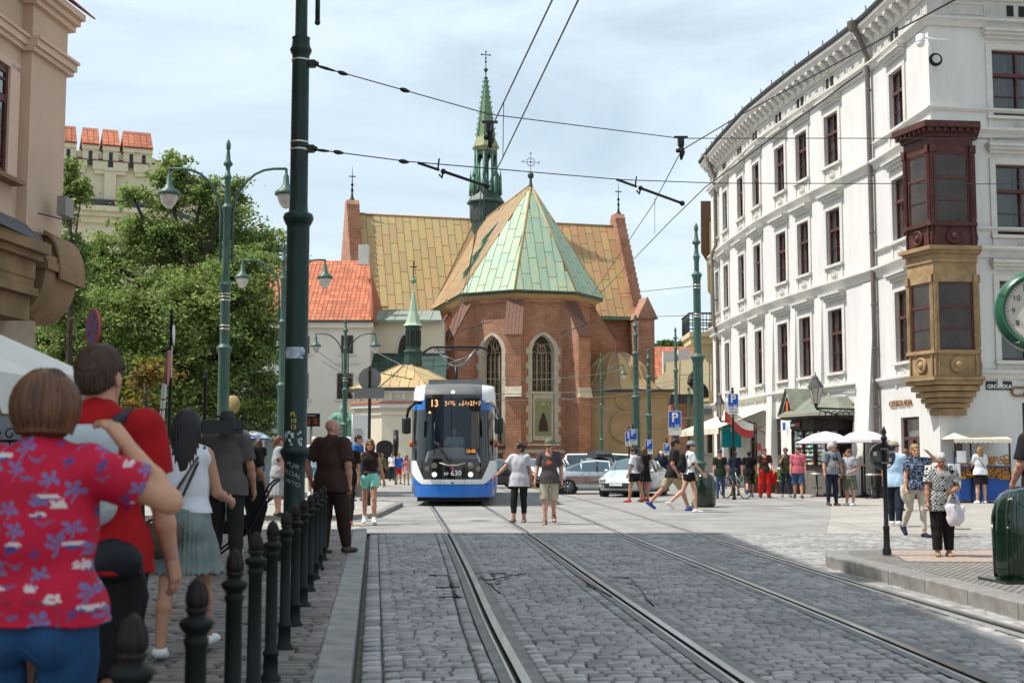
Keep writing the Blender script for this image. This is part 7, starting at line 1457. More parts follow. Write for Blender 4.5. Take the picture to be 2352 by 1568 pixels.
def person(label,px=None,feet=None,top=None,yaw=0,pos=None,h=None,z0=0,skin='m',fig=None,tee=None,bottom=None,shoe=None,hair=('short','dark'),res=1.0,extra=(),group=None,glasses=False,coltee=None,name='person',hand=(18,18),bodytop=True):
 """px, feet, top: where the figure stands in the photograph; tee=(material, sleeve 0-1, hem offset, neck), bottom=(kind, material, cut)"""
 fig=dict(fig or{});F=Fig(**fig);crown=F.hc[2]+.125
 if pos is None:g=G(px,feet,z0);Yd=g.y;X=g.x
 else:X,Yd=pos
 if h is None:h=(ZatY(top,Yd)-z0)
 S=h/crown;t=empty(name,T(X,Yd,z0)@Matrix.Rotation(R(yaw),4,'Z')@Matrix.Scale(S,4),label,'person',group)
 vb=.019*res;sk=np.array(SKINS[skin],np.float32);parts=[]
 allp=[F.sp(0),F.neck,F.hc]+[q for l in F.legs for q in l[:3]]+[q for a in F.arms for q in a[:3]];lo,hi=bbox(allp,.19);lo[2]=min(lo[2],-.02)
 def body(P):
  d=F.torso(P,-.012)
  for k in(0,1):d=smin(d,F.leg(P,k),.02);d=smin(d,F.arm(P,k),.02)
  return smin(d,F.nck(P),.03)
 segs=[mesh_from(body,lo,hi,vb)];cols=[np.tile(sk,(len(segs[0][0]),1))]
 Rm=rot3(R(F.head[0]),R(F.head[1]));hl=np.array([-.125]*3),np.array([.125,.125,.14]);pw=max(.007,.0085*res)
 sn=mesh_from(lambda P:head_sdf(P,F.fem),hl[0]-[0,0,.03],hl[1]+[0,.01,.01],pw);V,Q=sn;c=np.tile(sk,(len(V),1));x,y,z=np.abs(V[:,0]),V[:,1],V[:,2]
 fr=y<-.055;c[fr&(((x-.032)/.016)**2+((z-.009)/.008)**2<1)]=(.05,.035,.03);c[fr&(((x-.034)/.022)**2+((z-.031)/.006)**2<1)]=np.array(HAIR[hair[1]])*.8+.02;c[fr&((x/.026)**2+((z+.062)/.010)**2<1)]=sk*np.array([.75,.42,.45]);c[fr&(((x-.05)/.02)**2+((z+.03)/.02)**2<1)]*=np.array([1.04,.9,.88])
 V=V@Rm.T+F.hc;segs.append((V,Q));cols.append(c)
 for k in(0,1):
  _,_,wr,fd=F.arms[k];hp=hand_pts(k,wr,fd,hand[k]);pts=[q for s_ in hp for q in s_[:2]];l2,h2=bbox(pts,.035)
  def hf(P,hp=hp):
   d=cone(P,*hp[0],(1,1,1))
   for s_ in hp[1:3]:d=smin(d,cone(P,*s_),.012)
   for s_ in hp[3:]:d=smin(d,cone(P,*s_),.003)
   return d
  sn=mesh_from(hf,l2,h2,max(.0055,.0072*res));segs.append(sn);cols.append(np.tile(sk*.97,(len(sn[0]),1)))
  if shoe is None or shoe[0]=='sandal':sn=mesh_from(lambda P:F.foot(P,k),*bbox([F.legs[k][2]],.24),.014*res);segs.append(sn);cols.append(np.tile(sk,(len(sn[0]),1)))
 n=0;VV,QQ=[],[]
 for V,Q in segs:VV.append(V);QQ.append(Q+n);n+=len(V)
 put('body',(np.concatenate(VV),np.concatenate(QQ)),m_skin,t,np.concatenate(cols));seed=sum(map(ord,label))%97
 if tee:
  mt,sl_,hem,neck=tee[:4];gT=tee[4]if len(tee)>4 else.021
  def ft(P):
   d=F.torso(P,gT)
   if hem<-.01:
    d=smin(d,cone(P,F.sp(-.0),F.sp(hem),.15*F.fat+gT,.155*F.fat+gT+.01,(1.15,.85,1)),.03)
    for k in(0,1):hp_,kn=F.legs[k][:2];d=smin(d,cone(P,hp_,hp_+(kn-hp_)*.4,.100*F.fat**.7+gT*1.2,.092*F.fat**.7+gT*1.3),.04)
   for k in(0,1):
    if sl_>0:
     sh,el,wr,_=F.arms[k];e=sh+(el-sh)*min(1,sl_*2);d=smin(d,cone(P,sh,e,.060*F.fat**.8+gT*.9,.05*F.fat**.8+gT*1.1),.03)
     if sl_>.5:d=smin(d,cone(P,el,el+(wr-el)*(sl_*2-1),.05+gT,.038+gT),.02)
   if neck>.5:d=smin(d,cone(P,F.neck-[0,0,.05],F.neck+[0,0,.012],.07,.058),.02)
   up=F.sp(1)-F.sp(0);q=(P-F.sp(hem))@up.astype(np.float32);d=np.maximum(d,-q+(0));nk=(P-F.neck)
   if neck<=.5:d=np.maximum(d,-ell(P,F.neck+np.array([0,-.035-neck*.06,.02]),(.072+neck*.06,.075+neck*.05,.055+neck*.12)))
   if sl_>0:
    for k in(0,1):sh,el,wr,fd=F.arms[k];e=sh+(el-sh)*min(1,sl_*2)if sl_<=.5 else el+(wr-el)*(sl_*2-1);dv=((el-sh)if sl_<=.5 else(wr-el));dv=dv/np.linalg.norm(dv);near=np.linalg.norm(P-e,axis=-1)<.10;d=np.where(near,np.maximum(d,(P-e)@dv.astype(np.float32)),d)
   else:
    for k in(0,1):d=np.maximum(d,-cone(P,F.arms[k][0]+[(.052,-.052)[k],0,.06],F.arms[k][0]+[(.045,-.045)[k],0,-.09],.062,.03))
   return d
  l3,h3=bbox([F.sp(hem),F.neck]+([q for a in F.arms for q in a[:(2 if sl_<=.5 else 3)]]if sl_ else[a[0]for a in F.arms]),.2);l3[2]=F.sp(hem)[2]-.03
  sn=mesh_from(ft,l3,h3,.0125*res,fold(.017,seed));col=None
  if coltee:col=coltee(sn[0],F)
  put('shirt',sn,mt,t,col)
 if bottom:
  kind,mt,cut=bottom[:3];gB=bottom[3]if len(bottom)>3 else.014;top_=F.sp(.105);
  def fbm(P):
   d=F.torso(P,.010 if kind!='skirt' else.012);d=np.maximum(d,(P-top_)[...,2])
   if kind=='skirt':
    a=F.sp(.03);b=np.array([0,(F.legs[0][1][1]+F.legs[1][1][1])/2,F.pz-cut]);d=smin(d,cone(P,a,b,.165*F.fat,.205*F.fat+gB*2,(1.05,.82,1)),.03);d=np.maximum(d,(F.pz-cut)-P[...,2]);th=np.arctan2(P[...,1],P[...,0]);d=d+.007*np.sin(th*22+3*np.sin(th*3))*np.clip((top_[2]-P[...,2])*4,0,1)
   else:
    for k in(0,1):
     hp_,kn,an,p=F.legs[k];l_=F.leg(P,k,gB,gB*1.25 if kind=='shorts' else gB*1.1,gB*.9);full=cut*.87
     if full<=.44:e=hp_+(kn-hp_)*full/.44;dv=kn-hp_
     else:e=kn+(an-kn)*(full-.44)/.43;dv=an-kn
     if kind=='shorts':l_=smin(l_,cone(P,hp_,e,.092*F.fat**.7+gB*.8,.066*F.fat**.7+gB),.02)
     dv=(dv/np.linalg.norm(dv)).astype(np.float32);q=(P-e)@dv;l_=np.maximum(l_,q)if full<=.44 else np.where((P[...,2]<kn[2]+.1),np.maximum(l_,q),l_);d=smin(d,l_,.012)
    d=F.gap(P,d)
   return d
  l4=np.array([-.3,-.3,0.]);pts=[F.sp(0),F.sp(.12)]+[q for l in F.legs for q in l[:(2 if bottom[2]*.87<=.5 or kind=='skirt' else 3)]];l4,h4=bbox(pts,.17+(.1 if kind=='skirt' else 0));l4[2]=max(l4[2],0)
  if kind=='skirt':l4[2]=min(l4[2],F.pz-cut-.03)
  sn=mesh_from(fbm,l4,h4,.0135*res,lambda P:fold(.018 if kind!='skirt' else.01,seed+7,(9,9,6))(P)*np.clip((F.pz-.02-P[...,2])*8,0,1));put({'skirt':'skirt','shorts':'shorts'}.get(kind,'trousers'),sn,mt,t)
 if shoe:
  for k in(0,1):
   h_,kn,an,p=F.legs[k]
   if shoe[0]=='sandal':
    def fs(P):d=F.foot(P,k,.008);n1=np.abs(((P-an)[...,1]+.06+.0*P[...,2]))-.016;n2=np.abs((P-an)[...,1]+.0)-.016;so=(P-an)[...,2]+.068-(p*-.9)*(P-an)[...,1];return np.maximum(d,np.minimum(np.minimum(n1,n2),so))
   else:
    hi_=shoe[2]if len(shoe)>2 else.01
    def fs(P):d=F.foot(P,k,.009);return np.maximum(d,(P-an)[...,2]-hi_)
   put('shoe',mesh_from(fs,*bbox([an],.24),.0115*res,None),shoe[1],t)
   # hair
 kind,hc_=hair[0],hair[1];mh=M_('hair_'+hc_,HAIR[hc_],.45,var=.55,vs=22,stretch=(3,3,.35),spec=.4,bump=.4,bs=90,bd=.004)
 if kind!='bald':
  lo5,hi5=np.array([-.15,-.14,-.16]),np.array([.15,.19,.16]);ln={'long':.48,'mid':.30,'bob':.14}.get(kind,0);lo5=lo5-[0,0,ln]
  st=lambda Q:.004*np.sin(np.arctan2(Q[...,1]-.01,Q[...,0])*34+6*vnoise(Q*np.array([8,8,3])))+.012*vnoise(Q*np.array([20,20,9]))
  def fh(Q):
   d=ell(Q,(0,.016,.036),(.087,.105,.097));face=np.minimum(ell(Q,(0,-.110,-.035),(.078,.088,.103)),ell(Q,(0,-.10,.0),(.058,.06,.066)))
   if kind in('short','cap','bun','pony'):
    d=smin(d,ell(Q,(0,.045,-.02),(.075,.072,.09)),.03);d=np.maximum(d,-face);d=np.maximum(d,-(Q[...,2]+.012+.62*np.clip(Q[...,1],-.03,.2)))if not(F.fem and kind=='bun')else np.maximum(d,-(Q[...,2]+.07));d=np.maximum(d,-cone(Q,(-.15,.01,-.015),(.15,.01,-.015),.030,.030,(1,.9,1.1)))
    if kind=='bun':d=smin(d,ell(Q,(0,.125,.03),(.05,.05,.05)),.02)
    if kind=='pony':d=smin(d,cone(Q,(0,.10,.04),(0,.15,-.12),.032,.022),.02)
   elif kind=='bob':d=smin(d,ell(Q,(0,.024,-.008),(.107,.110,.112)),.04);d=np.maximum(d,-face);d=np.maximum(d,-(Q[...,2]+.106+.10*(Q[...,1]*0-.0)))
   else:
    d=smin(d,ell(Q,(0,.03,-.04),(.092,.088,.11)),.04)
    bk=cone(Q,(0,.07,-.05),(0,.10,-.12-ln),.088,.045,(1.15,.5,1));d=smin(d,bk,.05);d=np.maximum(d,-face);d=np.maximum(d,-cone(Q,(0,-.05,-.08),(0,-.05,-.7),.085,.2,(1.2,.7,1)))
   return d+st(Q)
  sn=mesh_from(fh,lo5,hi5,.0095*res if kind!='x' else.01);V,Q=sn
  if kind in('long','mid'):dn=np.clip((-V[:,2]-.10)/.4,0,1)[:,None];Vr=V@Rm.T;V2=Vr*(1-dn)+V*dn
  else:V2=V@Rm.T
  put('hair',(V2+F.hc,Q),mh,t)
  # extras
 for e in extra:
  k=e[0]
  if k=='cap':
   Mx=Matrix.Translation(Vector(F.hc))@Matrix(Rm.tolist()).to_4x4();mb=MB();mb.lathe([(.094,.045),(.096,.07),(.09,.10),(.065,.132),(.03,.146),(.002,.150)],16,Mx@T(0,.012,0),sq=(.98,1.16));bk=-1 if len(e)>2 else 1
   mb.add([(.07*math.sin(a),bk*(-.085-(.055+.05*math.cos(a*.8))*q)+.012*q,.056-.02*q)for q in(0,1)for a in np.linspace(-1.3,1.3,9)],[(i,i+1,i+10,i+9)for i in range(8)],Mx);mb.build('cap',e[1],t)
  elif k=='glasses':
   Mx=Matrix.Translation(Vector(F.hc))@Matrix(Rm.tolist()).to_4x4();mb=MB()
   for x in(-.034,.034):mb.ball((x,-.106,.008),(.026,.007,.018),8,Mx);mb.tube([(x*1.8,-.098,.014),(x*2.45,.0,.006)],.003,4,Mx)
   mb.build('glasses',e[1],t)
  elif k=='backpack':
   sc_=e[2]if len(e)>2 else 1;c=F.sp(.28,.19);sn=mesh_from(lambda P:smin(cone(P,c-[0,0,.13*sc_],c+[0,0,.13*sc_],.125*sc_,.11*sc_,(1.05,.62,1)),ell(P,c+[0,.07*sc_,-.07],(.10,.06,.09)),.02),*bbox([c],.34),.015*res,fold(.014,seed));b=put('backpack',sn,e[1],t)
   for x in(-.095,.095):mb=MB();mb.tube([Vector(F.sp(.42,.12))+Vector((x,0,0)),Vector(F.sp(.535,.02))+Vector((x,0,.012)),Vector(F.sp(.46,-.10))+Vector((x*1.1,0,0)),Vector(F.sp(.28,-.125))+Vector((x*1.5,.02,0)),Vector(F.sp(.15,.08))+Vector((x*1.5,0,0))],.016,6);mb.build('strap',e[1],b)
  elif k=='bag':
   c=np.array(e[2]);rr_=e[3];sn=mesh_from(lambda P:ell(P,c,rr_),*bbox([c],max(rr_)+.05),.013*res,fold(.03,seed));b=put('bag',sn,e[1],t)
   mb=MB();mb.tube([Vector(c)+Vector((-rr_[0]*.6,0,rr_[2]*.7)),Vector(e[4]),Vector(c)+Vector((rr_[0]*.6,0,rr_[2]*.7))],.008,5);mb.build('strap',e[1],b)
  elif k=='crossstrap':mb=MB();s_=e[2];mb.tube([Vector(F.sp(.5,.0))+Vector((s_*.13,0,.03)),Vector(F.sp(.40,.15 if e[3]else-.17))+Vector((s_*.08,0,0)),Vector(F.sp(.15,.14 if e[3]else-.15))+Vector((-s_*.08,0,0)),Vector(F.sp(0,.02))+Vector((-s_*.19,0,0))],.010,5);mb.build('strap',e[1],t)
  elif k=='belt':mb=MB();mb.lathe([(.152*F.fat,.098),(.156*F.fat,.10),(.156*F.fat,.125),(.15*F.fat,.127)],20,T(*F.sp(0)),sq=(1.05,.84));mb.build('belt',e[1],t)
  elif k=='box':mb=MB();mb.box(e[2],e[3]);mb.build(e[4],e[1],t)
  elif k=='ball':mb=MB();mb.ball(e[2],e[3],12);mb.build(e[4],e[1],t)
 return t,F,S
def strands(t,F,kind,col,n,seed=1,w=.0017,S_=1.0):
 """fine locks of hair lying over the hair volume, as one part"""
 rg=np.random.default_rng(seed);Rm=rot3(R(F.head[0]),R(F.head[1]));K_=10;u=np.linspace(0,1,K_)[None,:];th=rg.uniform(-pi,pi,n)[:,None];j=rg.normal(size=(n,1));wav=rg.uniform(0,6,(n,1))
 if kind=='short':
  th=rg.uniform(-2.5,2.5,n)[:,None];ph0=np.arccos(rg.uniform(-.22,1,n))[:,None];ph=ph0+u*.42*rg.uniform(.7,1.4,(n,1));ph=np.minimum(ph,1.85-.45*np.abs(np.sin(th)));tt=th+u*.5*rg.normal(size=(n,1))*.6;lift=1.0+.06*u*rg.random((n,1));X=.090*np.sin(ph)*np.sin(tt)*lift;Y_=.018+.108*np.sin(ph)*np.cos(tt)*lift;Z=.034+.101*np.cos(ph)*lift
 elif kind=='bob':
  th=rg.uniform(-2.2,2.2,n)[:,None];ph=.08+u*2.32;o=1+.035*rg.random((n,1))+.01*np.sin(u*5+wav);X=.111*np.sin(np.minimum(ph,2.25))*np.sin(th)*o;Y_=.020+.113*np.sin(np.minimum(ph,2.25))*np.cos(th)*o;Z=.004+.126*np.cos(ph);Z=np.maximum(Z,-.108-.012*rg.random((n,1)));
 else:
  th=rg.uniform(-1.75,1.75,n)[:,None];ph=.06+u*1.5;a=np.clip(u*2.4,0,1);b=np.clip((u-.42)/.58,0,1);ph=.06+a*1.6;X=.094*np.sin(ph)*np.sin(th)*(1-.45*b)+.012*np.sin(b*5+wav)*b;Y_=.022+.105*np.sin(ph)*np.cos(th)*(1-.35*b)+.035*b;Z=.030+.105*np.cos(ph)-b*rg.uniform(.42,.58,(n,1))
 Pt=np.stack([X,Y_+0*X,Z+0*X],-1);dn=np.clip((-Pt[...,2]-.10)/.4,0,1)[...,None]if kind=='long' else 0;Pr=Pt@Rm.T;Pt=Pr*(1-dn)+Pt*dn+F.hc;d=np.gradient(Pt,axis=1);rad=Pt-(F.hc+[0,.015,.0]);rad[...,2]*=.3;sd_=np.cross(d,rad);sd_/=np.linalg.norm(sd_,axis=-1,keepdims=True)+1e-9;ww=(w*(1-.6*u))[...,None]*rg.uniform(.5,1.2,(n,1,1));A=Pt-sd_*ww;B=Pt+sd_*ww;V=np.stack([A,B],2).reshape(-1,3);i=(np.arange(n)[:,None]*K_+np.arange(K_-1)[None])*2;F4=np.stack([i,i+1,i+3,i+2],-1).reshape(-1,4)
 o=inst('hair_strands',np_mesh('hair_strands',V,F4,M_('strand_'+col,tuple(min(1,c*1.45)for c in HAIR[col]),.45,isl=.5,spec=.4),smooth=True),t);o['kind']='stuff'
 # ================================================================== RIGHT SIDE STREET FURNITURE
 # kiosk against the white wall
KS=sY(46.6);KI=empty('news_kiosk',FM(KS),'dark carved wooden kiosk with zinc pediment roof full of souvenirs','kiosk');kw,kd=1.75,1.25
m_dw=M_('carved_black_wood',(.028,.020,.016),.5,var=.4,vs=7);m_gr=M_('weathered_grey_boards',(.17,.15,.13),.8,var=.3,vs=5,stretch=(6,6,.5))
kp=[(-kw,0),(-kw,-kd*.55),(-kw*.55,-kd),(kw*.55,-kd),(kw,-kd*.55),(kw,0)]
def kslab(k,z0,z1,mat,name):mb=MB();mb.slab([(x*k,y*k)for x,y in kp],z0,z1);return mb.build(name,mat,KI)
kslab(1.0,0,.95,m_gr,'base');kslab(1.05,.951,1.02,m_dw,'counter');kslab(1.02,2.3,2.72,m_dw,'frieze');kslab(1.28,2.72,2.80,m_dw,'eaves');kslab(1.33,2.801,2.88,M_('grey_eaves_board',(.28,.26,.22),.7),'eaves')
kslab(.90,1.02,2.3,M_('kiosk_inside',(.035,.03,.028),.9),'interior')
goods=[M_('goods_'+n,c,.6)for n,c in(('white',(.6,.6,.58)),('teal',(.1,.35,.4)),('red',(.45,.06,.05)),('yellow',(.55,.4,.1)),('blue',(.08,.15,.4)),('green',(.1,.25,.1)))]
for a,b in zip(kp[1:-2]+[kp[3]],kp[2:-1]+[kp[4]]):
 d=Vector((b[0]-a[0],b[1]-a[1]));L_=d.length;Mx=frame((a[0],a[1],0),math.atan2(d.y,d.x));n=2 if L_>1.4 else 1
 for k in range(n+1):mb=MB();x=L_*k/n;mb.bx(x-.05,x+.05,-.03,.06,1.02,2.3);mb.build('post',m_dw,KI,Mx)
 mb=MB();[mb.bx(.05,L_-.05,.02,.03,1.02+.32*q,1.04+.32*q)for q in range(1,4)];mb.build('glazing_bar',m_dw,KI,Mx)
 g=[MB()for _ in goods]
 for q in range(8):
  x=.08
  while x<L_-.14:w=random.uniform(.05,.12);g[random.choice((0,0,0,0,0,0,1,1,3,2,5,4))].bx(x,x+w*.85,.05,.09,1.06+q*.155,1.06+q*.155+random.uniform(.07,.13));x+=w
 for mt,q in zip(goods,g):
  if q.v:o=q.build('goods',mt,KI,Mx);o['kind']='stuff'
mb=MB();mb.bx(-.62,.30,-kd-.06,-kd-.02,2.36,2.66);f=mb.build('sign_board',m_blk,KI,T(-.4,0,0));mb=MB();mb.bx(-.55,-.22,-kd-.07,-kd-.062,2.47,2.56);mb.build('print',m_wht,f);mb=MB();mb.bx(-.19,.22,-kd-.07,-kd-.062,2.47,2.58);mb.build('print',m_redp,f)
zq=M_('grey_green_zinc',(.20,.22,.17),.7,var=.35,vs=2);e=1.33
mb=MB();A=[(x*e,y*e,2.885)for x,y in kp];Bq=[(x*.62,y*.55,3.52)for x,y in kp];mb.add(A+Bq,[(i,i+1,i+7,i+6)for i in range(5)]+[(6,7,8,9,10,11)]);mb.build('roof',zq,KI)
PX=T(-.95,-kd*1.12,2.885);mb=MB();mb.prism([(-.62,0),(.62,0),(0,.92)],-.02,.9,PX);mb.build('pediment',m_dw,KI)
for s_ in(-1,1):mb=MB();mb.add([(0,-.12,1.0),(s_*.78,-.12,-.02),(s_*.78,.95,-.02),(0,.95,1.0)],[(0,1,2,3)if s_>0 else(3,2,1,0)]);mb.build('pediment_roof',zq,KI,PX)
mb=MB();mb.bx(-.07,.07,-.05,-.03,.15,.52,PX);mb.build('info_mark',M_('orange_red',(.75,.12,.02),.5),KI);mb=MB();mb.tube([(-.5,-.04,.06),(0,-.04,.78),(.5,-.04,.06),(-.5,-.04,.06)],.02,4,PX);mb.build('pediment_frame',m_wht,KI)
# bracket lanterns
m_lan=M_('old_lantern_glass',(.45,.42,.36),.2,var=.3)
def lantern(s,z,reach,label,k=1.0,dx=-.0):
 t=empty('wall_lantern',FM(s,z),label,'lantern','bracket lanterns on the white house');y=-reach;mb=MB();mb.tube([(dx,0,-.25),(dx,0,.15),(0,-.35,.25),(0,y,.28)],.035*k,6)
 for i in range(int(reach/.24)):c=-.2-i*.22;mb.tube([(0,c+.11*math.cos(q),.06+.13*math.sin(q)-.0)for q in np.linspace(0,5.2,9)],.016*k,4)
 mb.tube([(0,0,-.25),(0,y*.5,.02),(0,y,.25)],.022*k,5);mb.lathe([(.04,.28),(.06,.38),(.1,.45)],6,T(0,y,0));mb.build('bracket',m_blk,t)
 mb=MB();mb.lathe([(.11*k,.46),(.24*k,1.0)],6,T(0,y,0),smooth=False);mb.build('lantern_glass',m_lan,t);mb=MB();mb.lathe([(.29*k,1.0),(.27*k,1.04),(.13*k,1.26),(.11*k,1.3),(.1*k,1.34),(.02,1.44),(.01,1.55)],6,T(0,y,0),smooth=False)
 for i in range(6):an=i*pi/3;mb.tube([(.11*k*math.cos(an),y+.11*k*math.sin(an),.46),(.24*k*math.cos(an),y+.24*k*math.sin(an),1.0)],.013,4)
 mb.build('lantern_cap',m_lead,t)
lantern(sY(44.3),2.75,1.75,'big glass lantern on a scrolled bracket above the kiosk');lantern(sY(55),2.6,1.6,'lantern bracket above the cream awning beside the flag',.8)
t=empty('polish_flag',FM(sY(53.5),2.5),'white and red flag on a slanting pole above the awning','flag');mb=MB();mb.tube([(0,0,-.25),(0,-1.9,1.0)],.025);mb.build('flagpole',m_och,t)
for nm,mt,o0,o1 in(('white_half',m_wht,0,.5),('red_half',m_redp,.5,1)):
 V=[];n=9
 for i in range(n):
  for j in range(5):u=i/(n-1);v=o0+(o1-o0)*j/4;V.append((.10*math.sin(u*7+v*2),-.6-1.25*u-.0,.23+.85*u-.95*v*(.6+.4*u)-.15*math.sin(u*5)))
 mb=MB();mb.add(V,[(i*5+j,i*5+j+1,(i+1)*5+j+1,(i+1)*5+j)for i in range(n-1)for j in range(4)],smooth=True);mb.build(nm,mt,t)
 # awning, banner, small plates
s0,s1=sY(61.5),sY(53.2);t=empty('awning',FM((s0+s1)/2,0),'long cream awning over the shop doors of the white house','awning');hl_=(s1-s0)/2;cm_=M_('cream_canvas',(.66,.60,.48),.8,var=.15)
mb=MB();mb.add([(-hl_,-.02,3.35),(hl_,-.02,3.35),(hl_,-2.1,2.55),(-hl_,-2.1,2.55),(-hl_,-2.1,2.3),(hl_,-2.1,2.3)],[(0,3,2,1),(3,4,5,2)]);mb.build('canvas',cm_,t);mb=MB();[mb.tube([(x,0,2.6),(x,-2.05,2.52)],.02)for x in(-hl_*.8,0,hl_*.8)];mb.build('awning_arm',m_och,t)
mb=MB();mb.bx(-.02,.02,-1.0,-.12,1.75,2.85);o=mb.build('shop_banner',M_('teal_banner',(.0,.36,.46),.5),None,FM(sY(57.3)));props(o,'turquoise hanging shop banner behind the parking sign','banner');mb=MB();mb.bx(.021,.024,-.6,-.5,2.45,2.65);mb.build('print',m_wht,o)
for Y,z,w,h,mt,lb in((50.6,2.4,.25,.3,m_blue,'small blue number plate on the white wall'),(53.6,1.6,.55,.3,m_redp,'small red plate low on the white wall')):mb=MB();mb.bx(-w/2,w/2,-.33,-.31,z,z+h);props(mb.build('wall_plate',mt,None,FM(sY(Y))),lb,'plate')
mb=MB();mb.bx(-.14,.14,-.04,-.0,1.35,1.75);props(mb.build('intercom_panel',m_gr,None,FM(S_CORN+.55)),'metal intercom plate on the grey corner wall left of the pretzel stall','plate')
# lilac cafe parasols, tables and stools
m_lil=M_('lilac_canvas',(.55,.50,.55),.8,var=.1)
def parasol(px,Y,py0,r_,label):
 t=empty('cafe_parasol',T(XatY(px,Y),Y,0),label,'parasol','lilac parasols beside the kiosk');z=ZatY(py0,Y);mb=MB();n=8;mb.lathe([(r_,z-.42),(r_*.98,z-.34),(r_*.5,z-.10),(.03,z)],n,smooth=False);mb.build('canopy',m_lil,t);mb=MB();mb.lathe([(.3,0),(.3,.05),(.05,.12),(.03,.2),(.03,z)],12);mb.build('pole',m_blk,t)
parasol(1895,43.5,990,.95,'lilac parasol nearest the kiosk windows');parasol(1982,42.5,987,.92,'lilac parasol nearest the downpipe');parasol(1958,46,986,.9,'lilac parasol behind the other two')
for i,(px,Y)in enumerate(((1872,43.2),(1929,42.2),(1940,43.6),(1998,41.4),(2012,42.4))):
 t=empty('bar_stool',T(XatY(px,Y),Y,0),('bar stool nearest the kiosk counter','bar stool between the white haired man and the olive skirt','bar stool under the seated woman in black','bar stool just left of the downpipe','bar stool right below the nearest parasol pole')[i],'stool','bar stools under the parasols');mb=MB();mb.lathe([(.20,.74),(.2,.80),(.02,.81)],14);mb.build('seat',m_alu,t);mb=MB();mb.lathe([(.24,0),(.22,.03),(.04,.06),(.03,.74)],12);mb.build('leg',m_blk,t);mb=MB();mb.tube([(.17*math.cos(q),.17*math.sin(q),.3)for q in np.linspace(0,2*pi,13)],.012,4);mb.build('foot_ring',m_blk,t)
t=empty('high_table',T(XatY(1976,42.2),42.2,0),'narrow high wooden table under the right parasol','table');mb=MB();mb.bx(-.75,.75,-.25,.25,1.05,1.1);mb.build('table_top',m_och,t);mb=MB();mb.lathe([(.28,0),(.05,.05),(.04,1.05)],10);mb.build('leg',m_blk,t)
for i,(px,Y)in enumerate(((1742,47.5),(1812,46.5))):
 t=empty('planter',T(XatY(px,Y),Y,0),('wooden planter behind the black shorts man','wooden planter behind the olive shirt man')[i],'planter');mb=MB();mb.bx(-.55,.55,-.2,.2,0,.45);mb.build('box',m_door,t);rg=np.random.default_rng(i);p=rg.normal(size=(500,3))*[.3,.12,.12]+[0,0,.62];a=rg.normal(size=(500,3))*.05;b=rg.normal(size=(500,3))*.05;inst('foliage',np_mesh('foliage',np.stack([p-a,p-b,p+a,p+b],1).reshape(-1,3),np.arange(2000).reshape(500,4),m_leaf),t)
 # pretzel stall
Y=37.9;SX=XatY(2237,Y);ST=empty('pretzel_stall',T(SX,Y,0),'blue pretzel stall with cream scalloped canopy at the house corner','stall');m_sb=M_('stall_blue',(.01,.07,.30),.4);z_=lambda py:ZatY(py,Y)
mb=MB();mb.bx(-.62,.85,-.4,.4,.08,z_(1098));mb.bx(-.62,.85,-.45,.45,z_(1072),z_(1069));mb.build('cart',m_sb,ST)
for x in(-.8,-.3,.85):mb=MB();mb.tube([(x,-.42,0),(x,-.42,z_(1008))],.025);mb.build('pole',m_blk,ST)
mb=MB();n=12;hw=.86
mb.add([(-hw,-.6,z_(1008)),(hw,-.6,z_(1008)),(hw*.72,.0,z_(993)),(-hw*.72,.0,z_(993)),(-hw,.6,z_(1008)),(hw,.6,z_(1008))],[(0,1,2,3),(3,2,5,4),(0,3,4),(1,5,2)])
for k in range(n):x0,x1=-hw+2*hw*k/n,-hw+2*hw*(k+1)/n;mb.add([(x0,-.6,z_(1008)),(x1,-.6,z_(1008)),(x1,-.61,z_(1015)),((x0+x1)/2,-.61,z_(1018)),(x0,-.61,z_(1015))],[(4,3,2,1,0)])
mb.build('canopy',cm_,ST);mb=MB();mb.bx(-.62,.85,-.41,-.40,z_(1098),z_(1072));mb.build('display_case',M_('case_shadow',(.1,.05,.02),.7),ST)
def torus(mb,c,r_,q,ax):mb.tube([(c[0]+r_*math.cos(a),c[1]+.5*r_*math.sin(a)*ax,c[2]+r_*math.sin(a)*(1-.5*ax))for a in np.linspace(0,2*pi,9)],q,4)
mp_=M_('baked_pretzel',(.42,.20,.05),.5,isl=.3,var=.3,vs=14)
for k in range(64):mb=MB();torus(mb,(random.uniform(-.58,.80),-.43+random.uniform(0,.02),random.uniform(z_(1095),z_(1074))if k<40 else z_(1066)+random.uniform(0,.22)),.075,.022,random.random());mb.build('pretzel',mp_,ST)
mb=MB();mb.bx(-.95,-.63,-.44,-.3,z_(1120),z_(1064));mb.build('white_cloth',m_wht,ST);mb=MB();mb.bx(-.72,-.45,-.45,-.43,z_(1062),z_(1035));mb.build('price_card',m_wht,ST)
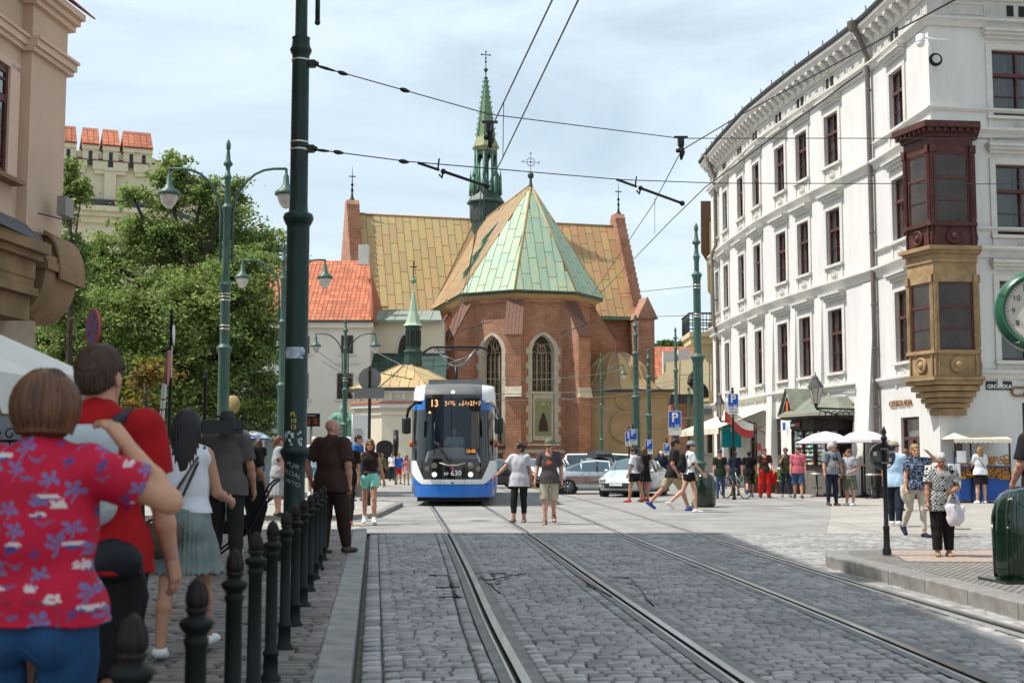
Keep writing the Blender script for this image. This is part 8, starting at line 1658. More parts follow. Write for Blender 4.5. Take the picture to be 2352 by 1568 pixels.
# green litter bins
m_bin=M_('glossy_green_plastic',(.001,.014,.006),.12,coat=1,var=.15,vs=2)
def bin_(x,y,z0,h,r_,yaw,label):
 t=empty('litter_bin',T(x,y,z0)@Matrix.Rotation(yaw,4,'Z'),label,'bin','green litter bins');k=h/.95;mb=MB();mb.slab([(-r_*1.15,-r_*.9),(r_*1.15,-r_*.9),(r_*1.15,r_*.9),(-r_*1.15,r_*.9)],0,.03);mb.build('base_plate',m_bin,t)
 prof=[(r_*.93,.03),(r_*.95,.06),(r_,.10),(r_*.985,.55*k),(r_*.96,.70*k),(r_*.86,.81*k),(r_*.68,.885*k),(r_*.42,.93*k),(r_*.02,.95*k)];mb=MB();mb.lathe(prof,40,sq=(1,.85))
 o=mb.build('body',m_bin,t)
 for v in o.data.vertices:
  an=math.atan2(v.co.y,v.co.x)
 for s_ in(-1,1):
  for q in(.55,.72,.89):mb=MB();an=-pi/2+s_*q*1.1;mb.tube([(rr*1.005*math.cos(an),rr*.855*math.sin(an),zz)for rr,zz in prof[1:-2]],.011,5);mb.build('rib',m_bin,t)
 mb=MB();mb.tube([(r_*1.02*math.cos(a),.02,(.60*k+.35*k*math.sin(a))if a>=0 else 0)for a in np.linspace(0,pi,20)],.014,6);mb.tube([(-r_*1.02,.02,.6*k),(-r_*.98,.02,.05)],.014);mb.tube([(r_*1.02,.02,.6*k),(r_*.98,.02,.05)],.014);mb.build('hoop',m_bin,t)
 mb=MB();Mh=T(0,-r_*.60,.80*k)@Matrix.Rotation(R(52),4,'X');mb.lathe([(.13,-.01),(.145,.012),(.13,.02),(.11,.0)],24,Mh,sq=(1,.55));mb.lathe([(.122,.004),(.001,.006)],24,Mh,sq=(1,.55),mat=1);mb.build('opening',[m_bin,M_('bin_dark_inside',(.003,.003,.003),.9)],t)
 mb=MB();mb.bx(-.10,.10,-r_*.87,-r_*.80,.36*k,.58*k);mb.bx(-.085,.085,-r_*.885,-r_*.87,.375*k,.565*k);mb.build('door_panel',m_bin,t);mb=MB();mb.ball((-r_*.8,-r_*.5,.55*k),.012,6);mb.build('lock',m_alu,t)
bin_(XatY(2338,12.85),12.85,IZ-.012,ZatY(1116,12.85)-IZ,.305,R(8),'big glossy green litter bin at the right edge');bin_(XatY(1614,34.4),34.4,0,ZatY(1083,34.4),.30,R(-20),'smaller green litter bin at the foot of the tall green post')
# street clock
Y=13.7;CX=XatY(2394,Y);cz=ZatY(714,Y);t=empty('street_clock',T(CX,Y,0),'round green street clock cut by the right edge','clock');Mr=T(0,0,cz)@Matrix.Rotation(R(-14),4,'Z')@Matrix.Rotation(pi/2,4,'X');m_cg=M_('clock_green',(.02,.10,.055),.3,coat=.5)
mb=MB();mb.lathe([(.40,-.14),(.455,-.10),(.462,0),(.45,.05),(.437,.055),(.43,.085),(.415,.09),(.405,.115),(.385,.12),(.375,.10),(.355,.075)],48,Mr);mb.build('case',m_cg,t)
mb=MB();mb.lathe([(.357,.074),(.357,.078),(.335,.0781),(.001,.0782)],48,Mr);f=mb.build('dial',M_('cream_dial',(.5,.48,.42),.5),t)
for k in range(12):
 a=pi/2-k*pi/6;me=text_mesh(str(k or 12),.085,.003);me.materials.append(m_blk);inst('numeral',me,f,Mr@T(.272*math.cos(a),.272*math.sin(a),.081)@Matrix.Rotation(-pi/2,4,'X'))
mb=MB()
for k in range(60):a=k*pi/30;l=.02 if k%5 else.03;mb.tube([Mr@Vector((q*math.cos(a),q*math.sin(a),.082))for q in(.345,.345-l)],.003,4)
mb.build('minute_marks',m_blk,f);mb=MB();mb.tube([Mr@Vector((0,0,.09)),Mr@Vector((.10,.14,.09))],.010);mb.tube([Mr@Vector((0,0,.095)),Mr@Vector((.13,-.22,.095))],.007);mb.build('hands',m_blk,t)
mb=MB();mb.lathe([(.16,0),(.14,.2),(.07,.35),(.06,cz-.5),(.09,cz-.46),(.06,cz-.40)],16,T(.0,.04,0));mb.build('pole',m_gpole,t)
# bicycle
Y=41.2;bz=empty('bicycle',T(XatY(1686,Y),Y,0)@Matrix.Rotation(R(-62),4,'Z'),'bicycle with a front basket leaning at the parking sign post','bicycle')
for x in(-.5,.5):
 mb=MB();Mw=T(x,0,.34)@Matrix.Rotation(pi/2,4,'X');mb.tube([Mw@Vector((.33*math.cos(a),.33*math.sin(a),0))for a in np.linspace(0,2*pi,25)],.018,6);w=mb.build('wheel',m_tyre,bz);mb=MB()
 for k in range(14):a=k*pi/7;mb.tube([Mw@Vector((0,0,.02*(-1)**k)),Mw@Vector((.32*math.cos(a),.32*math.sin(a),0))],.003,3)
 mb.build('spokes',m_alu,w)
mb=MB();[mb.tube(p,.016,6)for p in([(.5,0,.34),(.12,0,.3),(-.36,0,.72),(.0,0,.78),(.5,0,.34)],[(.12,0,.3),(0,0,.92)],[(-.5,0,.34),(-.38,0,.72),(-.34,0,1.02)])];mb.build('frame',m_alu,bz);mb=MB();mb.tube([(-.28,-.28,1.05),(-.36,-.1,1.06),(-.34,.1,1.06),(-.28,.28,1.05)],.014,5);mb.build('handlebar',m_blk,bz);mb=MB();mb.ball((.02,0,.95),(.13,.07,.03),8);mb.build('saddle',m_blk,bz);mb=MB();mb.lathe([(.11,.78),(.15,1.0)],8,T(-.55,0,0));mb.build('basket',m_gr,bz)
# green statue of a bishop-like man beside the stop
Y=58;zb=ZatY(1060,Y);t=empty('bronze_statue',T(XatY(789,Y),Y,0),'green patina statue of a standing man in a long coat behind the lamp post','statue');m_pat=M_('green_patina',(.17,.38,.27),.7,var=.4,vs=3);H_=ZatY(930,Y)-zb
def stf(P):
 d=cone(P,(0,0,.0),(0,0,H_*.62),.62,.42,(1.1,.7,1));d=smin(d,cone(P,(-.34,0,H_*.78),(.34,0,H_*.78),.22,.22),.15);d=smin(d,ell(P,(0,-.04,H_*.93),(.17,.2,.24)),.06);return smin(smin(d,cone(P,(-.5,0,H_*.75),(-.35,-.35,H_*.5),.17,.12),.08),cone(P,(.52,0,H_*.75),(.1,-.4,H_*.68),.17,.1),.08)
put('figure',mesh_from(stf,(-1,-.8,0),(1,.8,H_+.3),.07,lambda P:.06*np.sin(np.arctan2(P[...,1],P[...,0])*11+P[...,2]*1.5)*(P[...,2]<H_*.8)),m_pat,t,).location.z=zb
mb=MB();mb.bx(-.7,.7,-.6,.6,0,zb);mb.build('plinth',m_tan,t)
# cafe parasols, board wall and wrought iron at the left edge
m_cv=M_('white_parasol_canvas',(.70,.68,.63),.8,var=.08)
def bigpar(px,Y,pye,pya,hw,label,ang):
 t=empty('market_parasol',T(XatY(px,Y),Y,PZ)@Matrix.Rotation(ang,4,'Z'),label,'parasol','white market parasols at the left edge');z0,z1=ZatY(pye,Y)-PZ,ZatY(pya,Y)-PZ
 c=[(-hw,-hw),(hw,-hw),(hw,hw),(-hw,hw)];mb=MB();mb.add([(x,y,z0)for x,y in c]+[(0,0,z1)],[(i,(i+1)%4,4)for i in range(4)]);mb.build('canopy',m_cv,t)
 for i in range(4):
  a,b=Vector((*c[i],z0)),Vector((*c[(i+1)%4],z0));n=18;V=[]
  for k in range(n+1):q=a.lerp(b,k/n);o=.02*math.sin(k*1.9);sc=.20 if k not in(0,n,9)else.15;V+=[(q.x*(1+o*.4),q.y*(1+o*.4),q.z),(q.x*(1.01+o),q.y*(1.01+o),q.z-sc)]
  mb=MB();mb.add(V,[(2*k,2*k+1,2*k+3,2*k+2)for k in range(n)],smooth=True);mb.build('valance',m_cv,t)
 mb=MB();mb.tube([(0,0,0),(0,0,z1)],.03);mb.build('pole',m_alu,t)
props(MB().lathe([(.36,.004),(.36,.012)],24,G(2185,1213)[:]and T(*G(2185,1213))).build('manhole_cover',m_kerbdark),'round grey manhole cover in the pale paving left of the big bin','manhole')
bigpar(-70,8.3,868,740,.75,'white market parasol reaching farthest right over the pavement',R(4));bigpar(-90,6.4,862,780,.32,'nearer white parasol corner at the left edge',R(0))
t=empty('terrace_screen',T(XatY(20,9.5),9.5,PZ),'grey panel and scrolled iron railing of the cafe terrace','screen');mb=MB();mb.bx(-.6,.35,0,.04,0,1.72);mb.build('panel',M_('grey_panel',(.30,.33,.38),.6),t)
mb=MB();z=ZatY(1012,9.3)-PZ;mb.tube([(-.6,-.2,z),(.4,-.2,z)],.012)
for k in range(8):mb.tube([(-.5+k*.12+.05*math.cos(q)*(1-q/9),-.2,z+.05+.05*math.sin(q)*(1-q/9))for q in np.linspace(0,7,14)],.006,4);mb.tube([(-.5+k*.12,-.2,0),(-.5+k*.12,-.2,z)],.008,4)
mb.build('railing',m_blk,t)
# ------------------------------------------------------------------ who stands where
def flor(kind):
 def fn(V,F):
  rg=np.random.default_rng(4);base=np.array((.50,.010,.042));c=np.tile(base,(len(V),1));s3=np.array((.16,.15,.34));wv=np.array((.66,.56,.56));dk=np.array((.05,.06,.22))
  wob=vnoise(V*60)*.012;side=np.sign(V[:,1])[:,None]
  for front in(1,-1):
   sel=(V[:,1]>0)if front>0 else(V[:,1]<=0)
   for i in range(11):
    for j in range(12):
     cx=-.40+i*.082+rg.uniform(-.02,.02)+(.04 if j%2 else 0);cz=F.pz-.12+j*.068+rg.uniform(-.02,.02);ty=rg.integers(0,5);sc=rg.uniform(.72,1.0);u=(V[:,0]+wob-cx)/sc;v=(V[:,2]+wob-cz)/sc;r_=np.hypot(u,v);th=np.arctan2(v,u)
     if ty in(0,1):
      lf=sel&(r_<.036*np.abs(np.cos(2.5*th+1.2))**.6+.002)&(v>-.016)&(np.abs(np.cos(2.5*th+1.2))>.5);tk=sel&(np.abs(u-.25*v*v*20)<.0035)&(v<0)&(v>-.05);c[lf|tk]=s3
      if ty==0:c[sel&((u/.036)**2+((v+.055)/.009)**2<1)]=wv;c[sel&((u/.028)**2+((v+.067)/.006)**2<1)]=dk
     elif ty==2:b=sel&(np.abs(v-.55*np.abs(u))<.0055*(1-np.abs(u)/.032)+.001)&(np.abs(u)<.03);c[b]=s3*.8
     elif ty==3:
      for q in(-.016,0,.016):c[sel&(np.abs(u-q)<.010-.5*np.abs(v-.0))&(v>-.004-.9*abs(q))&(v<.022)]=wv
      c[sel&((u/.03)**2+((v+.012)/.007)**2<1)]=wv
     else:
      b=sel&(np.abs(u+v*.5)<.006)&(np.abs(v)<.024)|sel&(np.abs(v-u*.3)<.005)&(np.abs(u)<.022);c[b]=dk
  return c*(1+.0*side)
 return fn
def pat(fn):return fn
def arg(V,F):
 u,v=V[:,0]+V[:,1]*.6,V[:,2];a=np.abs(((u/.042+v/.062)%1)-.5);b=np.abs(((u/.042-v/.062)%1)-.5);k=(np.minimum(a,b)>.13)*1.0*(vnoise(V*40)>-.22);return np.array((.012,.012,.014))+k[:,None]*np.array((.62,.62,.62))
def speck(c0,c1,s=45,th=.08):return lambda V,F:np.where((vnoise(V*s)>th)[:,None],np.array(c1),np.array(c0))
def blob(c0,c1,zc,w=.09,hgt=.09):return lambda V,F:np.where(((V[:,1]<0)&(np.abs(np.hypot(V[:,0]/w,(V[:,2]-F.sp(zc)[2])/hgt)+.9*vnoise(V*26))<.75))[:,None],np.array(c1),np.array(c0))
def stripes(V,F):return np.where((np.abs(((np.arctan2(V[:,1],V[:,0])*7/pi)%1)-.5)<.1)[:,None],np.array((.6,.6,.6)),np.array((.012,.012,.014)))
K=cloth;AT=lambda n,**k:K(n,(.5,.5,.5),attr=True,**k)
blk,nav,wht_,gry,denim,khaki=K('black',(.010,.010,.011)),K('navy',(.014,.02,.045)),K('white',(.66,.66,.70)),K('grey',(.20,.21,.23)),K('denim',(.05,.10,.20),vs=5,var=.35),K('khaki',(.36,.29,.19))
sh_w,sh_b,sh_br,sh_bl,sh_r=M_('white_shoe',(.68,.68,.68),.5),M_('black_shoe',(.012,.012,.013),.4),M_('brown_shoe',(.06,.028,.018),.45),M_('blue_shoe',(.03,.06,.30),.5),M_('red_shoe',(.55,.03,.04),.5)
lth=M_('brown_leather',(.085,.058,.036),.4,var=.4,vs=9,bump=.4,bs=25)
REL=(((4,10),(14,5)),((4,10),(14,5)))
# --- foreground, seen from behind
t,F,S=person('woman in red floral blouse with auburn bob raising her right hand, nearest the camera',pos=(-1.375,3.72),h=1.55,z0=PZ,yaw=178,skin='f',res=.5,fig=dict(fem=True,fat=1.10,arms=(((30,25),(100,-20)),((45,56),(172,-40))),legs=((2,2,3),(2,2,3)),head=(4,4)),
tee=(AT('floral',rough=.7,bs=60,bump=.15),.30,-.02,.75,.024),coltee=flor(0),bottom=('trousers',K('jeans_blue',(.02,.075,.19),vs=3,var=.45,bs=220),1.0,.018),shoe=('shoe',sh_w),hair=('bob','auburn'),hand=(35,30))
strands(t,F,'bob','auburn',3400)
mb=MB();
for s_ in(-1,1):mb.tube([(s_*.02,.165,F.pz+.06),(s_*.13,.168,F.pz+.05),(s_*.14,.172,F.pz-.08),(s_*.08,.178,F.pz-.12),(s_*.02,.172,F.pz-.08)],.0016,4)
mb.build('pocket_seam',M_('seam_thread',(.05,.07,.12),.8),t)
t,F,S=person('tall man in red polo shirt with pale backpack walking behind the floral blouse',pos=(-1.585,4.85),h=1.72,z0=PZ,yaw=183,skin='o',res=.55,fig=dict(fat=1.02,arms=(((10,14),(30,6)),((4,13),(16,8))),legs=((14,4,3),(-8,6,3)),head=(-14,0)),
tee=(K('red',(.40,.008,.012),vs=5,var=.3),.34,-.08,.9,.022),bottom=('shorts',blk,.56,.03),shoe=('shoe',sh_b),hair=('short','brown'))
strands(t,F,'short','brown',5200,2)
m_bp=M_('pale_backpack_cloth',(.42,.47,.50),.8,var=.25,vs=6,bump=.3,bs=30)
c=F.sp(.31,.16);sn=mesh_from(lambda P:smin(smin(cone(P,c+[.05,0,-.12],c+[.05,0,.10],.085,.075,(1.15,.62,1)),cone(P,c+[-.03,0,-.12],c+[-.03,0,.10],.085,.075,(1.15,.62,1)),.02),ell(P,c+[.01,.05,-.07],(.09,.03,.075)),.01),*bbox([c],.34),.010,fold(.02,5));b=put('backpack',sn,m_bp,t)
mb=MB();mb.tube([Vector(F.sp(.30,.17))+Vector((.02,.02,0)),Vector(F.sp(.49,.12))+Vector((-.09,0,0)),Vector(F.sp(.54,.02))+Vector((-.12,0,0))],[.03,.028,.02],6);mb.tube([Vector(F.sp(.44,.16))+Vector((.09,.02,0)),Vector(F.sp(.54,.03))+Vector((.10,0,.0))],.022,6);mb.build('strap',M_('dark_strap',(.02,.02,.03),.7),b)
c=F.sp(-.03,.13)+[-.06,0,0];b=put('waist_bag',mesh_from(lambda P:ell(P,c,(.14,.04,.07)),*bbox([c],.25),.011,fold(.03,9)),M_('navy_bag',(.008,.009,.014),.6),t);mb=MB();mb.tube([c+[-.16,.05,0],c+[-.19,.06,-.12],c+[-.16,.06,-.28]],.006,4);mb.build('strap',_mc['navy_bag'],b)
person('grey haired man in glasses, only his face edge showing past the red shirted man',pos=(-2.06,6.2),h=1.66,z0=PZ,yaw=150,skin='o',res=.8,fig=dict(head=(-42,0)),tee=(gry,.35,-.08,.9),bottom=('trousers',nav,1),shoe=('shoe',sh_b),hair=('short','grey'),extra=(('glasses',M_('glasses_blue',(.08,.1,.25),.3)),))
t,F,S=person('young woman with long black hair in white sleeveless top and grey green skirt',pos=(-2.13,8.3),h=1.60,z0=PZ,yaw=181,skin='m',res=.6,fig=dict(fem=True,fat=.98,arms=(((12,16),(62,6)),((4,15),(75,8))),legs=((-7,6,3),(22,8,3)),head=(2,6)),
tee=(K('white_linen',(.70,.70,.74),vs=9,var=.12),0,.06,.2,.024),bottom=('skirt',K('sage',(.20,.245,.235),vs=12,var=.25),.37,.03),shoe=('shoe',sh_w,-.015),hair=('long','black'),extra=(('crossstrap',lth,-1,True),))
strands(t,F,'long','black',2600,3,.0022)
c=np.array([.115,.20,F.pz-.09]);b=put('shoulder_bag',mesh_from(lambda P:np.maximum(ell(P,c,(.155,.065,.15)),(P[...,2]-c[2]-.095)),*bbox([c],.22),.011,fold(.02,2)),lth,t);mb=MB();mb.box((c[0]-.02,c[1]+.062,c[2]+.0),(.05,.012,.03));mb.tube([c+[.14,0,.08],c+[-.10,.02,.17],F.sp(.5,.02)+[-.14,.02,.03]],.011,5);mb.build('buckle',sh_b,b)
t,F,S=person('cameraman in grey brown T-shirt and dark trousers, video camera on his shoulder',pos=(XatY(524,13.8),13.8),h=1.78,z0=PZ,yaw=186,skin='m',res=.75,fig=dict(fat=1.08,arms=(((75,40),(140,-8)),((6,14),(22,6))),legs=((10,4,4),(-6,10,4)),head=(10,6)),
tee=(K('taupe',(.10,.082,.078)),.38,-.10,.5,.024),bottom=('trousers',K('anthracite',(.022,.019,.018)),1,.022),shoe=('shoe',sh_b),hair=('short','dark'))
cm=empty('video_camera',T(XatY(508,13.5),13.55,ZatY(980,13.5))@Matrix.Rotation(R(25),4,'Z'),'black shoulder video camera carried by the man in the grey brown T-shirt','video camera')
mb=MB();mb.box((-.05,0,0),(.34,.13,.15));mb.box((.16,0,.0),(.12,.10,.14));mb.box((-.02,0,.11),(.16,.03,.03));mb.build('body',m_blk,cm);mb=MB();mb.lathe([(.05,0),(.055,.12),(.065,.2),(.065,.24)],14,T(-.2,0,0)@Matrix.Rotation(-pi/2,4,'Y'));mb.build('lens',m_blk,cm);mb=MB();mb.box((.15,-.06,.03),(.1,.02,.1));mb.box((.17,-.075,.03),(.02,.02,.06));mb.build('battery',m_plast,cm);mb=MB();mb.box((.10,-.055,.05),(.03,.01,.02));mb.build('tally_mark',M_('red_mark',(.5,.02,.02),.5),cm)
person('man in black T-shirt with a wrist watch just behind the cameraman',pos=(XatY(562,17),17),h=ZatY(988,17)-PZ,z0=PZ,yaw=170,skin='t',res=1,fig=dict(fat=1.05,arms=(REL[0],((2,14),(40,2))),legs=((4,4,4),(8,6,4)),head=(-30,5)),tee=(blk,.35,-.1,.5),bottom=('trousers',nav,1),shoe=('shoe',sh_bl),hair=('short','grey'),extra=(('glasses',sh_b),))
sr=empty('baby_stroller',T(XatY(556,14.6),14.6,PZ)@Matrix.Rotation(R(15),4,'Z'),'black baby stroller beside the cameraman legs','stroller')
mb=MB();mb.prism([(-.2,.42),(.22,.40),(.30,.72),(.24,1.0),(.08,1.05),(-.02,.95),(.1,.62),(-.2,.55)],-.22,.22);mb.build('seat',blk,sr);mb=MB()
for y in(-.24,.24):mb.tube([(-.32,y,.12),(.1,y,.45),(.34,y,.95),(.42,y,1.02)],.014,5);mb.tube([(.28,y,.12),(.05,y,.5)],.014,5)
mb.tube([(.42,-.24,1.02),(.42,.24,1.02)],.018);mb.build('frame',m_blk,sr)
for x in(-.32,.28):
 for y in(-.24,.24):mb=MB();mb.lathe([(.1,-.02),(.12,-.01),(.12,.02),(.1,.025)],14,T(x,y,.12)@Matrix.Rotation(pi/2,4,'X'));mb.build('wheel',m_tyre,sr)
brn=K('brown_shirt',(.060,.030,.027),vs=5,var=.3)
person('bald man in brown shirt and brown trousers with hand on hip by the bollards',pos=(XatY(765,16.9),16.9),h=ZatY(962,16.9)-PZ,z0=PZ,yaw=152,skin='o',res=.65,fig=dict(fat=1.2,lean=-2,arms=(((-18,34),(14,-6)),((2,14),(12,-4))),legs=((3,4,5),(14,4,3)),head=(-40,14)),tee=(brn,.40,-.14,.9,.03),bottom=('trousers',K('brown_twill',(.040,.022,.019)),1,.03),shoe=('shoe',sh_br),hair=('bald','grey'))
person('young man in white cap and black T-shirt behind the bald man',pos=(XatY(801,25.5),25.5),h=ZatY(1005,25.5),skin='t',yaw=-8,fig=dict(legs=((14,6,2),(-10,18,2)),head=(8,4)),tee=(blk,.35,-.1,.5),bottom=('trousers',K('dark_red_brown',(.03,.015,.014)),1),shoe=('shoe',sh_r),extra=(('cap',wht_),('bag',K('grey_bag',(.2,.19,.17)),(.22,-.05,.72),(.09,.05,.13),(.2,0,.95))))
person('man in royal blue T-shirt looking right, left of the woman in tank top',px=821,feet=1150,top=998,z0=.1,yaw=70,skin='o',fig=dict(head=(20,0),legs=((8,4,3),(-6,6,3))),tee=(K('royal',(.03,.12,.35)),.35,-.1,.5),bottom=('trousers',denim,1),shoe=('shoe',gry),hair=('short','brown'))
person('woman in dark tank top, turquoise shorts and white trainers walking toward the camera',px=848,feet=1203,top=1008,yaw=4,skin='m',res=.75,fig=dict(fem=True,fat=.95,legs=((14,6,2),(-9,20,2)),arms=(((-10,16),(2,14)),((6,18),(22,12))),head=(2,-2)),tee=(K('espresso',(.025,.014,.013)),0,.03,.9,.012),bottom=('shorts',K('turquoise',(.22,.60,.52)),.24,.025),shoe=('shoe',sh_w,.06),hair=('mid','ginger'),extra=(('glasses',sh_b),('belt',sh_br)))
person('white haired man in pale shirt and turquoise shorts beside the dark pole',px=720,feet=1139,top=1002,z0=.1,yaw=8,skin='o',fig=dict(fat=1.1,legs=((12,6,3),(-8,14,3))),tee=(K('pale_blue',(.52,.60,.70)),.38,-.12,.7),bottom=('shorts',K('cyan',(.04,.46,.58)),.42,.03),shoe=('shoe',sh_w),hair=('short','white'))
person('girl with long brown hair, black top and denim shorts at the tram stop',px=592,feet=1144,top=1007,z0=.1,yaw=195,skin='m',fig=dict(fem=True,arms=(((20,10),(80,-10)),((20,10),(90,-10)))),tee=(blk,.3,.02,.4),bottom=('shorts',denim,.2,.02),shoe=('shoe',sh_b),hair=('mid','auburn'),extra=(('bag',wht_,(.20,.10,1.05),(.07,.09,.12),(.1,0,1.4)),))
person('teenager in grey with a black backpack at the tram stop',px=622,feet=1130,top=1012,z0=.1,yaw=165,skin='m',fig=dict(head=(0,30),arms=(((20,10),(85,-10)),((20,10),(85,-10)))),tee=(gry,.35,-.05,.5),bottom=('shorts',K('dark_brown',(.05,.04,.035)),.46,.03),shoe=('shoe',sh_b),hair=('short','brown'),extra=(('backpack',blk,1.1),))
person('woman in pale grey dress half hidden by the thick dark pole',pos=(XatY(643,27.5),27.5),h=1.72,z0=PZ,yaw=110,skin='o',fig=dict(fem=True,fat=1.15,head=(10,0),arms=(((8,12),(60,-8)),REL[0])),tee=(K('dove',(.32,.33,.35)),.3,-.1,.4,.03),bottom=('skirt',CL['dove'],.5,.02),shoe=('shoe',sh_b),hair=('pony','ginger'))
person('pedestrian in flip flops stepping behind the black T-shirt man',pos=(XatY(583,34),34),h=1.6,z0=.1,yaw=-100,skin='m',res=1.2,fig=dict(fem=True,legs=((25,5,2),(-22,25,2))),tee=(nav,.3,-.1,.4),bottom=('shorts',nav,.3),shoe=('shoe',sh_b),hair=('mid','brown'))
for px,Y,h,lb,tt,bt,hr,fem in((879,60,1.5,'woman in olive top with white bag far behind the tank top woman',K('olive_top',(.10,.13,.06)),('skirt',blk,.3),('mid','brown'),True),(917,62,1.5,'boy in blue T-shirt and red shorts left of the tram',K('bright_blue',(.03,.12,.5)),('shorts',K('bright_red',(.6,.02,.02)),.45),('short','brown'),False),(935,60,1.4,'woman in pink at the left corner of the tram',K('pink',(.6,.25,.3)),('skirt',K('pale_pink',(.62,.45,.45)),.3),('mid','brown'),True),(866,66,1.5,'far pedestrian in dark clothes beyond the tank top woman',blk,('trousers',denim,1),('short','dark'),False),(902,70,1.5,'far pedestrian in white shirt behind the folded black parasol',wht_,('trousers',nav,1),('short','dark'),False)):
 person(lb,pos=(XatY(px,Y),Y),h=h,yaw=random.uniform(-40,40),skin='m',res=1.7,fig=dict(fem=fem),tee=(tt,.35,-.05,.4),bottom=bt,shoe=('shoe',sh_b),hair=hr)
 # --- the couple crossing
person('woman in pale T-shirt and black trousers crossing the tracks, head turned left',px=1193,feet=1199,top=1017,yaw=-14,skin='m',res=.75,fig=dict(fem=True,fat=1.15,legs=((4,8,2),(10,5,2)),arms=(((-6,14),(4,10)),((22,34),(30,38))),head=(-52,2)),tee=(K('pale_grey',(.50,.50,.54)),.33,-.16,.6,.026),bottom=('trousers',K('black_jean',(.014,.014,.016)),.86,.012),shoe=('shoe',K('mottled_shoe',(.28,.2,.18),var=.7,vs=30),.0),hair=('bun','dark'),extra=(('glasses',sh_br),('bag',blk,(-.22,.02,.84),(.07,.05,.10),(-.05,-.12,1.2))))
person('man in khaki cap, charcoal T-shirt and beige shorts crossing the tracks',px=1262,feet=1204,top=1009,yaw=-6,skin='o',res=.75,fig=dict(fat=1.02,legs=((-12,28,-2),(6,4,0)),arms=(((-4,13),(8,4)),((2,15),(14,8))),head=(-4,12)),tee=(AT('charcoal_print'),.38,-.1,.5),coltee=blob((.075,.062,.065),(.62,.12,.05),.34,.07,.06),bottom=('shorts',K('beige',(.42,.37,.28)),.50,.032),shoe=('sandal',sh_br),hair=('short','grey'),extra=(('cap',K('moss',(.16,.16,.11))),('glasses',sh_b)))
person('girl in white T-shirt, striped shorts and red trainers with a backpack by the hatchback',px=1458,feet=1153,top=1028,yaw=-118,skin='m',fig=dict(fem=True,fat=1.1,legs=((12,4,3),(-14,10,3)),arms=(((10,12),(16,4)),((6,12),(10,4))),head=(20,16)),tee=(wht_,.38,-.02,.5,.025),bottom=('shorts',K('striped',(.03,.03,.03),var=.8,vs=3,stretch=(16,16,.3),ramp=(.45,.5)),.32,.03),shoe=('shoe',sh_r),hair=('bun','dark'),extra=(('backpack',K('mole',(.14,.12,.12)),1.05),))
person('long haired girl in black dress with a pink bag behind the backpack girl',pos=(XatY(1478,38.6),38.6),h=1.66,yaw=-160,skin='m',fig=dict(fem=True),tee=(blk,.2,0,.4),bottom=('skirt',blk,.30),shoe=('shoe',sh_br),hair=('mid','ginger'),extra=(('bag',K('pink_plastic',(.55,.25,.36)),(-.16,-.06,.55),(.12,.09,.17),(-.17,0,.82)),))
t,F,S=person('nun in navy habit and white coif beyond the parked hatchback',pos=(XatY(1517,46),46),h=1.55,yaw=10,skin='f',fig=dict(fem=True,fat=1.3,head=(12,10),arms=(((10,12),(70,-5)),((4,10),(14,0)))),tee=(K('habit',(.014,.016,.045)),1.0,-.2,.6,.04),bottom=('skirt',CL['habit'],.80,.02),shoe=('shoe',sh_b),hair=('cap','white'))
put('veil',mesh_from(lambda P:np.maximum(ell(P,F.hc+[0,.05,-.10],(.14,.11,.25)),-ell(P,F.hc+[0,-.10,-.05],(.10,.12,.16))),*bbox([F.hc],.36),.02),CL['habit'],t)
person('man in black T-shirt and khaki shorts striding right, blue shoes',px=1547,feet=1172,top=1007,yaw=88,skin='m',res=.85,fig=dict(lean=5,legs=((-32,12,2),(28,10,2)),arms=(((-8,8),(10,4)),((-16,8),(30,2))),head=(0,4)),tee=(K('soft_black',(.018,.014,.016)),.36,-.12,.5,.024),bottom=('shorts',khaki,.46,.03),shoe=('shoe',sh_bl),hair=('short','dark'),extra=(('glasses',sh_b),))
person('girl in grey cap and white T-shirt with black backpack striding right',px=1585,feet=1176,top=1014,yaw=96,skin='f',res=.85,fig=dict(fem=True,fat=.92,lean=3,legs=((-20,30,2),(14,12,2)),arms=(((10,8),(26,2)),((20,10),(40,4))),head=(-6,6)),tee=(wht_,.33,.0,.5,.02),bottom=('shorts',blk,.20,.022),shoe=('shoe',sh_w),hair=('short','dark'),extra=(('cap',K('cap_grey',(.22,.23,.26))),('backpack',blk,1)))
# --- the row in front of the white house
per=person
per('man in dark green T-shirt, jeans and purple cap by the bicycle',px=1655,feet=1144,top=1033,yaw=-6,skin='o',fig=dict(legs=((-12,22,3),(12,4,3)),head=(0,8)),tee=(K('forest',(.02,.035,.018)),.36,-.12,.5),bottom=('trousers',denim,1),shoe=('shoe',sh_br),extra=(('cap',K('plum',(.06,.045,.07))),('backpack',blk,.9)))
per('man in navy T-shirt seen from behind the parking sign post',px=1689,feet=1138,top=1036,yaw=185,skin='o',fig=dict(fat=1.08),tee=(K('navy_tee',(.016,.02,.05)),.36,-.12,.5),bottom=('shorts',denim,.5),shoe=('shoe',sh_b),hair=('short','auburn'))
per('man in black T-shirt and shorts walking away, blue shoe sole up',px=1722,feet=1141,top=1034,yaw=172,skin='o',fig=dict(legs=((-20,40,2),(18,6,2))),tee=(blk,.36,-.1,.5),bottom=('shorts',K('black_short',(.02,.014,.016)),.5,.03),shoe=('shoe',sh_bl),hair=('short','dark'))
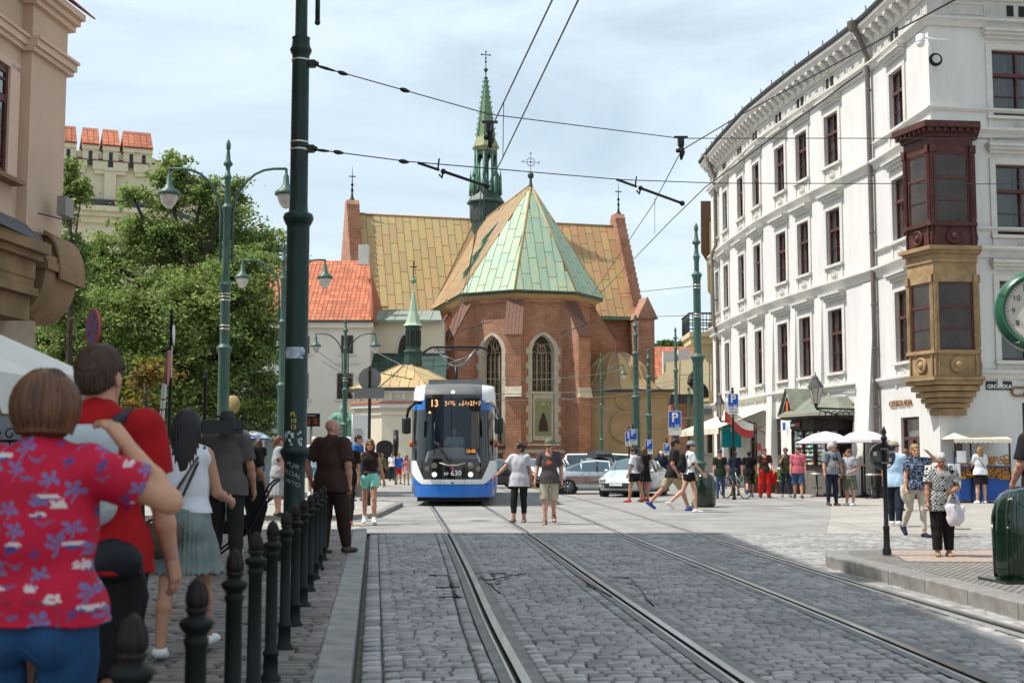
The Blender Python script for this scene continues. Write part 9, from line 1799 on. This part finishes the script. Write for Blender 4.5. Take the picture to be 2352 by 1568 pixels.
per('man in brown printed T-shirt and bright red trousers holding a red jacket',px=1757,feet=1143,top=1028,yaw=5,skin='o',fig=dict(legs=((8,8,4),(-4,8,4)),arms=(((8,16),(40,4)),REL[0]),head=(30,0)),tee=(AT('brown_print'),.36,-.08,.5),coltee=blob((.05,.026,.022),(.55,.04,.05),.36,.09,.05),bottom=('trousers',K('scarlet',(.60,.022,.018)),1,.045),shoe=('shoe',sh_b),hair=('short','auburn'),extra=(('bag',CL['red'],(.30,-.08,.72),(.13,.09,.26),(.2,-.1,.95)),))
per('man in olive shirt and jeans with hand at his chin',px=1806,feet=1141,top=1028,yaw=-4,skin='o',fig=dict(legs=((6,4,4),(-6,14,3)),arms=(REL[0],((35,12),(150,-22))),head=(4,26)),tee=(K('olive',(.055,.07,.035)),.45,-.12,.8),bottom=('trousers',K('indigo',(.015,.035,.08)),1),shoe=('shoe',gry),hair=('short','auburn'),extra=(('backpack',nav,.8),))
per('man in pink polo shirt and denim shorts turning his head left',px=1834,feet=1144,top=1026,yaw=-12,skin='f',fig=dict(fat=1.1,legs=((10,4,3),(-8,14,3)),head=(-40,2)),tee=(K('polo_pink',(.52,.12,.16)),.38,-.1,.7),bottom=('shorts',denim,.52,.026),shoe=('shoe',K('slate_shoe',(.05,.06,.08))),hair=('short','dark'))
per('white haired man in grey polo and dark jeans with a camera on his chest',px=1912,feet=1160,top=1016,yaw=12,skin='o',res=.85,fig=dict(fat=1.15,head=(42,2),arms=(((-10,22),(35,-12)),REL[0])),tee=(K('grey_polo',(.20,.22,.24)),.38,-.08,.8),bottom=('trousers',K('dark_jean',(.016,.024,.045)),1),shoe=('shoe',sh_br),hair=('short','white'),extra=(('glasses',gry),('backpack',nav,.75),('box',m_blk,(0.02,-.20,1.28),(.12,.06,.07),'photo_camera'),('belt',sh_br)))
per('woman in grey top and olive skirt with a red backpack, white shoes',px=1953,feet=1160,top=1031,yaw=-48,skin='o',res=.9,fig=dict(fem=True,fat=1.1,head=(-20,4),arms=(((-14,16),(60,-20)),((10,8),(40,-10)))),tee=(K('silver_top',(.32,.33,.36)),.33,-.02,.6),bottom=('skirt',K('olive_skirt',(.115,.13,.085)),.44,.01),shoe=('shoe',sh_w),hair=('short','ginger'),extra=(('backpack',K('cherry',(.28,.02,.03)),.85),))
per('woman in black sitting on a bar stool behind the white haired man',pos=(XatY(1938,42.5),42.5),h=1.50,yaw=-30,skin='m',fig=dict(fem=True,sit=.80,legs=((78,62,6),(72,50,6)),arms=(((30,10),(80,-10)),((30,10),(80,-10)))),tee=(blk,.33,0,.5),bottom=('shorts',K('rust',(.3,.09,.05)),.4),shoe=('shoe',sh_b),hair=('short','dark'),extra=(('glasses',sh_b),))
per('man in pale blue shirt and beige cap beside the round sign back',px=2058,feet=1208,top=1014,yaw=150,skin='o',res=.8,fig=dict(head=(-40,0),legs=((14,4,3),(-12,6,3)),arms=(REL[0],((14,12),(20,2)))),tee=(K('sky_shirt',(.40,.56,.74)),.42,-.14,.9,.03),bottom=('trousers',K('navy_trouser',(.014,.02,.035)),1,.03),shoe=('shoe',sh_w),hair=('short','dark'),extra=(('cap',K('cap_beige',(.36,.32,.24))),('ball',M_('orange_thing',(.7,.18,.02),.5),(-.3,-.25,.95),.05,'wallet')))
per('ginger haired woman with a white tote bag behind the blue floral top',px=2083,feet=1172,top=1030,yaw=185,skin='m',fig=dict(fem=True),tee=(AT('speck_top'),.3,0,.4),coltee=speck((.03,.03,.05),(.3,.12,.12)),bottom=('skirt',K('dark_skirt',(.05,.04,.06)),.3),shoe=('shoe',sh_b,-.02),hair=('mid','ginger'),extra=(('bag',K('tote',(.58,.56,.48)),(.20,.1,.78),(.13,.07,.20),(.12,.02,1.4)),))
per('slim woman in navy patterned top and beige trousers, hand behind her head',px=2106,feet=1232,top=1019,yaw=6,skin='f',res=.75,fig=dict(fem=True,fat=.92,legs=((10,5,2),(-12,26,1)),arms=(((10,92),(150,-48)),((6,12),(12,4))),head=(-8,6)),tee=(AT('navy_pattern'),.30,-.06,.9,.022),coltee=speck((.015,.02,.045),(.22,.26,.36),50,.05),bottom=('trousers',K('sand',(.50,.43,.34)),.93,.010),shoe=('shoe',nav,-.0),hair=('pony','blond'),extra=(('bag',K('natural_cotton',(.58,.55,.46)),(-.19,.06,.80),(.09,.06,.18),(-.15,.0,1.42)),))
t,F,S=per('elderly white haired woman in black and white patterned blouse carrying a white bag',pos=(XatY(2155,16.0),16.0),h=1.29,z0=IZ-.006,yaw=-10,skin='t',res=.62,fig=dict(fem=True,fat=1.28,lean=6,legs=((3,3,1),(9,5,1)),arms=(((4,20),(72,-34)),((6,14),(14,2))),head=(-6,24)),tee=(AT('lozenge',bs=60),.34,-.17,.5,.032),coltee=arg,bottom=('trousers',K('black_slack',(.014,.011,.011)),.97,.035),shoe=('shoe',M_('tan_sandal',(.30,.17,.10),.5),-.01),hair=('short','white'))
wr=F.arms[0][2];bg_=empty('carrier_bag',t.matrix_world@Matrix.Translation(Vector((wr[0]+.03,wr[1]+.02,wr[2]-.42))),'white plastic carrier bag hanging from the elderly woman arm','bag');mpl=M_('white_plastic_bag',(.70,.66,.70),.35,var=.15,vs=6,trans=0)
put('bag_body',mesh_from(lambda P:np.maximum(ell(P,(0.02,0,.05),(.155,.085,.24)),P[...,2]-.22),np.array([-.2,-.15,-.22]),np.array([.22,.15,.27]),.012,fold(.035,3,(10,10,5))),mpl,bg_)
for s_ in(-1,1):mb=MB();mb.tube([(s_*.10,0,.20),(s_*.05,0,.34),(-.01,0,.42)],[.022,.014,.012],6);mb.build('bag_handle',mpl,bg_)
per('vendor in white shirt bending over the pretzel stall',pos=(XatY(2212,40.2),40.2),h=ZatY(1036,40.2),yaw=10,skin='t',fig=dict(lean=14,head=(20,40),arms=(((30,8),(70,-8)),((30,8),(60,-8)))),tee=(wht_,.4,-.1,.6),bottom=('trousers',nav,1),shoe=('shoe',sh_b),hair=('short','auburn'))
per('blonde woman in white T-shirt and black skirt buying at the pretzel stall',px=2254,feet=1155,top=1024,yaw=184,skin='f',res=.85,fig=dict(fem=True,fat=1.05,arms=(((20,12),(60,-10)),((20,12),(60,-10))),head=(-10,10)),tee=(wht_,.40,-.08,.4,.025),bottom=('skirt',blk,.36,.0),shoe=('shoe',sh_w),hair=('mid','blond'),extra=(('crossstrap',sh_b,1,True),))
per('man in teal T-shirt and blue cap at the right side of the pretzel stall',px=2284,feet=1150,top=1024,yaw=168,skin='m',fig=dict(fat=1.2,head=(20,12),lean=6),tee=(K('teal',(.06,.38,.42)),.4,-.12,.5,.03),bottom=('shorts',K('check_short',(.03,.04,.06),var=.6,vs=20),.55,.03),shoe=('shoe',sh_b),hair=('short','grey'),extra=(('cap',K('cap_blue',(.12,.22,.4))),))
per('broad man in black shirt at the right edge behind the big green bin',pos=(XatY(2392,14.6),14.6),h=1.74,z0=IZ,yaw=188,skin='o',res=.8,fig=dict(fat=1.3,arms=(((4,16),(40,0)),REL[0])),tee=(K('black_polo',(.014,.014,.018)),.42,-.14,.8,.03),bottom=('trousers',blk,1),shoe=('shoe',sh_b),hair=('short','dark'))
# the driver sits inside the cab
t,F,S=per('tram driver in pale shirt sitting behind the windscreen',pos=(TRX+.02,TRY+.82),h=1.50,z0=.72,yaw=-1,skin='o',res=1.3,fig=dict(sit=.55,legs=((75,60,5),(75,60,5)),arms=(((40,8),(75,-8)),((40,8),(75,-8)))),tee=(K('driver_shirt',(.45,.50,.58)),.4,-.05,.8),bottom=('trousers',nav,1),shoe=('shoe',sh_b),hair=('short','brown'))
